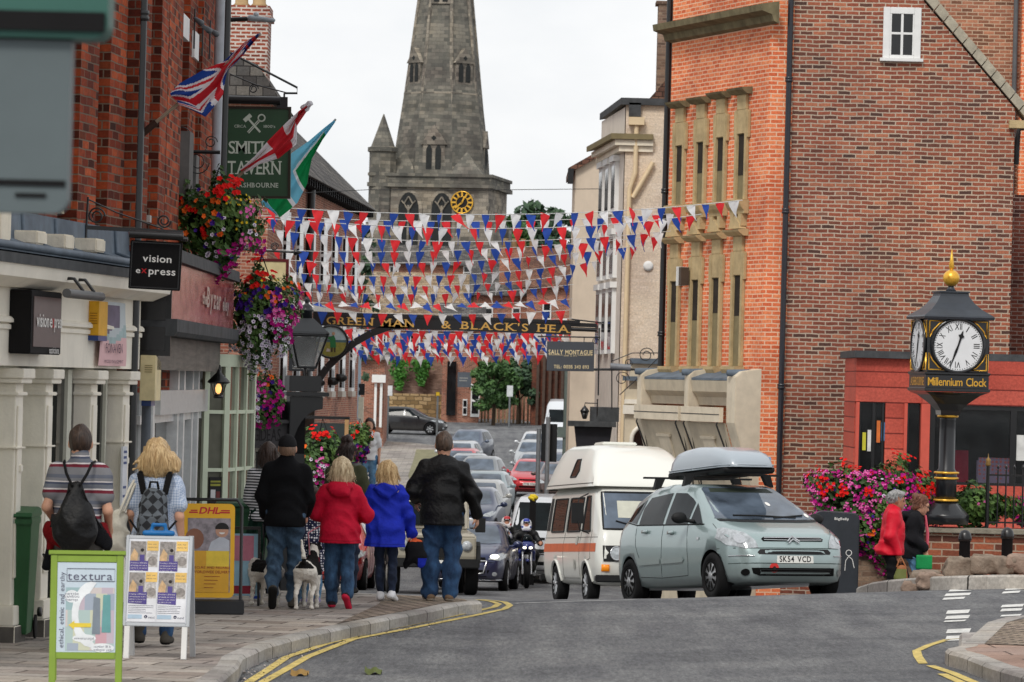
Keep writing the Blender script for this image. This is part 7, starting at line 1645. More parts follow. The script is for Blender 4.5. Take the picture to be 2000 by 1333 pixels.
def hand(s,wr,d,n,side):
 d=V3(d)/np.linalg.norm(d);n=V3(n);n=n-d*(n@d);n/=np.linalg.norm(n);t=np.cross(d,n)*side;wr=V3(wr)
 s.cap(wr-d*.02,wr+d*.02,.026,.028,.02);s.cap(wr+d*.025,wr+d*.075,.036,.04,.015,(n,.42))
 for o,L,c in ((-.030,.8,.62),(-.010,.98,.5),(.010,1.0,.45),(.030,.92,.4)):
  b=wr+d*.085+t*o;m=b+(d*math.cos(c)+n*math.sin(c))*.042*L;e=m+(d*math.cos(2*c)+n*math.sin(2*c))*.036*L
  s.cap(b,m,.0105,.0095,.004);s.cap(m,e,.0095,.0075,.003)
 b=wr+d*.025+t*.03;m=b+(d*.55+t*.65+n*.3)*.045;s.cap(b,m,.015,.012,.01);s.cap(m,m+(d*.8+t*.25+n*.4)*.032,.012,.009,.004)
def person(label,u,y,vtop,heading=0,J=None,top=None,legs=None,shoes=None,hair=None,skin=None,yaw=0,h=.12,Hs=1.13,group=None,zg=None,fem=False,vox=.0115,x=None,face=False,H=None,tilt=0):
 px=P(u,745,y).x if x is None else x;g=(gz(px,y)+h) if zg is None else zg
 for _ in range(3):px=P(u,vtop,y).x if x is None else x
 H=H or P(u,vtop,y).z-g;sc=H/1.77
 rt=empty('person',Matrix.Translation((px,y,g)) @ Matrix.Rotation(R(heading),4,'Z') @ Matrix.Scale(sc,4),label,'person',group)
 sw=.158 if fem else .172
 j=dict(head=(0,.02,1.635),neck=(0,-.005,1.47),shL=(-sw,0,1.415),shR=(sw,0,1.415),elL=(-sw-.06,-.03,1.13),elR=(sw+.06,-.03,1.13),wrL=(-sw-.06,.05,.89),wrR=(sw+.06,.05,.89),
hpL=(-.085,0,.92),hpR=(.085,0,.92),knL=(-.10,.03,.50),knR=(.10,.03,.50),anL=(-.10,-.02,.09),anR=(.10,-.02,.09),ftL=(-.12,1,0),ftR=(.12,1,0),hdL=(0,.15,-1),hdR=(0,.15,-1),pnL=(.8,.3,0),pnR=(-.8,.3,0),lean=(0,0,0))
 j.update(J or {});j={k:V3(v) for k,v in j.items()}
 hc=j['head'];cy_,sy_=math.cos(R(yaw)),math.sin(R(yaw));ct,st_=math.cos(R(tilt)),math.sin(R(tilt))
 def hp(a,b,c):
  b,c=b*ct+c*st_,-b*st_+c*ct
  return hc+V3((a*cy_-b*sy_,a*sy_+b*cy_,c))*Hs
 rotm=np.array([[cy_,-sy_,0],[sy_,cy_,0],[0,0,1]])
 s=SDF();s.hs=Hs;s.ell(hp(0,-.005,.015),(.074,.094,.108),.02,rotm);s.ell(hp(0,.03,-.055),(.056,.062,.058),.04,rotm);s.cap(hp(0,.085,.005),hp(0,.106,-.028),.010,.015,.015);s.cap(hp(-.022,.083,-.062),hp(.022,.083,-.062),.011,.011,.012);s.cap(hp(-.04,.084,.03),hp(.04,.084,.03),.012,.012,.015)
 s.ell(hp(0,.075,-.095),(.022,.022,.018),.02)
 for e in (-1,1):s.ell(hp(e*.076,-.005,-.005),(.012,.022,.034),.006,rotm);s.cut(hp(e*.032,.098,.008),(.016,.014,.009))
 s.hs=1.0;s.cap(hp(0,-.02,-.06),j['neck']+V3((0,0,-.04)),.056,.062,.03)
 s.cap((0,0,1.34),(0,0,1.05),.13,.12,.05,((0,1,0),.62));s.cap(j['shL'],j['shR'],.055,.055,.06);s.cap((0,0,1.05),(0,0,.95),.12,.13,.05,((0,1,0),.68))
 for e in 'LR':
  s.cap(j['sh'+e],j['el'+e],.046,.038,.03);s.cap(j['el'+e],j['wr'+e],.039,.026,.02);s.cap(j['hp'+e],j['kn'+e],.075,.05,.03);s.cap(j['kn'+e],j['an'+e],.048,.034,.02)
  hand(s,j['wr'+e],j['hd'+e],j['pn'+e],1 if e=='L' else -1)
 s.build('body',skin or SKIN,rt,vox)
 if face:
  q=MB()
  for e in (-1,1):
   c=hp(e*.032,.083,.008);q.lathe([(.0095*math.sin(math.pi*k/8)+.0003,-.0095*math.cos(math.pi*k/8)) for k in range(9)],10,tuple(c))
  q.build('eyes',M('eye_dark',(48,40,38),.3),rt)
  q=MB();q.tube([hp(-.024,.096,-.064),hp(0,.1,-.063),hp(.024,.096,-.064)],.005,6);q.build('lips',M('lips',(172,92,88),.5),rt)
  for e in (-1,1):q=MB();q.tube([hp(e*.016,.094,.036),hp(e*.035,.093,.042),hp(e*.052,.082,.036)],.0045,5);q.build('eyebrow',M('brow',(92,76,66),.9),rt)
  # trousers
 L=legs;b=L.get('bulk',.012);t=SDF()
 t.cap((-.07,-.01,.95),(.07,-.01,.95),.10+b,.10+b,.05,((0,1,0),.9))
 for e in 'LR':
  t.ell(j['hp'+e]+V3((0,-.025,-.02)),(.09+b,.092+b,.11),.05);t.cap(j['hp'+e],j['kn'+e],.088+b,.062+b,.04);a=j['an'+e]
  t.cap(j['kn'+e],a+(j['kn'+e]-a)*.02,.060+b,.046+b*1.4,.03)
  t.ell(j['kn'+e]*.55+a*.45+V3((0,-.02,0)),(.058+b,.062+b,.12),.05)
 t.disp=wrinkle(L.get('wr',.006)*1.5,9,9,15,int(u));t.clip((0,0,1.02),(0,0,1));t.build('trousers',L['mat'],rt,.013)
 # shoes
 for e in 'LR':
  f=j['ft'+e]/np.linalg.norm(j['ft'+e]);a=j['an'+e];up=V3((0,0,1));up=up-f*(up@f);up/=np.linalg.norm(up)
  q=SDF();hl=a-up*.045-f*.045;toe=a-up*.05+f*.15;q.cap(hl,toe,.043,.040,.02,(up,.85));q.cap(a+up*shoes.get('hi',.0),hl+f*.02,.05,.045,.03);q.cap(a-up*.02+f*.03,toe-f*.02,.042,.034,.02)
  bt=a-up*.082;q.clip(bt,-up);
  q.build('shoe',[shoes['mat'],shoes['sole']],rt,.011,mfn=lambda c,bt=bt,up=up:(((c-bt)@up)<shoes.get('sh',.022)).astype(int))
  # top
 T_=top;b=T_.get('bulk',.02);fl=T_.get('flare',.0);hem=T_.get('hem',.85);s=SDF()
 s.cap((0,0,1.33),(0,.0,1.08),.158+b+(0 if fem else .02),.142+b+(0 if fem else .018),.05,((0,1,0),.68));s.cap(j['shL']*.96+V3((0,0,-.01)),j['shR']*.96+V3((0,0,-.01)),.066+b*.6,.066+b*.6,.07);s.cap(j['neck']+V3((0,-.01,-.0)),(0,0,1.39),.06+b*.3,.11,.06)
 s.cap((0,0,1.10),(0,-.02,hem),.145+b+(0 if fem else .022),.158+b+fl+(0 if fem else .012),.06,((0,1,0),.86));s.ell((0,-.05,.93),(.165+b,.125+b,.13),.05)
 if fem:s.ell((-.07,.1,1.27),(.07,.06,.07),.05);s.ell((.07,.1,1.27),(.07,.06,.07),.05);s.ell((0,-.02,.95),(.16+b+fl*.6,.13+b,.12),.06)
 ab=T_.get('arm',b)
 for e in 'LR':
  sh,el,wr=j['sh'+e],j['el'+e],j['wr'+e]
  if T_.get('short'):s.cap(sh,sh+(el-sh)*.62,.064+ab,.066+ab,.045)
  else:
   s.cap(sh,el,.060+ab*.85,.050+ab*.85,.022);k=T_.get('cuff',.93);s.cap(el,el+(wr-el)*k,.050+ab*.85,.038+ab*.75,.03)
 if T_.get('hood'):s.ell((0,-.115,1.455),(.165,.085,.07),.02);s.ell((0,-.165,1.40),(.125,.05,.075),.025);s.cut((0,-.10,1.535),(.11,.07,.035));s.cap((-.1,.02,1.47),(.1,.02,1.47),.05,.05,.03)
 if T_.get('collar'):s.cap((0,-.02,1.47),(0,-.008,1.54),.074,.068,.02);s.cut((0,.01,1.57),(.056,.06,.07))
 s.disp=wrinkle(T_.get('wr',.008)*1.35,7,7,9,int(u)+3);s.clip((0,0,hem),(0,0,-1));s.build(T_.get('name','jacket'),T_['mat'],rt,T_.get('vox',.0125))
 # hair
 if hair:
  k=hair['style'];s=SDF();s.hs=Hs*hair.get('vol',1.0);E=lambda a,c,r,kk=.03:s.ell(hp(*a),r,kk,rotm) if c is None else None
  if k in ('short','grey'):s.ell(hp(0,-.012,.024),(.081,.098,.112),.02,rotm);s.clip(hp(0,.055,.045),hp(0,1,-.75)-hc);s.clip(hp(0,-.07,-.075),hp(0,.25,-1)-hc)
  if k=='grey':s.ell(hp(0,.03,.09),(.075,.07,.04),.03,rotm);s.ell(hp(0,-.05,.03),(.088,.07,.09),.03,rotm)
  if k=='bob':
   s.ell(hp(0,-.015,.025),(.09,.108,.115),.02,rotm);s.ell(hp(0,-.055,-.065),(.098,.07,.10),.04,rotm);s.ell(hp(-.075,.0,-.06),(.03,.06,.085),.03,rotm);s.ell(hp(.075,.0,-.06),(.03,.06,.085),.03,rotm);s.clip(hp(0,.06,.05),hp(0,1,-.75)-hc)
  if k=='blown':
   s.ell(hp(0,-.015,.025),(.092,.11,.115),.02,rotm);s.ell(hp(0,-.06,-.05),(.115,.075,.11),.05,rotm);s.ell(hp(-.09,-.02,-.05),(.055,.06,.075),.03,rotm);s.ell(hp(.11,-.03,-.05),(.07,.06,.085),.03,rotm);s.clip(hp(0,.06,.05),hp(0,1,-.75)-hc)
   rs=random.Random(4)
   for _ in range(26):a=rs.choice((-1,1,1));b0=hp(a*.09,rs.uniform(-.09,0),rs.uniform(-.06,.02));s.cap(b0,b0+V3((a*rs.uniform(.04,.09),rs.uniform(-.03,.02),rs.uniform(-.10,-.02))),.016,.004,.012)
  if k=='long':
   s.ell(hp(0,-.015,.025),(.088,.106,.113),.02,rotm);s.cap(hp(-.015,-.06,-.02),hp(.02,-.11,-.17),.095,.085,.04,((0,1,0),.6));s.cap(hp(.03,-.07,-.05),hp(.09,-.115,-.22),.07,.03,.03,((0,1,0),.6));s.cap(hp(-.05,-.05,-.05),hp(-.05,-.10,-.2),.05,.03,.03);s.clip(hp(0,.06,.05),hp(0,1,-.75)-hc)
   rs=random.Random(8)
   for _ in range(30):b0=hp(rs.uniform(-.07,.1),-.1,rs.uniform(-.15,-.05));s.cap(b0,b0+V3((rs.uniform(-.02,.06),rs.uniform(-.02,.01),rs.uniform(-.13,-.05))),.02,.005,.012)
  if k=='bun':s.ell(hp(0,-.012,.022),(.083,.102,.112),.02,rotm);s.ell(hp(0,-.035,.135),(.062,.055,.05),.015,rotm);s.ell(hp(0,-.05,-.05),(.075,.06,.06),.03,rotm);s.clip(hp(0,.06,.05),hp(0,1,-.75)-hc)
  if k=='pony':s.ell(hp(0,-.012,.022),(.081,.100,.112),.02,rotm);s.ell(hp(0,-.105,.07),(.04,.045,.05),.02,rotm);s.ell(hp(0,-.04,-.05),(.078,.065,.07),.03,rotm);s.clip(hp(0,.055,.045),hp(0,1,-.75)-hc)
  am,fx=hair.get('amp',.005),hair.get('fx',60)
  ph=u;s.disp=lambda X,Y,Z:(am*(np.sin(X*fx+np.sin(Z*14+ph)*1.5)*.6+np.sin(Y*fx*.9+Z*hair.get('fz',8)+ph)*.5+np.sin(X*fx*1.9-Y*fx+Z*hair.get('fz',8)*1.7)*.4)).astype(np.float32)
  s.build('hair',hair['mat'],rt,.009)
  if k in ('bob','blown','long','bun','grey','pony'):
   rs=random.Random(int(u));q=MB();v_=hair.get('vol',1.0);dn={'bob':.17,'blown':.16,'long':.21,'bun':.10,'grey':.06,'pony':.10}[k]
   for _ in range(170):
    a=rs.uniform(0,6.28);e=rs.uniform(.0,1.25);r0=.094*v_*rs.uniform(.97,1.08);p0=V3((r0*math.cos(a)*math.cos(e),-.015+r0*1.12*math.sin(a)*math.cos(e),.02+r0*1.1*math.sin(e)))
    if p0[1]>.045:continue
    out=V3((p0[0],p0[1],0));out/=np.linalg.norm(out)+1e-6;L_=dn*rs.uniform(.5,1.05);sd_=rs.uniform(-.03,.05) if k in ('blown','long') else rs.uniform(-.02,.02)
    pts=[hp(*(p0+out*(.012*t+.02*t*t*rs.uniform(.2,1.6))+V3((sd_*t*t,-.01*t,-L_*t)))) for t in (0,.25,.5,.75,1)]
    q.tube(pts,[.0035,.004,.0035,.003,.001],4,caps=False)
   q.build('loose_hair',hair['mat'],rt,fix=False,kind='stuff')
 return rt,j,sc,hp
def sub(rt,name,label,cat,group=None):return empty(name,rt.matrix_world.copy(),label,cat,group)
JB=cloth_m('jacket_black_fleece',(13,13,16),.9,.12);JW=cloth_m('jacket_waxed_black',(17,17,18),.6,.35,.7,25,seams=(('Z',1.02),));JR=cloth_m('jacket_crimson',(188,14,48),.7,.16,.5,22,seams=(('Z',.815),));JBL=cloth_m('jacket_royal_blue',(30,48,178),.7,.16,.5,22,seams=(('Z',.735),))
D1=denim('denim_mid',(24,42,62),(66,92,116));D2=denim('denim_blue',(14,36,66),(42,78,116));D3=denim('denim_navy',(14,22,40),(30,44,70));D4=denim('denim_pale',(66,112,150),(120,164,196));D5=denim('denim_dark',(22,44,70),(54,88,122))
HB=hair_m('hair_brown',(34,22,16),(70,50,38));HBL=hair_m('hair_blonde',(150,112,66),(226,196,146));HBP=hair_m('hair_pale_blonde',(140,110,74),(232,214,178));HD=hair_m('hair_dark',(22,14,12),(58,36,30));HG=hair_m('hair_grey',(84,84,86),(176,176,174));HR=hair_m('hair_auburn',(74,40,28),(128,78,54));HGB=hair_m('hair_grey_brown',(50,38,30),(100,80,66))
BOOT=dict(mat=M('boot_brown',(70,66,60),.8,nz=.3),sole=M('sole_black',(26,25,25),.8),hi=.07)
SHB=dict(mat=M('shoe_tan',(112,92,74),.8,nz=.2),sole=M('sole_pale',(176,168,156),.8));SHW=dict(mat=M('shoe_white',(226,226,228),.6),sole=M('sole_white',(206,206,206),.6));SHR=dict(mat=M('trainer_black',(36,26,30),.7,nz=.3),sole=M('trainer_pink',(206,30,66),.6),sh=.03);SHBL=dict(mat=M('trainer_blue',(40,70,150),.7),sole=M('sole_white',(206,206,206),.6));SHD=dict(mat=M('shoe_dark',(34,32,32),.7),sole=M('sole_black',(26,25,25),.8))
# striped polo man with a drawstring bag
POLO=stripes('polo_stripes',[(0,(120,120,124)),(.28,(110,24,44)),(.40,(214,206,206)),(.46,(108,112,122)),(.62,(70,76,96)),(.70,(206,200,200)),(.75,(124,124,128)),(.86,(96,100,112))],.20,'Z',warp=.008)
r1,j,sc,hp=person('man in a striped polo shirt with a black drawstring bag, walking away on the left',158,32.0,833,0,
dict(elL=(-.24,-.10,1.13),wrL=(-.19,.12,1.0),elR=(.235,-.06,1.11),wrR=(.23,.16,.95),knL=(-.1,.12,.52),anL=(-.1,.16,.1),anR=(.1,-.14,.12),hdR=(0,.6,-1)),
dict(mat=POLO,name='polo_shirt',hem=.86,bulk=.010,short=True,collar=True),dict(mat=cloth_m('trousers_grey',(84,82,80)),bulk=.022),BOOT,dict(style='short',mat=HB))
b=sub(r1,'drawstring_bag','black drawstring bag on the back of the striped polo man','bag')
s=SDF();s.cap((0,-.20,1.30),(0,-.24,1.02),.055,.15,.05,((0,1,0),.62));s.cap((0,-.24,1.02),(0,-.235,.92),.16,.15,.05,((0,1,0),.62));s.disp=wrinkle(.014,12,8,9,5);s.build('bag',cloth_m('nylon_black',(16,16,18),.5,.2,.4,30),b,.012)
for e in (-1,1):q=MB();q.tube([(e*.03,-.24,1.31),(e*.08,-.215,1.40),(e*.11,-.13,1.485),(e*.12,0,1.495),(e*.13,.12,1.42)],.012,5);q.tube([(e*.05,-.25,1.28),(e*.13,-.23,1.1),(e*.20,-.16,.98)],.008,5);q.build('strap',BLACKM,b)
b=sub(r1,'tied_jacket','red and black jacket tied round the waist of the striped polo man','jacket')
s=SDF();s.cap((-.10,-.02,.95),(.10,-.02,.95),.145,.145,.05,((0,1,0),.95));s.cap((-.20,-.02,.98),(-.235,.0,.66),.05,.04,.04);s.cap((.19,-.05,.98),(.215,-.03,.84),.05,.045,.04);s.disp=wrinkle(.02,12,12,9,8);s.clip((0,0,1.02),(0,0,1));s.build('jacket',[cloth_m('red_cloth',(118,12,20)),cloth_m('black_cloth',(20,20,24))],b,.013,mfn=lambda c:((np.sin(c[:,0]*11+c[:,2]*7)>.2) | (c[:,2]<.8)).astype(int))
# blonde with chequered backpack
BLS=dots('blouse_check',(150,168,196),(196,206,222),60,kind='check')
r2,j,sc,hp=person('blonde woman in a pale blue blouse with a chequered backpack, behind the white poster board',307,33.0,864,0,
dict(elL=(-.205,-.03,1.15),wrL=(-.18,.1,.96),elR=(.215,-.05,1.13),wrR=(.235,.04,.87),anL=(-.1,-.12,.12),anR=(.12,.06,.1),knR=(.11,.08,.51)),
dict(mat=BLS,name='blouse',hem=.84,bulk=.018,short=True,wr=.007),dict(mat=D2,bulk=.008),BOOT,dict(style='blown',mat=HBL,amp=.008,vol=1.14),fem=True)
b=sub(r2,'backpack','grey chequered backpack worn by the blonde woman in the blouse','backpack')
s=SDF();s.cap((0,-.20,1.26),(0,-.22,.98),.12,.14,.05,((0,1,0),.6));s.box((0,-.26,1.02),(.09,.03,.10),.03,.03);s.disp=wrinkle(.005,9,9,9,6);s.build('pack',dots('pack_check',(34,36,40),(92,98,104),16,kind='check'),b,.012)
q=MB()
for e in (-1,1):q.prism([(e*.065,1.32),(e*.115,1.32),(e*.155,1.50),(e*.10,1.50)][::e],-.17,-.13,'xz');q.tube([(e*.125,-.15,1.5),(e*.13,0,1.51),(e*.12,.12,1.40)],.022,6);q.tube([(e*.12,-.26,1.0),(e*.2,-.2,1.1)],.01,5)
q.tube([(-.04,-.2,1.37),(-.03,-.22,1.43),(.03,-.22,1.43),(.04,-.2,1.37)],.012,6);q.build('straps',BLACKM,b)
b=sub(r2,'tote_bag','cream canvas tote bag hanging from the left shoulder of the blonde woman','bag')
s=SDF();s.cap((-.30,-.06,1.10),(-.36,-.06,.86),.09,.12,.04,((0,1,0),.5));s.cap((-.36,-.06,.86),(-.40,-.06,.74),.10,.12,.04,((0,1,0),.6));s.disp=wrinkle(.02,12,8,8,9);s.build('bag',cloth_m('canvas_cream',(228,222,206)),b,.012)
q=MB();q.tube([(-.30,-.13,1.15),(-.22,-.12,1.36),(-.17,-.05,1.46),(-.15,.03,1.44)],.014,5);q.tube([(-.26,-.10,1.17),(-.19,-.10,1.36),(-.15,-.04,1.46)],.014,5);q.build('straps',cloth_m('canvas_cream',(228,222,206)),b)
# capped man
r3,j,sc,hp=person('man in a black jacket, jeans and black cap walking two dogs',562,40.6,851,0,
dict(elL=(-.24,-.02,1.14),wrL=(-.21,.12,.93),elR=(.23,-.01,1.13),wrR=(.2,.2,.98),knL=(-.10,.02,.49),anL=(-.10,-.22,.19),ftL=(-.05,.45,-.9),knR=(.10,.07,.51),anR=(.10,.02,.09),hdL=(.3,.3,-1)),
dict(mat=JB,hem=.84,bulk=.03,arm=.026,collar=True),dict(mat=D1,bulk=.016,wr=.011),BOOT,None)
s=SDF();s.hs=1.13;s.ell(hp(0,-.01,.03),(.084,.103,.104),.02);s.clip(hp(0,0,.022),(0,.1,-1));s.cap(hp(-.04,.09,.03),hp(.04,.09,.03),.05,.05,.02,((0,0,1),.2));s.build('cap',cloth_m('cap_black',(28,28,30)),r3,.01)
s=SDF();s.hs=1.13;s.ell(hp(0,-.012,.0),(.0795,.0995,.108),.02);s.clip(hp(0,0,.024),(0,0,1));s.clip(hp(0,-.03,-.05),(0,.3,-1));s.clip(hp(0,.0,0),(0,1,0));s.build('hair',hair_m('hair_cropped',(96,74,58),(140,110,88)),r3,.01)
# woman in stripes beside him
STR=stripes('breton_stripes',[(0,(222,222,222)),(.5,(30,32,40))],.032,'Z',warp=.003)
r4,j,sc,hp=person('woman in a black and white striped top mostly hidden beside the capped man',524,42.2,866,6,
dict(elL=(-.20,.02,1.14),wrL=(-.08,.16,.99),elR=(.20,.04,1.14),wrR=(.10,.2,.97)),dict(mat=STR,name='top',hem=.9,bulk=.016,cuff=.6),dict(mat=cloth_m('leggings_black',(26,26,30)),bulk=.004),SHBL,dict(style='bob',mat=HB),fem=True)
b=sub(r4,'green_jacket','dark green jacket carried over the arm of the woman in stripes','jacket')
s=SDF();s.cap((-.10,-.10,1.0),(-.14,-.12,.66),.07,.12,.05,((0,1,0),.5));s.disp=wrinkle(.03,14,6,3,11);s.build('cloth',cloth_m('bottle_green',(18,44,34)),b,.014)
# girl in dotted dress
DOT=dots('polka_dots',(22,30,66),(232,232,236),26,.40)
r5,j,sc,hp=person('child in a navy polka dot dress and pale jeans beside the capped man',612,41.9,951,0,
dict(),dict(mat=DOT,name='dress',hem=.50,bulk=.03,flare=.10,wr=.012),dict(mat=D4,bulk=.01),dict(mat=M('shoe_lilac',(150,140,176),.7),sole=M('sole_white',(206,206,206),.6)),dict(style='bob',mat=HB),fem=True)
# bun woman
r7,j,sc,hp=person('woman with dark hair in a bun and a khaki jacket ahead of the crimson jacket',678,44.6,862,-8,
dict(elL=(-.2,.03,1.14),wrL=(-.06,.2,1.05),elR=(.22,.02,1.12),wrR=(.1,.2,1.05)),dict(mat=cloth_m('khaki',(70,72,52)),hem=.72,bulk=.03,collar=True),dict(mat=D3,bulk=.008),SHD,dict(style='bun',mat=HD,amp=.008),SKIN2,fem=True)
# crimson jacket
r6,j,sc,hp=person('woman in a crimson hooded jacket with blonde bobbed hair',668,41.0,899,0,
dict(elL=(-.31,.0,1.13),wrL=(-.13,.2,1.05),elR=(.32,.02,1.11),wrR=(.14,.22,1.04),knR=(.10,.02,.49),anR=(.11,-.16,.16),ftR=(.2,.7,-.7),anL=(-.08,.02,.09),shL=(-.17,0,1.40),shR=(.17,0,1.40)),
dict(mat=JR,hem=.78,bulk=.05,flare=.05,hood=True,wr=.010,arm=.035),dict(mat=D5,bulk=.018),SHR,dict(style='bob',mat=HBP,amp=.006,vol=1.2),fem=True)
# blue jacket
r8,j,sc,hp=person('woman in a royal blue hooded jacket with long blonde hair, carrying a coat',757,43.0,905,0,
dict(elL=(-.25,.03,1.13),wrL=(-.08,.2,1.06),elR=(.28,-.01,1.10),wrR=(.33,.10,.86),knL=(-.07,.06,.51),anL=(-.05,.05,.09),knR=(.10,.0,.49),anR=(.10,-.10,.11),ftR=(.35,1,-.25)),
dict(mat=JBL,hem=.70,bulk=.06,flare=.05,hood=True,wr=.012,arm=.042),dict(mat=D3,bulk=-.002),SHW,dict(style='long',mat=HBL,amp=.007,vol=1.22),fem=True)
b=sub(r8,'carried_coat','black coat with royal blue lining dangling from the hand of the blonde woman in blue','coat')
s=SDF();s.cap((.34,.11,.80),(.36,.1,.62),.05,.10,.04,((0,1,0),.5));s.cap((.34,.1,.66),(.27,.1,.42),.08,.03,.05,((0,1,0),.6));s.cap((.38,.1,.66),(.47,.1,.48),.08,.06,.05,((0,1,0),.6));s.disp=wrinkle(.018,12,8,8,12);s.build('coat',[cloth_m('black_cloth',(20,20,24)),JBL,M('orange_toggle',(220,90,40),.6)],b,.012,mfn=lambda c:np.where(c[:,2]>.77,2,np.where((c[:,0]>.42) & (c[:,2]<.56),1,0)))
# waxed jacket man
r9,j,sc,hp=person('tall man in a black waxed jacket and jeans on the kerb corner',868,43.4,845,0,
dict(elL=(-.32,.0,1.15),wrL=(-.28,.2,1.06),elR=(.32,-.03,1.13),wrR=(.36,.06,.90),shL=(-.178,0,1.40),shR=(.178,0,1.40),anL=(-.11,-.05,.09),knL=(-.11,.02,.5),anR=(.10,-.03,.09),knR=(.12,.04,.5),ftL=(-.3,1,0),ftR=(.1,1,0),hdR=(.1,.3,-1)),
dict(mat=JW,hem=.80,bulk=.045,flare=.02,collar=True,arm=.036,wr=.012),dict(mat=D2,bulk=.03,wr=.010),SHB,dict(style='short',mat=HGB))
# two women walking right
r10,j,sc,hp=person('grey haired woman in a bright red anorak walking right with a green and tan handbag',1745,55.6,957,-90,
dict(head=(0,.05,1.62),elL=(-.2,-.06,1.12),wrL=(-.2,.06,.9),elR=(.22,-.06,1.14),wrR=(.2,.08,.88),knL=(-.08,.2,.52),anL=(-.08,.10,.12),knR=(.09,.02,.5),anR=(.09,-.24,.16)),
dict(mat=cloth_m('anorak_red',(208,16,44),.6,.1,.3,22),hem=.86,bulk=.055,collar=True,flare=.0,arm=.035,wr=.01),dict(mat=cloth_m('trousers_black',(22,22,24)),bulk=.02),SHD,dict(style='grey',mat=HG,amp=.009,fx=45,fz=40),SKIN2,h=0,fem=True,face=True,tilt=8)
b=sub(r10,'handbag','olive green and tan handbag carried by the woman in the red anorak','handbag')
s=SDF();s.cap((.24,.12,.66),(.24,.11,.56),.075,.10,.03,((1,0,0),.5));s.clip((0,0,.50),(0,0,-1));s.build('bag',[cloth_m('olive_leather',(110,116,62),.5),cloth_m('tan_leather',(150,92,54),.5)],b,.01,mfn=lambda c:((c[:,2]>.68) | (c[:,1]>.185)).astype(int))
q=MB();q.tube([(.24,.05,.70),(.22,.09,.82),(.22,.12,.82),(.24,.18,.70)],.012,6);q.build('handle',cloth_m('tan_leather',(150,92,54),.5),b)
r11,j,sc,hp=person('young woman with auburn ponytail and glasses in a black jacket, walking behind the red anorak',1786,56.8,963,-90,
dict(head=(0,.10,1.60),elL=(-.2,-.05,1.13),wrL=(-.12,.12,1.0),elR=(.2,-.03,1.13),wrR=(.12,.16,.98),knL=(-.08,.12,.52),anL=(-.08,.0,.09),knR=(.09,.1,.5),anR=(.09,-.2,.14)),
dict(mat=cloth_m('jacket_black',(24,24,28)),hem=.84,bulk=.035,hood=True),dict(mat=D4,bulk=.01),SHD,dict(style='pony',mat=HR),None,h=0,fem=True,face=True,tilt=22)
q=MB();q.tube([(.06,.16,1.46),(.11,.20,1.2),(.12,.19,.88)],.014,6);q.tube([(-.06,.16,1.46),(-.10,.20,1.2),(-.11,.19,.88)],.014,6);q.build('pink_trim',cloth_m('pink_trim',(200,90,106)),r11)
q=MB()
for e in (-1,1):c=hp(e*.033,.104,.008);q.tube([c+V3((.018*math.cos(k*.7),0,.015*math.sin(k*.7))) for k in range(10)],.0025,4);q.tube([hp(e*.05,.10,.01),hp(e*.08,.0,.012)],.0025,4)
q.build('glasses',BLACK,r11)
b=sub(r11,'satchel','bright green satchel at the hip of the young woman with the ponytail','satchel')
s=SDF();s.box((.2,.14,.80),(.02,.10,.085),.015,.0);s.build('satchel',cloth_m('satchel_green',(18,142,76),.5),b,.01)
# far pedestrians
person('elderly person in a navy top by the far cream pillar',695,150,815,180,dict(),dict(mat=cloth_m('navy',(36,52,86)),hem=.85,bulk=.02),dict(mat=D3),SHD,dict(style='short',mat=HG),h=.13,vox=.02)
person('woman in a white sleeveless top beside the far brick building',722,146,818,180,dict(),dict(mat=cloth_m('white_top',(226,226,226)),name='top',hem=.9,bulk=.01,short=True),dict(mat=D4),SHD,dict(style='bob',mat=HD),h=.13,fem=True,vox=.02)
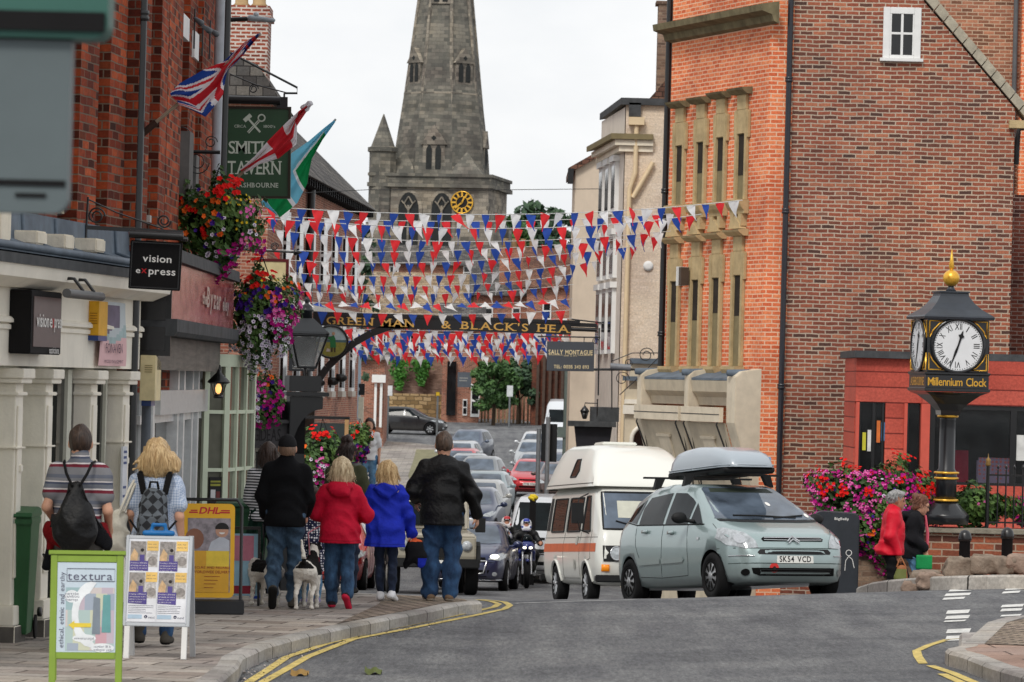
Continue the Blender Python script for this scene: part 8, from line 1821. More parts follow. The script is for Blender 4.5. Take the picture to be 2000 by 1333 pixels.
# ------------------------------------------------------------------ dogs
FURW=M('fur_white',(224,218,208),.9,nz=.16,ns=20,bump=.6,bs=60);FURB=M('fur_black',(24,22,22),.85,nz=.2,ns=20,bump=.6,bs=60)
def dog(label,u,y,heading,hy,sc,seed,blk):
 p=ground_at(u,y,.123);rt=empty('dog',Matrix.Translation(p) @ Matrix.Rotation(R(heading),4,'Z') @ Matrix.Scale(sc,4),label,'dog')
 s=SDF()   # dog faces +y
 s.cap((0,-.17,.40),(0,.12,.40),.085,.105,.05,((1,0,0),.88));s.ell((0,.13,.37),(.09,.10,.115),.05);s.ell((0,-.19,.40),(.085,.085,.09),.05);s.cap((0,.17,.43),(0,.25,.56),.062,.055,.04)
 hd=V3((math.sin(R(hy))*-.06,.29,.60));f=V3((-math.sin(R(hy)),math.cos(R(hy)),-.15));s.ell(hd,(.062,.07,.06),.03);s.cap(hd+f*.04,hd+f*.135,.036,.022,.03)
 t=np.cross(f,(0,0,1));t/=np.linalg.norm(t)
 for e in (-1,1):
  s.cap(hd+t*e*.045+V3((0,0,.045)),hd+t*e*.075+V3((0,0,-.005))-f*.01,.022,.014,.01,(f,.5))
  x=e*.065;s.cap((x,.13,.36),(x*1.02,.11,.24),.042,.03,.03);s.cap((x*1.02,.11,.24),(x,.13,.04),.027,.02,.012);s.cap((x,.12,.028),(x,.165,.022),.024,.02,.01)
  o=.05*e;s.cap((x,-.19,.38),(x*1.15,-.13+o,.25),.06,.036,.03);s.cap((x*1.15,-.13+o,.25),(x*1.1,-.24+o,.15),.032,.022,.015);s.cap((x*1.1,-.24+o,.15),(x*1.05,-.22+o,.035),.02,.018,.01);s.cap((x*1.05,-.225+o,.026),(x*1.05,-.17+o,.022),.022,.019,.01)
 tb=V3((0,-.25,.45));s.cap(tb,tb+V3((.0,-.05,.10)),.026,.022,.02);s.cap(tb+V3((0,-.05,.1)),tb+V3((-.03,-.03,.25)),.022,.012,.01)
 s.disp=wrinkle(.005,40,40,40,seed)
 s.build('body',[FURW,FURB],rt,.011,mfn=lambda c:blk(c).astype(int))
 q=MB();q.tube([(.062*math.cos(a)*1.05,.2+.02*math.sin(a)+.0,.48+.06*math.sin(a)) for a in np.linspace(0,6.28,14)],.008,5);q.build('collar',M('collar_red',(120,30,34),.6),rt)
 q=MB();e=hd+f*.14;q.lathe([(.001,-.014),(.014,0),(.001,.014)],8,tuple(e));q.build('nose',FURB,rt)
 return rt,p
d1_,p1_=dog('black and white terrier with head turned left, at the heels of the capped man',526,40.9,38,40,.92,1,lambda c:(c[:,1]>.22) & (c[:,2]>.5) | (np.abs(c[:,1]+.02)<.13) & (c[:,2]>.37) & (c[:,0]<.05) | (c[:,2]>.47) & (c[:,1]< -.24) & (c[:,2]<.56))
d2_,p2_=dog('black backed white terrier with raised tail beside the polka dot dress',613,40.6,-8,5,.98,2,lambda c:(c[:,1]> -.17) & (c[:,2]>.34) & (c[:,1]<.2) | (c[:,1]>.24) | (c[:,2]>.42) & (c[:,2]<.52) & (c[:,1]< -.22))
q=MB();w_=r3.matrix_world @ Vector((-.24,.14,.86));q.tube([w_,w_.lerp(p1_+Vector((0,.2,.5)),.5)+Vector((0,0,-.06)),p1_+Vector((-.02,.2,.46))],.007,5);q.build('dog_lead',BLACK,label='dark lead running from the capped man to the terrier on the left',cat='lead')
q=MB();w_=r6.matrix_world @ Vector((-.2,.16,1.0));q.tube([w_,p2_+Vector((-.02,.1,.75)),p2_+Vector((0,.2,.47))],.007,5);q.build('dog_lead',M('lead_pink',(206,130,140),.6),label='pink lead of the terrier beside the polka dot dress',cat='lead')
# ------------------------------------------------------------------ pavement boards
def aboard_frame(name,u,y,label,cat,ang=0,h=.12):
 p=ground_at(u,y,h);return empty(name,Matrix.Translation(p) @ Matrix.Rotation(R(ang),4,'Z') @ Matrix.Rotation(-ROLL*.4,4,'Y'),label,cat)
 # green framed board
yb=27.4;s=aboard_frame('pavement_board',182,yb,'lime green framed A board advertising textiles, nearest the camera at left','A board',5)
LIME=M('lime_paint',(128,154,58),.5,nz=.08,dirt=.1);k_=yb/F_PX;W_=142*k_;zt=P(182,1083,yb).z-s.matrix_world.translation.z;zb=P(182,1288,yb).z-s.matrix_world.translation.z
TL=Matrix.Rotation(R(-9),4,'X')
s2=Matrix.Translation((0,0,0)) @ TL
q=MB(s2);q.box(-W_/2,-W_/2+.045,0,.03,0,zt);q.box(W_/2-.045,W_/2,0,.03,0,zt);q.box(-W_/2+.046,W_/2-.046,0,.03,zt-.05,zt-.004);q.box(-W_/2+.046,W_/2-.046,0,.03,zb,zb+.045);q.box(-W_/2-.015,W_/2+.015,-.01,.05,zt,zt+.028);q.build('frame',LIME,s,bevel=.003)
q=MB(Matrix.Translation((0,.33,0)) @ Matrix.Rotation(R(8),4,'X'));q.box(-W_/2,-W_/2+.045,0,.03,0,zt);q.box(W_/2-.045,W_/2,0,.03,0,zt);q.box(-W_/2+.046,W_/2-.046,.005,.025,zb,zt-.02,0);q.build('rear_leaf',LIME,s)
x0,x1,z0,z1= -W_/2+.046,W_/2-.046,zb+.046,zt-.051;Wp,Hp=x1-x0,z1-z0
def patch():
 m,nt,b=newmat('patchwork_poster');tc=N(nt,'ShaderNodeTexCoord');br_=N(nt,'ShaderNodeTexBrick',offset=.5,i_Scale=1.0);br_.inputs['Brick Width'].default_value=.075;br_.inputs['Row Height'].default_value=.11;br_.inputs['Mortar Size'].default_value=0;br_.inputs['Color1'].default_value=(0,0,0,1);br_.inputs['Color2'].default_value=(1,1,1,1)
 mp=N(nt,'ShaderNodeMapping');mp.inputs['Rotation'].default_value=(R(90),0,0);mp.inputs['Location'].default_value=(5,5,5);nt.links.new(tc.outputs['Object'],mp.inputs['Vector']);nt.links.new(mp.outputs[0],br_.inputs['Vector'])
 r=ramp(nt,[(0,lin((120,158,160))),(.16,lin((176,150,164))),(.32,lin((150,176,168))),(.5,lin((188,120,130))),(.62,lin((190,190,150))),(.76,lin((128,140,160))),(.9,lin((196,178,170)))]);r.color_ramp.interpolation='CONSTANT';nt.links.new(br_.outputs['Color'],r.inputs[0])
 mx=N(nt,'ShaderNodeMix',data_type='RGBA');mx.inputs['Factor'].default_value=.28;mx.inputs['B'].default_value=(.62,.68,.72,1);nt.links.new(r.outputs[0],mx.inputs['A']);nt.links.new(mx.outputs['Result'],b.inputs['Base Color']);b.inputs['Roughness'].default_value=.15;return m
q=MB(s2);q.box(x0,x1,.006,.02,z0,z1);f=q.build('poster',M('poster_pale',(190,204,214),.15,nz=.05),s)
q=MB(s2);q.box(x0+Wp*.15,x1-Wp*.03,.0035,.0058,z0+Hp*.02,z0+Hp*.72);q.build('patchwork',patch(),f)
q=MB(s2);q.add([(x0+Wp*.58+r_*math.cos(a)*1.0,.002,z0+Hp*.42+r_*math.sin(a)*1.7) for a,r_ in [(t,.13) for t in np.linspace(R(75),R(285),14)]+[(t,.085) for t in np.linspace(R(262),R(98),12)]],[tuple(range(26))]);
for cx_,cz_,rx_,rz_ in ((.25,.62,.12,.07),(.47,.155,.2,.045),(.78,.05,.2,.05)):q.add([(x0+Wp*(cx_+rx_*math.cos(a)),.0022,z0+Hp*(cz_+rz_*math.sin(a))) for a in np.linspace(0,6.28,20)[:-1]],[tuple(range(19))])
q.build('white_shapes',M('poster_white2',(226,230,232),.2),f)
q=MB(s2);q.prism([(x0+Wp*.60,z0+Hp*.2),(x0+Wp*.74,z0+Hp*.2),(x0+Wp*.73,z0+Hp*.6),(x0+Wp*.62,z0+Hp*.62)],.0018,.0021,'xz',0);q.prism([(x0+Wp*.76,z0+Hp*.22),(x0+Wp*.92,z0+Hp*.22),(x0+Wp*.9,z0+Hp*.64),(x0+Wp*.78,z0+Hp*.64)],.0018,.0021,'xz',1);q.build('printed_garments',[M('print_grey',(120,130,140),.3),M('print_teal',(96,150,150),.3)],f)
q=MB(s2);zA=z0+Hp*.30;q.prism([(x0+Wp*.20,zA),(x0+Wp*.30,zA+.03),(x0+Wp*.30,zA+.014),(x0+Wp*.58,zA+.014),(x0+Wp*.58,zA-.014),(x0+Wp*.30,zA-.014),(x0+Wp*.30,zA-.03)],.0008,.0016,'xz');q.build('arrow',M('arrow_yellow',(226,200,60),.4),f)
q=MB(s2);put_text(q,'textura',(x0+Wp*.55,z0+Hp*.85),Wp*.76,.055,0,y=.003);put_text(q,'nettle',(x0+Wp*.25,z0+Hp*.65),.09,.018,y=.0015);put_text(q,'bamboo',(x0+Wp*.25,z0+Hp*.62),.1,.018,y=.0015);put_text(q,'hemp',(x0+Wp*.25,z0+Hp*.585),.08,.018,y=.0015);put_text(q,'www.textura.org.uk',(x0+Wp*.47,z0+Hp*.155),Wp*.34,.018,y=.0015);put_text(q,'number 18 b',(x0+Wp*.78,z0+Hp*.065),Wp*.28,.016,y=.0015);put_text(q,'wellington yard',(x0+Wp*.78,z0+Hp*.03),Wp*.3,.016,y=.0015)
m3=s2 @ Matrix.Translation((x0+Wp*.08,.003,z0+Hp*.47)) @ Matrix.Rotation(R(-90),4,'Y');q.T=m3;put_text(q,'ethical, ethnic and earthy',(0,0),Hp*.84,.032);q.build('lettering',M('ink_grey',(84,84,104),.4),f)
q=MB(s2);q.tube([(x0+Wp*.16,.003,z0+Hp*.79),(x1-Wp*.03,.003,z0+Hp*.79),(x1-Wp*.03,.003,z0+Hp*.93),(x0+Wp*.16,.003,z0+Hp*.93),(x0+Wp*.16,.003,z0+Hp*.79)],.002,4);q.build('title_border',M('ink_grey',(84,84,104),.4),f)
# white poster board
yb=31.2;s=aboard_frame('pavement_board',316,yb,'white framed A board with four purple volunteer posters and a blue handle on top','A board',-6);k_=yb/F_PX;g=s.matrix_world.translation.z;W_=132*k_;zt=P(316,1046,yb).z-g;zb=P(316,1224,yb).z-g;s2=Matrix.Rotation(R(-8),4,'X')
ALU=M('aluminium',(196,200,204),.35,metal=.5,nz=.06)
q=MB(s2);q.box(-W_/2,-W_/2+.025,0,.022,zb,zt);q.box(W_/2-.025,W_/2,0,.022,zb,zt);q.box(-W_/2+.026,W_/2-.026,0,.022,zt-.025,zt);q.box(-W_/2+.026,W_/2-.026,0,.022,zb,zb+.025);q.build('frame',ALU,s,bevel=.004)
for e in (-1,1):q=MB(s2);q.box(e*(W_/2-.035)-.02,e*(W_/2-.035)+.02,.002,.03,0,zb-.001);q.build('leg',WHITE,s)
for e in (-1,1):q=MB(Matrix.Translation((0,.3,0)) @ Matrix.Rotation(R(9),4,'X'));q.box(e*(W_/2-.02)-.02,e*(W_/2-.02)+.02,0,.03,0,zt);q.build('leg',ALU,s)
q=MB(s2);q.box(-W_/2+.026,W_/2-.026,.004,.018,zb+.026,zt-.026);f=q.build('panel',M('panel_white',(222,226,234),.3,nz=.04),s)
rs=random.Random(2);pw_=(W_-.06)/2;tot_=zt-zb-.06;ph_=tot_*.62
PUR=M('poster_purple',(82,70,142),.4);PY=M('poster_yellow',(236,196,110),.4);PPH=M('poster_photo',(150,144,140),.3,nz=.5,ns=40);PSK=M('poster_straw',(206,172,130),.4,nz=.3,ns=30);PBL=M('poster_blue',(176,200,220),.4)
for i in range(2):
 for k in range(2):
  a0= -W_/2+.03+i*pw_+.003;c0=zb+.03+(.002 if k==0 else tot_*.62-ph_*.385);s2k=s2 @ Matrix.Translation((0,-.004 if k==0 else 0,0))
  q=MB(s2k)
  q.box(a0,a0+pw_*.98,.0028,.0036,c0,c0+ph_*.99,0);q.box(a0+.004,a0+pw_*.55,.002,.0026,c0+ph_*.46,c0+ph_*.96,1);q.box(a0+pw_*.56,a0+pw_*.95,.002,.0026,c0+ph_*.46,c0+ph_*.96,5)
  q.prism([(a0+.005,c0+ph_*.5),(a0+pw_*.25,c0+ph_*.5),(a0+pw_*.28,c0+ph_*.72),(a0+pw_*.14,c0+ph_*.82),(a0+.005,c0+ph_*.66)],.0014,.0018,'xz',2);q.box(a0+pw_*.34,a0+pw_*.5,.0014,.0018,c0+ph_*.5,c0+ph_*.7,3);q.disc((a0+pw_*.42,.0014,c0+ph_*.79),pw_*.06,10,'xz',6,-.0003)
  q.prism([(a0+.002,c0+ph_*.36),(a0+pw_*.64,c0+ph_*.34),(a0+pw_*.64,c0+ph_*.58),(a0+.002,c0+ph_*.58)],.0006,.001,'xz',3);q.box(a0+pw_*.58,a0+pw_*.97,.0006,.001,c0+ph_*.78,c0+ph_*.97,4);q.disc((a0+pw_*.78,.001,c0+ph_*.58),pw_*.16,14,'xz',1,-.0003)
  if k==0:q.box(a0+.004,a0+pw_*.5,.001,.0016,c0+ph_*.06,c0+ph_*.14,7)
  po=q.build('poster',[M('poster_paper',(230,232,238),.4),PPH,PSK,PUR,PY,M('poster_pale_photo',(196,192,190),.3,nz=.5,ns=50),M('poster_dark',(40,34,34),.5),PBL],f)
  q=MB(s2k);
  for n,(tx,zz) in enumerate((('If making a difference',.54),('and enjoying your work is',.49),('important to you, we love',.44),('to hear from you',.39))):put_text(q,tx,(a0+pw_*(.32 if n<3 else .26),c0+ph_*zz),pw_*(.56 if n<3 else .42),.0095,y=.0002)
  q.build('white_lettering',TXW,po)
  q=MB(s2k);put_text(q,'Join our',(a0+pw_*.76,c0+ph_*.91),pw_*.3,.010,y=.0003);put_text(q,'volunteer team',(a0+pw_*.77,c0+ph_*.85),pw_*.34,.010,y=.0003)
  if k==0:
   for n in range(5):q.box(a0+.006,a0+pw_*rs.uniform(.6,.9),.0022,.0024,c0+ph_*(.31-n*.035),c0+ph_*(.31-n*.035)+.003)
   put_text(q,'mind',(a0+pw_*.82,c0+ph_*.09),pw_*.22,.018,y=.0022);scroll(q,(a0+pw_*.63,.002,c0+ph_*.1),.012,2.5,.0018)
  q.build('ink_lettering',M('ink_navy',(40,44,84),.4),po)
q=MB(s2);hz=zt+.0;
s_=SDF();s_.cap((-.105,.01,zt+.02),(.105,.01,zt+.02),.022,.022,.01);s_.cap((-.06,.01,zt+.03),(-.045,.01,zt+.085),.014,.014,.01);s_.cap((.06,.01,zt+.03),(.045,.01,zt+.085),.014,.014,.01);s_.cap((-.045,.01,zt+.085),(.045,.01,zt+.085),.014,.014,.01)
o=s_.build('handle',M('handle_blue',(24,104,168),.5),s,.007);o.matrix_local=s2 @ Matrix.Translation((-.01,0,0))
# courier board
yb=39.2;s=aboard_frame('pavement_board',418,yb,'yellow courier A board with a photo of a smiling man, black tubular frame','A board',4);k_=yb/F_PX;g=s.matrix_world.translation.z;W_=108*k_;zt=P(418,980,yb).z-g;zb=P(418,1168,yb).z-g;s2=Matrix.Rotation(R(-5),4,'X')
YLW=M('courier_yellow',(246,186,22),.4,nz=.04)
def rrect(x0,x1,z0,z1,r):return [(cx+r*math.cos(a),cz+r*math.sin(a)) for cx,cz,a0 in ((x1-r,z1-r,0),(x0+r,z1-r,90),(x0+r,z0+r,180),(x1-r,z0+r,270)) for a in [R(a0+t*22.5) for t in range(5)]]
q=MB(s2);q.prism(rrect(-W_/2+.02,W_/2-.02,zb,zt-.02,.05),0,.02,'xz');f=q.build('panel',YLW,s)
q=MB(s2);q.tube([(-W_/2-.02,.01,0),(-W_/2-.02,.01,zt-.05),(-W_/2+.04,.01,zt+.02),(W_/2-.0,.01,zt+.02),(W_/2+.045,.01,zt-.05),(W_/2+.045,.01,0)],.016,8);q.build('frame',BLACK,s)
q=MB();q.prism([(-.22,0),(.30,0),(.26,.07),(.05,.13),(-.12,.12)],-W_/2-.05,W_/2+.08,'yz');q.build('base',M('rubber_base',(32,33,36),.6),s,bevel=.01)
px0,px1,pz0,pz1= -W_/2+.06,W_/2-.06,zb+.05,zt-.16;q=MB(s2);q.box(px0,px1,-.004,-.0005,pz0,pz1,0);ph=q.build('poster',M('photo_bg',(150,140,146),.3,nz=.5,ns=18),f);hh=pz1-pz0;wd=px1-px0
q=MB(s2);q.box(px0+.01,px1-.01,-.006,-.0042,pz0,pz0+hh*.56,0);q.prism([(px0+wd*.48,pz0+hh*.56),(px1-.01,pz0+hh*.56),(px1-.01,pz0+hh*.70),(px0+wd*.78,pz0+hh*.76),(px0+wd*.55,pz0+hh*.68)],-.0062,-.0044,'xz',1);q.disc((px0+wd*.80,-.0066,pz0+hh*.83),.062,18,'xz',2);q.add([(px0+wd*.80+.066*math.cos(a),-.0070,pz0+hh*.86+.058*math.sin(a)) for a in np.linspace(R(-5),R(185),12)],[tuple(range(12))],3);q.add([(px0+wd*.80+.028*math.cos(a),-.0072,pz0+hh*.81+.018*math.sin(a)) for a in np.linspace(R(180),R(360),8)],[tuple(range(8))],4)
q.add([(px0+wd*.16+.09*math.cos(a),-.0066,pz0+hh*.72+.10*math.sin(a)) for a in np.linspace(0,6.28,16)[:-1]],[tuple(range(15))],5);q.box(px0+wd*.44,px1-.01,-.0074,-.0066,pz0+hh*.35,pz0+hh*.56,6)
q.build('printed_figures',[M('poster_amber',(226,168,30),.35,nz=.1),M('print_shirt',(196,200,210),.4),M('print_skin',(206,156,130),.4),M('print_hair',(40,36,36),.5),TXW,M('print_auburn',(150,104,84),.5),M('print_yellow',(240,206,60),.4)],ph)
RED_D=M('courier_red',(206,20,34),.4)
q=MB(s2);put_text(q,'DHL',(.0,zt-.085),.20,.062,.03,y=-.002,gap=.06,slant=.25);q.box(-W_/2+.07,-.11,-.002,-.0005,zt-.112,zt-.098);q.box(-W_/2+.085,-.115,-.002,-.0005,zt-.092,zt-.08);q.box(.095,W_/2-.07,-.002,-.0005,zt-.112,zt-.098);q.box(.11,W_/2-.07,-.002,-.0005,zt-.092,zt-.08);q.build('red_lettering',RED_D,f)
q=MB(s2);put_text(q,'SECURE AND RELIABLE',(.03,pz0+hh*.335),wd*.86,.022,y=-.008);put_text(q,'WORLDWIDE DELIVERY',(.03,pz0+hh*.275),wd*.86,.026,.01,y=-.008)
for n in range(4):q.box(px0+wd*.4,px0+wd*(.62+.05*n),-.008,-.0075,pz0+hh*(.06+.05*n),pz0+hh*(.06+.05*n)+.005)
q.build('poster_lettering',M('print_red_brown',(150,50,30),.5),ph)
# pale blue board behind it
yb=41;s=aboard_frame('pavement_board',486,yb,'pale blue and pink A board edge showing behind the yellow courier board','A board',2);g=s.matrix_world.translation.z
q=MB();q.box(-.16,.14,0,.02,.1,.72,0);q.box(.141,.165,-.01,.03,0,.76,1);q.box(-.18,.165,-.01,.03,.761,.79,1);q.box(-.1,.1,-.003,-.0005,.45,.7,2);q.box(-.12,.12,-.003,-.0005,.12,.2,3);q.build('panel',[M('board_pale_blue',(156,196,216),.5),BLACK,M('board_pink',(206,130,150),.5),M('board_red',(150,40,60),.5)],s)
# wheelie bins
def wheelie(u,y,vt,label,col,ang=0,sx=1):
 p=ground_at(u,y,.12);h_=P(u,vt,y).z-p.z;s=empty('wheelie_bin',Matrix.Translation(p) @ Matrix.Rotation(R(ang),4,'Z') @ Matrix.Scale(sx,4,(1,0,0)),label,'bin');m=M('bin_'+col[0],col[1],.5,nz=.15,dirt=.2)
 q=MB();q.add([(-.2,-.25,.06),(.2,-.25,.06),(.2,.2,.06),(-.2,.2,.06),(-.28,-.34,h_-.1),(.28,-.34,h_-.1),(.28,.28,h_-.1),(-.28,.28,h_-.1)],[(0,1,5,4),(1,2,6,5),(2,3,7,6),(3,0,4,7),(3,2,1,0),(4,5,6,7)]);q.box(-.3,.3,-.36,.3,h_-.14,h_-.08);q.build('body',m,s,bevel=.012)
 q=MB();q.prism([(-.38,h_-.078),(-.36,h_-.04),(.1,h_+.0),(.3,h_-.02),(.36,h_-.05),(.34,h_-.078)],-.30,.30,'yz');q.build('lid',m,s,bevel=.01)
 for e in (-1,1):q=MB();q.lathe([(.10,-.02),(.10,.02)],14,(e*.25,.22,.1),0,'x');q.build('wheel',BLACKM,s)
wheelie(54,33.5,990,'narrow green wheelie bin between the cream pilasters of the opticians',('dark_green',(46,92,56)),0,.36)
wheelie(486,43.8,975,'green wheelie bin mostly hidden behind the courier board',('deep_green',(34,74,48)),0)
# ------------------------------------------------------------------ vehicles (local: x across, +y forward, z up)
TYRE=M('tyre',(26,26,27),.85,nz=.25,dirt=.0);ALLOY=M('alloy',(164,166,168),.35,metal=.6,nz=.1,dirt=.3);WELL=M('wheel_well',(12,12,12),.95);TRIM=M('black_trim',(24,25,26),.6,nz=.2)
CGL=glass('car_glass',(16,22,24),.03,spec=.12);CGLB=glass('car_glass_blue',(76,86,98),.04,spec=.45);CHROME=M('chrome',(206,208,210),.15,metal=.9,nz=.03);LENS=M('lamp_lens',(172,178,182),.12,nz=.45,ns=16,coat=.8);AMBER=M('amber_lens',(226,130,20),.2,nz=.05,emit=.25);LAMPON=M('lamp_on',(255,246,224),.2,nz=0,emit=2.5);PLATE=M('plate_white_paint',(222,222,216),.4,nz=.03);REDL=M('red_lens',(150,16,20),.2)
def apply_bool(o,cutters):
 for c in cutters:
  md=o.modifiers.new('b','BOOLEAN');md.object=c;md.operation='DIFFERENCE';md.solver='EXACT'
 dg=bpy.context.evaluated_depsgraph_get();dg.update()
 me=bpy.data.meshes.new_from_object(o.evaluated_get(dg));o.modifiers.clear();o.data=me
 for c in cutters:bpy.data.objects.remove(c)
def interp(keys,y,sm=.0):
 xs_=[k[0] for k in keys];vs_=[k[1] for k in keys]
 if xs_[0]>xs_[-1]:xs_,vs_=xs_[::-1],vs_[::-1]
 if not sm:return float(np.interp(y,xs_,vs_))
 return float(np.mean([np.interp(y+d,xs_,vs_) for d in np.linspace(-sm,sm,7)]))
class Car:
 def __init__(s,name,label,Mx,body_paint,L,W,top,bot,plan,belt,roofw,wheels,wr=.31,nst=46,group=None,cat='car',arches=True,tw=.19,rim='spoke',subd=True):
  s.rt=empty(name,Mx,label,cat,group);s.L,s.W=L,W
  tt=np.linspace(-1,1,nst);ys_=np.sign(tt)*(1-(1-np.abs(tt))**1.6)*L/2
  rings=[]
  for y in ys_:
   zt=interp(top,y,.05);zb=interp(bot,y,.05);w_=interp(plan,y,.03)*W/2;zs=min(interp(belt,y,.06),zt-.015);rw=min(interp(roofw,y,.08)*W/2,w_*.98)
   zs=max(zs,zb+.1);hgt=zs-zb
   half=[(0,zb),(.78*w_,zb),(.93*w_,zb+.05*hgt),(.975*w_,zb+.2*hgt),(.995*w_,zb+.42*hgt),(1.0*w_,zb+.6*hgt),(.985*w_,zb+.84*hgt),(.955*w_,zs)]
   dz=zt-zs;x0=.955*w_
   for t in (.2,.45,.7,.88):half.append((x0+(rw-x0)*(t**1.15),zs+dz*t*.94))
   half+=[(rw*.88,zs+dz*.985),(rw*.5,zs+dz*.998),(0,zt)]
   rings.append([(x,y,z) for x,z in half]+[(-x,y,z) for x,z in half[-2:0:-1]])
  n=len(rings[0]);vs=[p for r in rings for p in r]
  fs=[(i*n+k,i*n+(k+1) % n,(i+1)*n+(k+1) % n,(i+1)*n+k) for i in range(len(rings)-1) for k in range(n)]+[tuple(range(n))[::-1],tuple(range((len(rings)-1)*n,len(rings)*n))]
  q=MB();q.add(vs,fs,0,True);s.body=q.build('body',[body_paint,WELL],s.rt)
  bm=bmesh.new();bm.from_mesh(s.body.data);s.bvh=BVHTree.FromBMesh(bm);bm.free()
  s.wheels=wheels;s.paint=body_paint
  if arches:
   cs=[]
   for (yw,zw,r_) in wheels:
    for e in (-1,1):
     c=MB();c.lathe([(r_*1.13,-.16),(r_*1.13,.3)],28,(e*(W/2-.06),yw,zw),0,'x',False) if e>0 else c.lathe([(r_*1.13,-.3),(r_*1.13,.16)],28,(e*(W/2-.06),yw,zw),0,'x',False)
     co=c.build('cut',[s.body.data.materials[0],WELL]);
     for p in co.data.polygons:p.material_index=1
     co.matrix_world=s.rt.matrix_world.copy();cs.append(co)
   bpy.context.view_layer.update();apply_bool(s.body,cs)
  for i,(yw,zw,r_) in enumerate(wheels):
   for e in (-1,1):
    c=(e*(W/2-tw/2-.015),yw,zw);q=MB();h=tw/2
    q.lathe([(r_*.66,-h),(r_*.93,-h),(r_,-h*.75),(r_,h*.75),(r_*.93,h),(r_*.66,h)],28,c,0,'x',ring=True);wh=q.build('wheel',TYRE,s.rt)
    o=e*h;q=MB()
    q.lathe([(r_*.69,-.012),(r_*.66,.0),(r_*.60,.004),(r_*.58,-.03),(.02,-.03)][::1] if e>0 else [(r_*.69,.012),(r_*.66,.0),(r_*.60,-.004),(r_*.58,.03),(.02,.03)],24,(c[0]+o,c[1],c[2]),1,'x');
    if rim=='cap':
     q.T=Matrix.Translation((c[0]+o-e*.012,c[1],c[2]));q.lathe([(r_*.63,-.002),(r_*.63,.004),(.03,.016),(.001,.018)] if e>0 else [(r_*.63,.002),(r_*.63,-.004),(.03,-.016),(.001,-.018)],24,(0,0,0),0,'x')
     for k in range(9):
      q.T=Matrix.Translation((c[0]+o,c[1],c[2])) @ Matrix.Rotation(2*math.pi*k/9+.3*i,4,'X');X_=e*.006;q.add([(X_,-.010,r_*.22),(X_,.012,r_*.22),(X_-e*.003,.034,r_*.44),(X_-e*.006,.022,r_*.56),(X_-e*.006,-.016,r_*.56),(X_-e*.003,-.022,r_*.42)],[(0,1,2,3,4,5)],1)
    ns_=0 if rim=='cap' else (7 if rim=='spoke' else 11)
    for k in range(ns_):
     q.T=Matrix.Translation((c[0]+o,c[1],c[2])) @ Matrix.Rotation(2*math.pi*k/ns_+.3*i,4,'X');ww=.032 if rim=='spoke' else .022;q.add([(-e*.022,-ww,r_*.10),(-e*.022,ww,r_*.10),(-e*.0,ww*1.25,r_*.62),(-e*.0,-ww*1.25,r_*.62),(e*.006,0,r_*.12),(e*.004,0,r_*.62)],[(0,1,5,4) if False else (0,4,5,3),(1,2,5,4),(0,1,4),(3,5,2)])
    q.T=None;q.lathe([(.05,-.02),(.055,.0),(.04,.012),(.001,.014)] if e>0 else [(.05,.02),(.055,0),(.04,-.012),(.001,-.014)],12,(c[0]+o,c[1],c[2]),0,'x');q.build('rim',[ALLOY,WELL],wh)
 def decal(s,name,polys,axis,mat_,off=.006,sub_=.09,parent=None,thick=0,mirror=False,label=None,m=0,sides=None):
  """panel laid on the body: polygon in side (y,z), front/rear (x,z) or plan (x,y) view"""
  if sides is None and (mirror or len(polys)>1):
   for poly in polys:
    for sg in ((1,-1) if mirror else (1,)):o=s.decal(name,[poly],axis,mat_,off,sub_,parent,thick,False,label,m,(sg,))
   return o
  bm=bmesh.new()
  for poly in polys:
   for sg in (sides or (1,)):
    pts=[(a*(sg if axis in ('f','r','t') else 1),b) for a,b in poly]
    b2=bmesh.new();f=b2.faces.new([b2.verts.new((a,b,0)) for a,b in pts]);
    x0,x1=min(p[0] for p in pts),max(p[0] for p in pts);y0,y1=min(p[1] for p in pts),max(p[1] for p in pts)
    for ax,lo,hi in ((0,x0,x1),(1,y0,y1)):
     k=lo+sub_
     while k<hi-.01:
      bmesh.ops.bisect_plane(b2,geom=b2.verts[:]+b2.edges[:]+b2.faces[:],plane_co=(k,0,0) if ax==0 else (0,k,0),plane_no=(1,0,0) if ax==0 else (0,1,0));k+=sub_
    vm={}
    pass
    for v in b2.verts:
     a,b=v.co.x,v.co.y
     o,d={'s':(Vector((sg*3,a,b)),Vector((-sg,0,0))),'f':(Vector((a,6,b)),Vector((0,-1,0))),'r':(Vector((a,-6,b)),Vector((0,1,0))),'t':(Vector((a,b,5)),Vector((0,0,-1)))}[axis]
     h,nn,_,_=s.bvh.ray_cast(o,d)
     if h is None:
      h,nn,_,_=s.bvh.find_nearest(o+d*{'s':3-s.W/2,'f':6-s.L/2,'r':6-s.L/2,'t':3.5}[axis])
     if nn.dot(d)>0:nn= -nn
     vm[v]=bm.verts.new(h+nn*off)
    for f in b2.faces:
     try:bm.faces.new([vm[v] for v in f.verts])
     except ValueError:pass
    b2.free()
  bmesh.ops.recalc_face_normals(bm,faces=bm.faces)
  for f in bm.faces:
   c=f.calc_center_median();d={'s':Vector((c.x,0,0)),'f':Vector((0,1,0)),'r':Vector((0,-1,0)),'t':Vector((0,0,1))}[axis]
   if f.normal.dot(d)<0:f.normal_flip()
   f.smooth=True
  if thick:
   r_=bmesh.ops.solidify(bm,geom=bm.faces[:],thickness=-thick)
   bmesh.ops.recalc_face_normals(bm,faces=bm.faces)
  me=bpy.data.meshes.new(name);bm.to_mesh(me);bm.free();me.materials.append(mat_)
  o=bpy.data.objects.new(name,me);COL.objects.link(o);o.parent=parent or s.rt
  return tag(o,label)
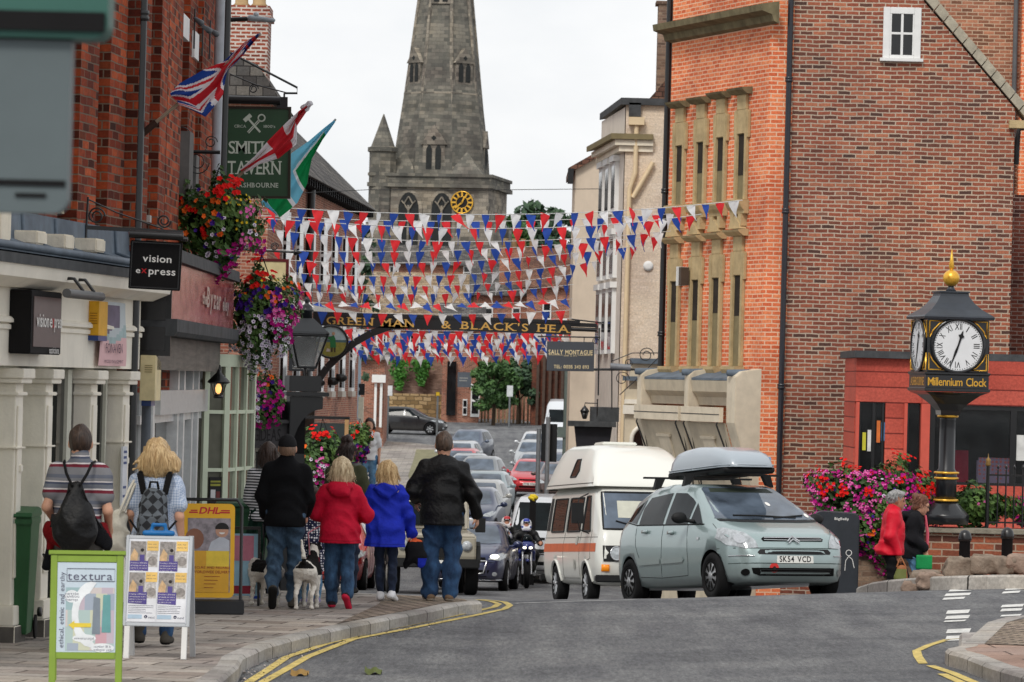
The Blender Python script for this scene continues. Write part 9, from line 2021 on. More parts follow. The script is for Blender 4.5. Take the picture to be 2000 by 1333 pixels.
 def line(s,name,pls,axis,mat_,r=.006,off=.002,mirror=True,parent=None,cyc=False,sides=None):
  if sides is None and (mirror or len(pls)>1) and name in ('arch_lip','wiper','window_seal','roof_window_seal','intake_slat','grille_bar','bumper_strip'):
   for pl in pls:
    for sg in ((1,-1) if mirror else (1,)):o=s.line(name,[pl],axis,mat_,r,off,False,parent,cyc,(sg,))
   return o
  q=MB()
  for pl in pls:
   for sg in (sides or ((1,-1) if mirror else (1,))):
    out=[]
    P_=[Vector((a,b,0)) for a,b in pl]
    for a,b in zip(P_,P_[1:]):
     n=max(1,int((b-a).length/.07));out+=[a.lerp(b,i/n) for i in range(n)]
    out.append(P_[-1]);W3=[]
    for p in out:
     o,d={'s':(Vector((sg*3,p.x,p.y)),Vector((-sg,0,0))),'f':(Vector((sg*p.x,6,p.y)),Vector((0,-1,0))),'r':(Vector((sg*p.x,-6,p.y)),Vector((0,1,0))),'t':(Vector((sg*p.x,p.y,5)),Vector((0,0,-1)))}[axis]
     h,nn,_,_=s.bvh.ray_cast(o,d)
     if h is None:continue
     if nn.dot(d)>0:nn= -nn
     W3.append(h+nn*off)
    if len(W3)>1:q.tube(W3,r,5)
  return q.build(name,mat_,parent or s.rt)
 def mirrors(s,y,z,mat_,sz=(.11,.05,.08),out=.12):
  for e in (-1,1):
   q=SDF().ell((e*(s.W/2+out),y,z),(sz[0],sz[1]*1.2,sz[2]),.02).cap((e*(s.W/2-.10),y+.04,z-.05),(e*(s.W/2+out-.04),y,z-.03),.028,.025,.02);q.build('door_mirror',mat_,s.rt,.016)
 def plate(s,y,z,txt,w=.52,h=.112,x=0,tilt=0):
  q=MB();q.T=Matrix.Translation((x,y,z)) @ Matrix.Rotation(R(180),4,'Z') @ Matrix.Rotation(R(tilt),4,'X');q.box(-w/2,w/2,-.008,.02,-h/2,h/2);p=q.build('number_plate',PLATE,s.rt,bevel=.003)
  q=MB();q.T=Matrix.Translation((x,y,z)) @ Matrix.Rotation(R(180),4,'Z') @ Matrix.Rotation(R(tilt),4,'X')
  if txt:put_text(q,txt,(0,0),w*.86,h*.66,.02,y=-.010,gap=.12);q.build('plate_lettering',TXB,p)
def carM(u,y,hd,dz=0,x=None):
 p=ground_at(u,y) if x is None else Vector((x,y,gz(x,y)));f=Vector((math.sin(R(hd)),-math.cos(R(hd)),0));
 a,b=p+f*1.3,p-f*1.3;pt=math.atan2(gz(a.x,a.y)-gz(b.x,b.y),2.6)
 p.z=(gz(a.x,a.y)+gz(b.x,b.y))/2+dz
 return Matrix.Translation(p) @ Matrix.Rotation(math.pi+R(hd),4,'Z') @ Matrix.Rotation(pt,4,'X')
 # --- the people carrier with a roof box -----------------------------------------------------------
PG=paint('paint_silver_green',(154,172,172),.28,.35)
c=Car('people_carrier','silver green people carrier with a grey roof box, standing beside the charcoal bin',carM(1433,55.0,21,.03),PG,4.28,1.75,
[(2.14,.58),(2.10,.72),(1.98,.84),(1.7,.94),(1.28,1.06),(.9,1.26),(.3,1.53),(.0,1.585),(-.5,1.61),(-1.15,1.575),(-1.6,1.47),(-1.92,1.2),(-2.06,.95),(-2.14,.62)],
[(2.14,.36),(2.08,.22),(1.6,.19),(-1.7,.2),(-2.06,.26),(-2.14,.4)],
[(2.14,.55),(2.1,.70),(2.0,.83),(1.8,.925),(1.4,.985),(.6,1),(-1.2,.995),(-1.8,.95),(-2.05,.84),(-2.14,.62)],
[(2.14,.50),(2.0,.74),(1.6,.87),(1.2,.94),(0,.99),(-1.2,1.05),(-1.8,1.02),(-2.1,.7)],
[(2.14,.4),(2.0,.66),(1.5,.80),(1.0,.80),(.3,.70),(-.5,.70),(-1.5,.68),(-2.0,.62),(-2.14,.5)],
[(1.37,.31,.31),(-1.39,.31,.31)],.31,60,cat='car',rim='cap')
c.decal('windscreen',[[(-.72,1.07),(-.70,1.10),(-.53,1.50),(-.47,1.53),(.47,1.53),(.53,1.50),(.70,1.10),(.72,1.07),(.4,1.055),(-.4,1.055)]],'f',CGLB,.006,.08)
c.decal('scuttle',[[(-.70,1.03),(-.4,1.015),(.4,1.015),(.70,1.03),(.71,1.062),(.4,1.05),(-.4,1.05),(-.71,1.062)]],'f',TRIM,.005,.08)
c.decal('windscreen_shade',[[(-.46,1.45),(.46,1.45),(.42,1.51),(-.42,1.51)]],'f',M('sun_visor',(52,60,52),.6),.009,.1)
for nm,pl in (('quarter_window',[(1.0,1.01),(.60,1.03),(.60,1.30),(.72,1.22)]),('front_window',[(.53,1.03),(-.20,1.04),(-.20,1.47),(.16,1.45),(.40,1.37),(.53,1.31)]),('rear_window',[(-.29,1.04),(-1.10,1.08),(-1.13,1.30),(-1.02,1.44),(-.29,1.475)]),('tail_window',[(-1.20,1.09),(-1.62,1.14),(-1.52,1.30),(-1.15,1.43)])):
 c.decal(nm,[pl],'s',CGL,.005,.08,mirror=True)
c.line('window_seal',[[(1.05,1.0),(.57,1.015),(-1.15,1.07),(-1.66,1.13)]],'s',TRIM,.009,.003)
c.line('panel_gap',[[(.56,1.02),(.62,.8),(.66,.52),(.62,.34)],[(-.245,1.04),(-.23,.7),(-.26,.34)],[(-1.16,1.08),(-1.14,.8),(-1.0,.62)],[(.62,.34),(-.26,.33),(-.98,.36)],[(1.25,1.0),(1.75,.80),(1.85,.72)]],'s',WELL,.004,.0)
c.decal('side_moulding',[[(.50,.52),(.53,.56),(.48,.59),(-.22,.59),(-.22,.52)],[(-.27,.52),(-.27,.59),(-.95,.585),(-1.0,.555),(-.98,.52)]],'s',PG,.014,.12,mirror=True)
c.decal('door_handle',[[(-.02,.90),(.16,.90),(.16,.945),(-.02,.945)],[(-.90,.945),(-.72,.945),(-.72,.99),(-.90,.99)]],'s',PG,.02,.05,mirror=True,thick=.012)
c.decal('indicator',[[(.93,.80),(1.0,.80),(1.0,.83),(.93,.83)]],'s',LENS,.01,.05,mirror=True)
for e in (1,-1):
 c.decal('headlight',[[(e*.50,.66),(e*.66,.65),(e*.80,.70),(e*.835,.80),(e*.80,.92),(e*.745,.935),(e*.62,.86),(e*.52,.75)]],'f',LENS,.010,.05)
 c.decal('fog_light',[[(e*(.66+.045*math.cos(a)),.345+.045*math.sin(a)) for a in np.linspace(0,6.28,14)[:-1]]],'f',WELL if e>0 else M('fog_lens',(120,124,124),.2),.012,.05)
 hl=c.decal('headlight_reflector',[[(e*(.69+.055*math.cos(a)),.775+.06*math.sin(a)) for a in np.linspace(0,6.28,14)[:-1]]],'f',CHROME,.014,.05)
c.decal('grille',[[(-.42,.745),(.42,.745),(.44,.775),(.40,.80),(-.40,.80),(-.44,.775)]],'f',WELL,.006,.06)
q=c.line('grille_bar',[[(-.41,.76),(0,.755),(.41,.76)],[(-.40,.785),(0,.787),(.40,.785)]],'f',CHROME,.007,.012,mirror=False)
c.line('chevron_badge',[[(-.085,.735),(0,.80),(.085,.735)],[(-.075,.71),(0,.765),(.075,.71)]],'f',CHROME,.011,.022,mirror=False)
c.decal('air_intake',[[(-.50,.575),(.50,.575),(.52,.60),(.48,.64),(-.48,.64),(-.52,.60)]],'f',TRIM,.006,.06)
c.decal('air_intake',[[(-.56,.30),(.50,.30),(.58,.33),(.60,.40),(-.56,.40)]],'f',WELL,.006,.06)
c.line('intake_slat',[[(-.50,.325),(.45,.325)],[(-.50,.35),(.5,.35)],[(-.50,.375),(.5,.375)]],'f',TRIM,.006,.012,mirror=False)
c.line('bumper_strip',[[(-.80,.56),(-.56,.555)],[(.56,.555),(.80,.56)]],'f',CHROME,.008,.008,mirror=False)
c.line('bumper_gap',[[(-.84,.66),(-.5,.655),(.5,.655),(.84,.66)],[(-.80,.46),(.80,.46)]],'f',M('seam_grey',(70,82,80),.7),.006,.001,mirror=False)
c.plate(2.135,.515,'SK54 VCD',tilt=-4)
q=MB();q.T=Matrix.Translation((.30,2.125,.40)) @ Matrix.Rotation(R(180),4,'Z');q.disc((0,0,0),.065,16,'xz',0,-.02);q.disc((0,-.021,.0),.02,12,'xz',1,-.008);q.build('poppy',[M('poppy_red',(204,50,48),.6),TXB],c.rt)
c.mirrors(.66,1.10,TRIM)
c.line('wiper',[[(-.42,1.075),(.1,1.10),(.46,1.10)],[(-.1,1.07),(-.55,1.11)]],'f',TRIM,.011,.018,mirror=False)
for x_,z_,mt in ((-.62,1.12,TXW),(-.2,1.28,TXW)):c.decal('windscreen_sticker',[[(x_+.03*math.cos(a),z_+.03*math.sin(a)) for a in np.linspace(0,6.28,10)[:-1]]],'f',mt,.009,.1)
for y_ in (.02,-.98):
 q=MB();q.box(-.80,.80,y_-.03,y_+.03,1.70,1.725)
 for e in (-1,1):q.prism([(e*.56,1.58),(e*.66,1.55),(e*.62,1.70),(e*.50,1.70)][::e],y_-.04,y_+.04,'xz')
 q.build('roof_bar',TRIM,c.rt)
bxt=[(.72,.02),(.68,.12),(.5,.20),(.1,.27),(-.5,.30),(-.95,.28),(-1.22,.20),(-1.34,.08),(-1.36,.02)];rg=[]
for y in np.linspace(.72,-1.36,30):
 h_=max(interp(bxt,y,.05),.012);w_=.40*(1-max(0,(y-.25)/.47)**2*.28)*(1-max(0,(-.95-y)/.41)**2*.3)
 hf=[(w_,0),(w_,h_*.25),(w_*.96,h_*.55),(w_*.84,h_*.83),(w_*.6,h_*.97),(0,h_)];rg.append([(x-.05,y,1.785+z*1.12) for x,z in hf]+[(-x-.05,y,1.785+z*1.12) for x,z in hf[-2::-1]])
n=len(rg[0]);q=MB();q.add([p for r_ in rg for p in r_],[(i*n+k,i*n+k+1,(i+1)*n+k+1,(i+1)*n+k) for i in range(len(rg)-1) for k in range(n-1)]+[tuple(range(n)),tuple(range((len(rg)-1)*n,len(rg)*n))[::-1]],0,True);rbx=q.build('roof_box',paint('box_grey',(164,174,182),.4,.1,dirty=0),c.rt)
bx=SDF();bx.box((-.05,-.32,1.765),(.33,.93,.02),.04,.0);bx.clip((0,0,1.784),(0,0,1));bx.build('box_base',TRIM,rbx,.022)
q=MB()
for z_ in (1.79,1.815):q.tube([(-.05+.42*math.cos(a)**1 if False else -.05+(.41)*(1 if math.cos(a)>0 else -1)*abs(math.cos(a))**.35,-.32+1.04*(1 if math.sin(a)>0 else -1)*abs(math.sin(a))**.35,z_) for a in np.linspace(0,6.283,49)],.008,5)
q.build('box_rim',paint('box_grey',(164,174,182),.4,.1,dirty=0),rbx)
q=MB();q.T=Matrix.Translation((-.455,.30,1.90)) @ Matrix.Rotation(R(-90),4,'Z') @ Matrix.Rotation(R(20),4,'X');q.add([(.13*math.cos(a),-.0,.055*math.sin(a)) for a in np.linspace(0,6.28,18)[:-1]],[tuple(range(17))],0);q.add([(-.03+.05*math.cos(a),-.003,.028*math.sin(a)) for a in np.linspace(0,6.28,14)[:-1]],[tuple(range(13))],1);q.build('box_badge',[M('badge_blue',(120,160,196),.4),TXB],rbx)
# --- camper van ---------------------------------------------------------------------------------------
CW_=paint('paint_cream_white',(214,214,206),.35,.0,dirty=.3)
c=Car('camper_van','cream white camper van with a high fibreglass roof and an orange stripe',carM(1222,69.4,11),CW_,4.57,1.845,
[(2.285,.75),(2.26,1.0),(2.18,1.18),(2.0,1.42),(1.62,1.92),(1.45,1.96),(-2.0,1.96),(-2.2,1.7),(-2.285,1.0)],[(2.285,.42),(2.2,.30),(-2.2,.30),(-2.285,.42)],
[(2.285,.88),(2.24,.93),(2.1,.975),(1.7,1),(-2.0,1),(-2.22,.95),(-2.285,.88)],[(2.285,.68),(2.2,1.08),(2.0,1.14),(1.2,1.16),(-2.1,1.16),(-2.285,.9)],[(2.285,.82),(2.0,.86),(1.5,.84),(-2.0,.84),(-2.285,.8)],
[(1.42,.32,.32),(-1.04,.32,.32)],.32,50,cat='van',tw=.19,rim='many')
c.decal('windscreen',[[(-.76,1.24),(-.74,1.22),(.74,1.22),(.76,1.24),(.71,1.82),(.66,1.86),(-.66,1.86),(-.71,1.82)]],'f',CGLB,.008,.1)
c.line('windscreen_seal',[[(-.77,1.23),(.77,1.23),(.71,1.84),(-.71,1.84),(-.77,1.23)]],'f',TRIM,.018,.006,mirror=False)
c.decal('cab_curtain',[[(-.30,1.40),(.50,1.42),(.48,1.70),(-.26,1.70)]],'f',M('curtain_cream',(190,190,176),.8,nz=.1),.011,.1)
for nm,pl in (('cab_window',[(1.62,1.20),(1.02,1.20),(1.02,1.78),(1.30,1.78)]),('side_window',[(.80,1.20),(-.25,1.20),(-.25,1.76),(.80,1.76)]),('rear_window',[(-.50,1.20),(-1.55,1.20),(-1.55,1.76),(-.50,1.76)])):
 f=c.decal(nm,[pl],'s',CGL,.006,.12,mirror=True);c.line('window_seal',[pl+[pl[0]]],'s',TRIM,.016,.005,parent=None)
c.decal('air_vent',[[(-1.70,1.22),(-1.95,1.22),(-1.90,1.78),(-1.72,1.78)]],'s',TRIM,.008,.1,mirror=True)
c.decal('orange_stripe',[[(2.08,.86),(-2.15,.86),(-2.15,1.0),(2.08,1.0)]],'s',M('stripe_orange',(196,96,56),.5,nz=.15),.004,.12,mirror=True)
c.line('panel_gap',[[(1.72,1.22),(1.78,.75),(1.4,.70)],[(.93,1.85),(.93,.4)],[(-.38,1.85),(-.38,.4)],[(2.1,1.10),(-2.1,1.10)],[(.93,.42),(-.38,.42)]],'s',M('seam_shadow',(96,94,90),.8),.006,.0)
c.line('arch_lip',[[(1.42+.40*math.cos(a),.32+.40*math.sin(a)) for a in np.linspace(-.1,3.24,16)],[(-1.04+.40*math.cos(a),.32+.40*math.sin(a)) for a in np.linspace(-.1,3.24,16)]],'s',CW_,.022,.004)
c.decal('side_vent',[[(.62,.98),(.78,.98),(.78,1.12),(.62,1.12)][::-1],[(.50,.58),(.64,.56),(.64,.72),(.50,.74)]],'s',M('vent_grey',(170,168,160),.6),.012,.1,mirror=True)
c.decal('grille',[[(-.80,.70),(.80,.70),(.80,.96),(-.80,.96)]],'f',TRIM,.010,.1)
for e in (-1,1):
 c.decal('headlight',[[(e*.58+.10*math.cos(a),.83+.10*math.sin(a)) for a in np.linspace(0,6.28,20)[:-1]]],'f',LENS,.03,.06);c.line('headlight_ring',[[(e*.58+.105*math.cos(a),.83+.105*math.sin(a)) for a in np.linspace(0,6.28,20)]],'f',CHROME,.012,.028,mirror=False)
 c.decal('indicator',[[(e*.70,.54),(e*.82,.54),(e*.82,.65),(e*.70,.65)]],'f',AMBER,.016,.06,thick=.01)
q=MB();q.box(-.93,.93,2.20,2.36,.36,.48);q.build('bumper',TRIM,c.rt,bevel=.02);c.plate(2.365,.42,'',.5)
q=MB();q.box(-.93,.93,-2.36,-2.2,.36,.48);q.build('bumper',TRIM,c.rt,bevel=.02)
for e in (-1,1):
 q=MB();q.tube([(e*.93,1.72,1.16),(e*1.10,1.80,1.22),(e*1.13,1.78,1.36)],.012,6);q.tube([(e*.87,1.35,1.82),(e*1.10,1.72,1.74),(e*1.13,1.76,1.62)],.012,6);q.box(e*1.13-.10,e*1.13+.10,1.72,1.78,1.32,1.66);q.build('door_mirror',TRIM,c.rt,bevel=.02)
c.line('wiper',[[(-.55,1.24),(-.1,1.34)],[(.1,1.24),(.55,1.36)]],'f',TRIM,.012,.02,mirror=False)
hr=SDF();HRP=paint('roof_cream',(226,226,218),.4,.0,dirty=0)
top_=[(1.62,1.93),(1.5,2.12),(1.15,2.46),(.85,2.60),(.3,2.67),(-1.5,2.69),(-1.95,2.60),(-2.2,1.94)]
rings=[]
for y in np.linspace(1.66,-2.22,30):
 zt=max(interp(top_,y,.08),1.955);w0=.86 if y<1.2 else .86-.10*(y-1.2);h_=zt-1.945;w1=.86-.22*min(1,h_/.66)
 half=[(w0,1.945),(w0*.995,1.945+.15*h_),(w0+(w1-w0)*.5,1.945+.58*h_),(w1,1.945+.90*h_),(w1*.85,1.945+.985*h_),(w1*.4,zt),(0,zt)]
 rings.append([(x,y,z) for x,z in half]+[(-x,y,z) for x,z in half[-2::-1]])
n=len(rings[0]);q=MB();q.add([p for r_ in rings for p in r_],[(i*n+k,i*n+k+1,(i+1)*n+k+1,(i+1)*n+k) for i in range(len(rings)-1) for k in range(n-1)]+[tuple(range(n)),tuple(range((len(rings)-1)*n,len(rings)*n))[::-1]],0,True)
hr=q.build('high_roof',HRP,c.rt)
bm=bmesh.new();bm.from_mesh(hr.data);sv=c.bvh;c.bvh=BVHTree.FromBMesh(bm);bm.free()
pl=[(-.25,2.12),(.20,2.12),(.32,2.22),(.12,2.42),(-.18,2.42)];c.decal('roof_window',[pl],'s',CGL,.006,.1,mirror=True,parent=hr);c.line('roof_window_seal',[pl+[pl[0]]],'s',TRIM,.014,.005,parent=hr)
q=MB();q.box(-.3,.3,-.9,-.2,2.68,2.74);q.build('roof_vent',HRP,hr,bevel=.02);c.line('roof_seam',[[(1.55,2.0),(-2.1,2.0)]],'s',M('seam_shadow',(96,94,90),.8),.008,.0,parent=hr);c.bvh=sv
# --- generic cars -----------------------------------------------------------------------------------------
def hatch(label,u,y,hd,col,kind='hatch',plate=None,lights=False,dark=False,detail=1,group='cars queuing in the street',name='car',roofc=None,dz=0,metal=.3,W=1.74):
 H={'hatch':1.46,'mpv':1.6,'saloon':1.42,'suv':1.68}[kind];L={'hatch':3.98,'mpv':4.2,'saloon':4.45,'suv':4.3}[kind];h=L/2;k=H/1.46
 pm=paint('paint_'+'_'.join(str(x) for x in col),col,.28,metal)
 tail=[(-h+.62,1.40*k),(-h+.30,1.15*k),(-h+.06,.85*k),(-h,.55)] if kind !='saloon' else [(-h+1.25,1.36*k),(-h+.75,1.05*k),(-h+.1,1.0*k),(-h,.6)]
 c=Car(name,label,carM(u,y,hd,dz),pm,L,W,
[(h,.52),(h-.04,.66),(h-.16,.76),(h-.6,.90*k),(h-1.05,.98*k),(h-1.35,1.14*k),(h-1.75,1.38*k),(h-2.1,1.45*k),(h-2.7,1.46*k),(h-3.1,1.44*k)]+tail,
[(h,.34),(h-.08,.22),(h-.5,.18),(-h+.5,.2),(-h+.08,.26),(-h,.4)],[(h,.50),(h-.05,.66),(h-.16,.80),(h-.38,.91),(h-.8,.975),(h-1.5,1),(-h+.9,.99),(-h+.35,.93),(-h+.08,.80),(-h,.6)],
[(h,.46),(h-.2,.68),(h-.9,.86*k),(h-1.3,.92*k),(-h+1.2,.97*k),(-h+.4,.98*k),(-h,.5)],[(h,.4),(h-.3,.70),(h-1.1,.80),(h-1.7,.70),(h-2.3,.67),(-h+.8,.66),(-h+.2,.62),(-h,.5)],
[(h-.78,.31,.31),(-h+.72,.31,.31)],.31,44 if detail else 30,group,arches=detail>0)
 g1,g0=1.36*k,1.0*k
 c.decal('windscreen',[[(-.66,g0+.0),(-.4,g0-.02),(.4,g0-.02),(.66,g0+.0),(.52,g1-.02),(.46,g1),(-.46,g1),(-.52,g1-.02)]],'f',CGL if dark else CGLB,.006,.12)
 yb0,yb1=h-1.52,-h+.62
 c.decal('side_window',[[(yb0+.02,.97*k),(yb0-.62,.98*k),(yb0-.62,1.34*k),(yb0-.42,1.33*k)],[(yb0-.70,.98*k),(yb1+.1,1.01*k),(yb1+.32,1.32*k),(yb0-.70,1.345*k)]],'s',CGL,.005,.14,mirror=True)
 for e in (-1,1):
  hl=c.decal('headlight',[[(e*.48,.66),(e*.70,.64),(e*.80,.70),(e*.82,.78),(e*.74,.80),(e*.56,.73)]],'f',LENS,.012,.08)
  if lights:c.decal('lit_lamp',[[(e*.60+.09*math.cos(a),.715+.045*math.sin(a)) for a in np.linspace(0,6.28,12)[:-1]]],'f',LAMPON,.02,.08,parent=None)
  c.decal('fog_light',[[(e*.62+.05*math.cos(a),.36+.045*math.sin(a)) for a in np.linspace(0,6.28,10)[:-1]]],'f',LENS if detail else TRIM,.012,.08)
 c.decal('grille',[[(-.44,.64),(.44,.64),(.42,.70),(-.42,.70)],[(-.46,.30),(.46,.30),(.52,.44),(-.52,.44)]],'f',WELL,.007,.1)
 c.line('bumper_gap',[[(-.80,.60),(.80,.60)]],'f',WELL,.005,.0,mirror=False)
 c.plate(h+.0,.52,plate,tilt=-3);c.mirrors(h-1.42,.98*k,pm if not dark else TRIM)
 if roofc:c.decal('roof_panel',[[(-.5,h-2.0),(.5,h-2.0),(.52,h-3.0),(-.52,h-3.0)]],'t',roofc,.006,.2)
 if detail:c.line('panel_gap',[[(yb0-.66,.98*k),(yb0-.64,.3)],[(yb0+.0,.95*k),(yb0+.05,.35)],[(yb1+.1,1.0*k),(yb1+.1,.6)]],'s',WELL,.004,.0)
 return c
 # dark blue hatchback beside the motorbike
c=hatch('dark blue hatchback with chrome ringed grille and lit headlights, beside the motorcycle',934,87.5,-5,(26,38,78),plate='YP13 EBN',lights=True,name='hatchback',group=None)
c.line('grille_surround',[[(-.46,.62),(-.40,.38),(-.2,.34),(.2,.34),(.40,.38),(.46,.62),(-.46,.62)]],'f',CHROME,.018,.012,mirror=False)
c.line('chrome_strip',[[(-.75,.24),(0,.22),(.75,.24)]],'f',CHROME,.012,.006,mirror=False)
hatch('bright red hatchback partly hidden behind the two women in crimson and blue jackets',653,84,-2,(190,30,36),plate='FD15 KLM',lights=True,name='hatchback',group=None)
c=hatch('red hatchback with black grille halfway up the street',1044,163,-3,(196,30,44),plate='FY18 VNL',name='hatchback',group=None,detail=1)
# off roader
OFFP=paint('paint_sand',(160,154,138),.4,.1,dirty=.5)
Mx=carM(842,81,6);rt=empty('off_roader',Mx,'sand coloured boxy off roader behind the man in the waxed jacket','off-roader')
q=MB();q.prism([(-1.9,.55),(1.85,.55),(1.9,.75),(1.9,1.12),(1.82,1.18),(.75,1.24),(.55,1.26),(-1.9,1.26)],-.80,.80,'yz');q.build('body',OFFP,rt,bevel=.03)
q=MB();q.prism([(.62,1.255),(.38,1.88),(.2,1.96),(-1.86,1.96),(-1.9,1.255)],-.78,.78,'yz');q.build('cabin',OFFP,rt,bevel=.04)
q=MB();q.T=Matrix.Translation((0,.52,1.56)) @ Matrix.Rotation(R(21),4,'X');q.box(-.68,-.03,.0,.035,-.24,.24);q.box(.03,.68,.0,.035,-.24,.24);q.build('windscreen',CGL,rt)
for e in (-1,1):
 q=MB();q.box(e*.775,e*.80,-.5,.35,1.36,1.84);q.box(e*.775,e*.80,-1.75,-.65,1.36,1.84);q.build('side_window',CGL,rt)
 q=MB();q.prism([(.75,.62),(.86,.98),(1.0,1.04),(1.62,1.04),(1.76,.96),(1.84,.62),(1.70,.62),(1.62,.90),(1.0,.90),(.9,.62)],e*.80,e*.90,'yz');q.prism([(-1.7,.62),(-1.58,.98),(-1.45,1.04),(-.85,1.04),(-.72,.96),(-.62,.62),(-.76,.62),(-.85,.9),(-1.45,.9),(-1.55,.62)],e*.80,e*.90,'yz');q.build('wheel_arch',TRIM,rt)
 for yw in (1.3,-1.15):
  q=MB();q.lathe([(.2,-.12),(.37,-.12),(.40,-.09),(.40,.09),(.37,.12),(.2,.12)],28,(e*.76,yw,.40),0,'x',ring=True);w_=q.build('wheel',TYRE,rt);q=MB();q.lathe([(.21,-.1),(.21,.105),(.1,.13),(.02,.13)] if e>0 else [(.21,.1),(.21,-.105),(.1,-.13),(.02,-.13)],18,(e*.76,yw,.40),0,'x');q.build('rim',M('steel_rim',(120,118,112),.6),w_)
 q=MB();q.lathe([(.10,0),(.10,.03),(.02,.05)],16,(e*.62,1.9,.95),0,'y');q.build('headlight',LENS,rt);q=MB();q.box(e*1.0-.10,e*1.0+.10,.55,.62,1.22,1.50);q.tube([(e*.8,.6,1.3),(e*.95,.6,1.3)],.02,6);q.build('door_mirror',TRIM,rt,bevel=.02)
q=MB();q.box(-.42,.42,1.9,1.93,.72,1.10);q.build('grille',TRIM,rt);q=MB();q.box(-.86,.86,1.92,2.08,.52,.70);q.build('bumper',TRIM,rt,bevel=.02);q=MB();q.box(-.26,.26,2.081,2.09,.56,.67);q.build('number_plate',PLATE,rt)
# white van
Mx=carM(1083,95,-4);WV=paint('paint_white_van',(206,210,214),.35)
c=Car('white_van','white passenger van half hidden behind the camper van',Mx,WV,4.9,1.9,[(2.45,.62),(2.4,.85),(2.2,1.02),(1.7,1.18),(1.0,1.84),(.6,1.93),(-2.3,1.94),(-2.42,1.5),(-2.45,.8)],[(2.45,.35),(2.3,.22),(-2.3,.25),(-2.45,.4)],[(2.45,.66),(2.35,.84),(2.1,.96),(1.6,1),(-2.2,1),(-2.45,.9)],[(2.45,.5),(2.2,.88),(1.6,1.05),(-2.3,1.1),(-2.45,.7)],[(2.45,.6),(2.0,.84),(1.2,.8),(.6,.8),(-2.4,.8)],[(1.55,.33,.33),(-1.5,.33,.33)],.33,40,cat='van')
c.decal('windscreen',[[(-.78,1.18),(.78,1.18),(.66,1.80),(-.66,1.80)]],'f',CGL,.006,.14);c.decal('side_window',[[(1.3,1.18),(.3,1.18),(.3,1.76),(.9,1.76)],[(.2,1.18),(-.9,1.18),(-.9,1.76),(.2,1.76)],[(-1.0,1.18),(-2.2,1.18),(-2.1,1.76),(-1.0,1.76)]],'s',CGL,.006,.2,mirror=True)
for e in (-1,1):c.decal('headlight',[[(e*.55,.72),(e*.84,.74),(e*.86,.95),(e*.66,.90)]],'f',LENS,.012,.1)
c.decal('grille',[[(-.5,.66),(.5,.66),(.5,.78),(-.5,.78)],[(-.8,.3),(.8,.3),(.82,.5),(-.82,.5)]],'f',TRIM,.008,.14);c.plate(2.46,.56,'');c.mirrors(1.35,1.22,TRIM,(.12,.06,.14))
# the queue on the left lane
for u,y,hd,col,kind,lab in ((930,122,-6,(40,52,82),'hatch','dark blue car at the front of the left queue, mostly hidden by the waxed jacket'),(944,131,-7,(160,160,156),'hatch','small silver car second in the left queue'),(956,143,-7,(128,144,148),'hatch','pale blue grey hatchback third in the left queue with a wing mirror showing'),
(944,160,-8,(120,124,126),'mpv','grey car with black windows fourth in the left queue'),(920,170,-8,(150,156,160),'hatch','pale roofed car fifth in the left queue'),(905,178,-8,(186,70,76),'hatch','red roofed car between two silver roofs in the left queue'),(903,186,-9,(176,180,184),'hatch','silver car near the back of the left queue'),(921,196,-12,(70,80,100),'mpv','blue grey car at the very back of the left queue')):
 hatch(lab,u,y,hd,col,kind,None,lights=('very back' in lab),detail=0)
for u,y,hd,col,kind,lab,dk in ((1052,198,-2,(196,198,200),'hatch','white car highest up the right lane under the trees',False),(1046,186,-2,(168,172,174),'mpv','silver car behind the red hatchback in the right lane',False),(1050,175,-2,(150,154,158),'hatch','grey car roof peeping right behind the red hatchback',False),
(1094,192,-2,(176,180,182),'hatch','silver parked car at the right kerb behind the sign plate',False),(1092,176,-2,(44,56,84),'hatch','dark blue parked car at the right kerb behind the poles',True),(1097,160,-2,(90,70,66),'hatch','brown parked car at the right kerb, nearest of the row',True)):
 hatch(lab,u,y,hd,col,kind,None,detail=0,group='cars on the right side of the street')
Mx=carM(1100,214,-2);c=Car('white_van','white van at the top of the parked row, far up the street on the right',Mx,WV,4.9,1.9,[(2.45,.62),(2.4,.85),(2.2,1.02),(1.7,1.18),(1.0,1.84),(.6,2.2),(-2.3,2.2),(-2.42,1.5),(-2.45,.8)],[(2.45,.35),(2.3,.22),(-2.3,.25),(-2.45,.4)],[(2.45,.66),(2.35,.84),(2.1,.96),(1.6,1),(-2.2,1),(-2.45,.9)],[(2.45,.5),(2.2,.88),(1.6,1.05),(-2.3,1.1),(-2.45,.7)],[(2.45,.6),(2.0,.84),(1.2,.8),(.6,.8),(-2.4,.8)],[(1.55,.33,.33),(-1.5,.33,.33)],.33,30,cat='van',arches=False)
c.decal('windscreen',[[(-.78,1.18),(.78,1.18),(.66,1.80),(-.66,1.80)]],'f',CGL,.006,.2)
c=hatch('black hatchback seen side on at the junction',802,219,84,(24,26,30),name='hatchback',group=None,detail=1,metal=.1)
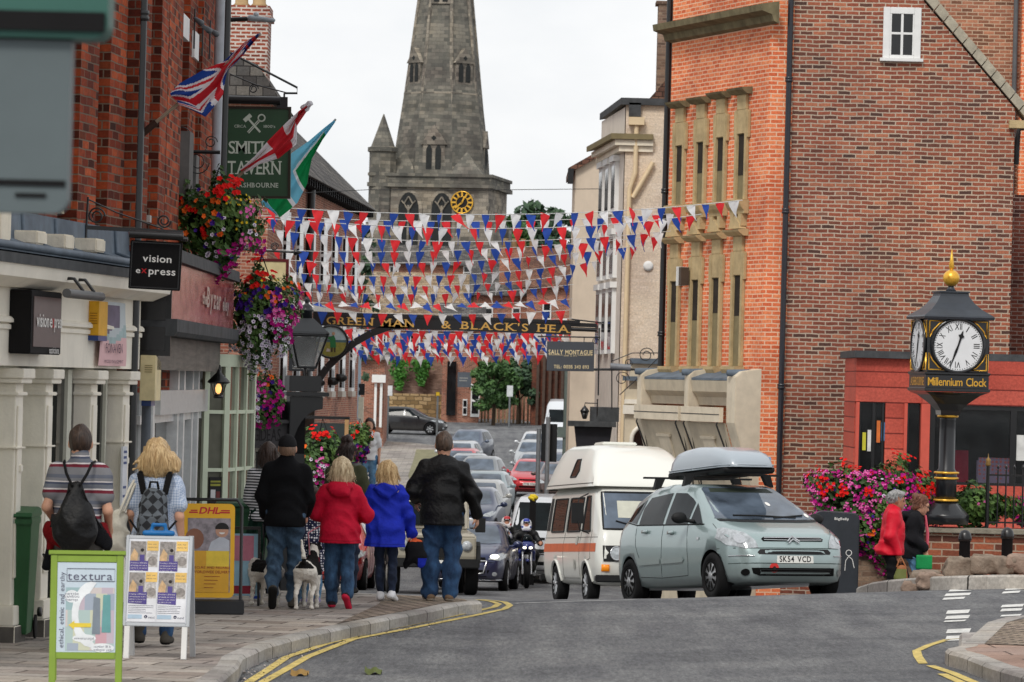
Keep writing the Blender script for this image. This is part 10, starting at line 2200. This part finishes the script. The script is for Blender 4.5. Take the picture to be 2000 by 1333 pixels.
# --- motorcycles and riders --------------------------------------------------------------------------------
def bike(u,y,hd,label,col,helmet,rlabel,lit=True):
 Mx=carM(u,y,hd);Mx=Matrix.Translation(Mx.translation) @ Matrix.Rotation(math.pi+R(hd),4,'Z');rt=empty('motorcycle',Mx,label,'motorcycle')
 for yw in (.70,-.70):
  q=MB();q.lathe([(.22,-.05),(.27,-.06),(.31,-.03),(.315,0),(.31,.03),(.27,.06),(.22,.05)],26,(0,yw,.315),0,'x',ring=True);w_=q.build('wheel',TYRE,rt);q=MB();q.lathe([(.23,-.03),(.2,-.03),(.2,.03),(.23,.03)],22,(0,yw,.315),0,'x',ring=True)
  for k in range(5):q.T=Matrix.Translation((0,yw,.315)) @ Matrix.Rotation(k*1.257,4,'X');q.box(-.02,.02,-.02,.02,0,.21)
  q.build('rim',TRIM,w_)
 bp=paint('bike_'+'_'.join(str(x) for x in col),col,.25,.1);s=SDF();s.ell((0,.62,.92),(.17,.2,.13),.03);s.cap((-.13,.48,.80),(-.16,.1,.50),.07,.06,.05);s.cap((.13,.48,.80),(.16,.1,.50),.07,.06,.05);s.ell((0,.1,.88),(.15,.28,.12),.06);s.cap((0,-.25,.85),(0,-.75,.98),.12,.06,.05);s.cap((-.1,.35,.5),(.1,.35,.5),.12,.12,.06);s.build('fairing',[bp,TRIM],rt,.018,mfn=lambda c:((c[:,2]<.60) | (np.abs(c[:,0])<.05) & (c[:,2]<.86) | (c[:,1]<.0)).astype(int))
 s=SDF().ell((0,.55,1.06),(.13,.14,.13),.02);s.clip((0,0,1.04),(0,0,-1));s.build('windscreen',CGL,rt,.016)
 for e in (-1,1):
  q=MB();q.tube([(e*.09,.55,.8),(e*.09,.70,.32)],.025,7);q.build('fork',CHROME,rt);q=SDF().ell((e*.065,.80,.90),(.045,.03,.03),.0);q.build('headlight',LAMPON if lit else LENS,rt,.012)
  q=MB();q.tube([(e*.1,.42,.98),(e*.34,.36,1.0)],.016,6);q.tube([(e*.16,.6,1.02),(e*.30,.58,1.08)],.01,5);q.cbox((e*.33,.58,1.09),(.11,.03,.06));q.build('handlebar',TRIM,rt)
  q=MB();q.tube([(e*.2,.1,.3),(e*.22,-.6,.42)],.045,8);q.build('exhaust',CHROME,rt)
 q=SDF().cap((0,.45,.60),(0,.95,.62),.06,.05,.02,((1,0,0),.8));q.clip((0,0,.60),(0,0,-1));q.build('mudguard',bp,rt,.016)
 # rider, facing forward along +y
 r=empty('person',Mx.copy(),rlabel,'person');s=SDF();s.ell((0,.05,1.36),(.075,.09,.10),.02);s.cap((0,.03,1.28),(0,.0,1.18),.05,.06,.03);s.cap((0,0,1.16),(0,-.25,.86),.12,.13,.05)
 for e in (-1,1):s.cap((e*.2,.0,1.16),(e*.30,.12,.98),.05,.045,.03);s.cap((e*.30,.12,.98),(e*.31,.36,1.0),.045,.03,.02);hand(s,(e*.31,.34,1.01),(0,1,-.2),(0,-.3,-1),e);s.cap((e*.1,-.25,.85),(e*.22,.15,.72),.08,.06,.03);s.cap((e*.22,.15,.72),(e*.17,-.1,.38),.055,.04,.02)
 s.build('body',SKIN2,r,.014)
 s=SDF();s.cap((0,.0,1.17),(0,-.26,.86),.17,.16,.06,((0,1,0),.8));s.cap((-.17,.0,1.16),(.17,.0,1.16),.09,.09,.05)
 for e in (-1,1):s.cap((e*.20,.0,1.16),(e*.31,.12,.98),.075,.065,.03);s.cap((e*.31,.12,.98),(e*.31,.33,1.0),.062,.045,.02)
 s.disp=wrinkle(.008,9,9,9,int(u));s.build('leather_jacket',M('leather',(17,18,19),.5,nz=.3,bump=.3),r,.015)
 s=SDF()
 for e in (-1,1):s.cap((e*.1,-.25,.85),(e*.23,.16,.72),.10,.08,.05);s.cap((e*.23,.16,.72),(e*.18,-.1,.36),.075,.055,.03)
 s.build('leather_trousers',M('leather',(17,18,19),.5,nz=.3,bump=.3),r,.015)
 for e in (-1,1):q=SDF().cap((e*.18,-.12,.30),(e*.18,.06,.29),.05,.04,.02);q.build('boot',TRIM,r,.014)
 s=SDF();s.ell((0,.04,1.38),(.125,.15,.14),.0);s.cap((-.05,.13,1.29),(.05,.13,1.29),.055,.055,.04);s.cut((0,.19,1.385),(.10,.09,.058));s.cut((0,.04,1.24),(.09,.1,.08));s.build('helmet',[helmet[0],helmet[1]],r,.010,mfn=lambda c:((np.abs(c[:,0])<.07) & (c[:,2]>1.45) | (np.abs(c[:,2]-1.33)<.02) & (np.abs(c[:,0])>.07)).astype(int))
 q=SDF().cap((-.06,.145,1.44),(.06,.145,1.44),.02,.02,.02);q.build('visor',CGL,r,.01)
bike(1035,90.5,3,'blue and black sports motorcycle with lit twin headlights facing the camera',(24,40,110),(M('helmet_white',(220,222,228),.25,nz=.05),M('helmet_blue',(36,56,150),.25)),'rider in a white and blue helmet and black leathers')
bike(997,92.5,2,'second motorcycle mostly hidden behind the dark blue hatchback',(60,60,66),(M('helmet_pale',(210,206,206),.25,nz=.05),M('helmet_red',(170,40,46),.25)),'rider in a white and red helmet behind the dark blue hatchback',False)
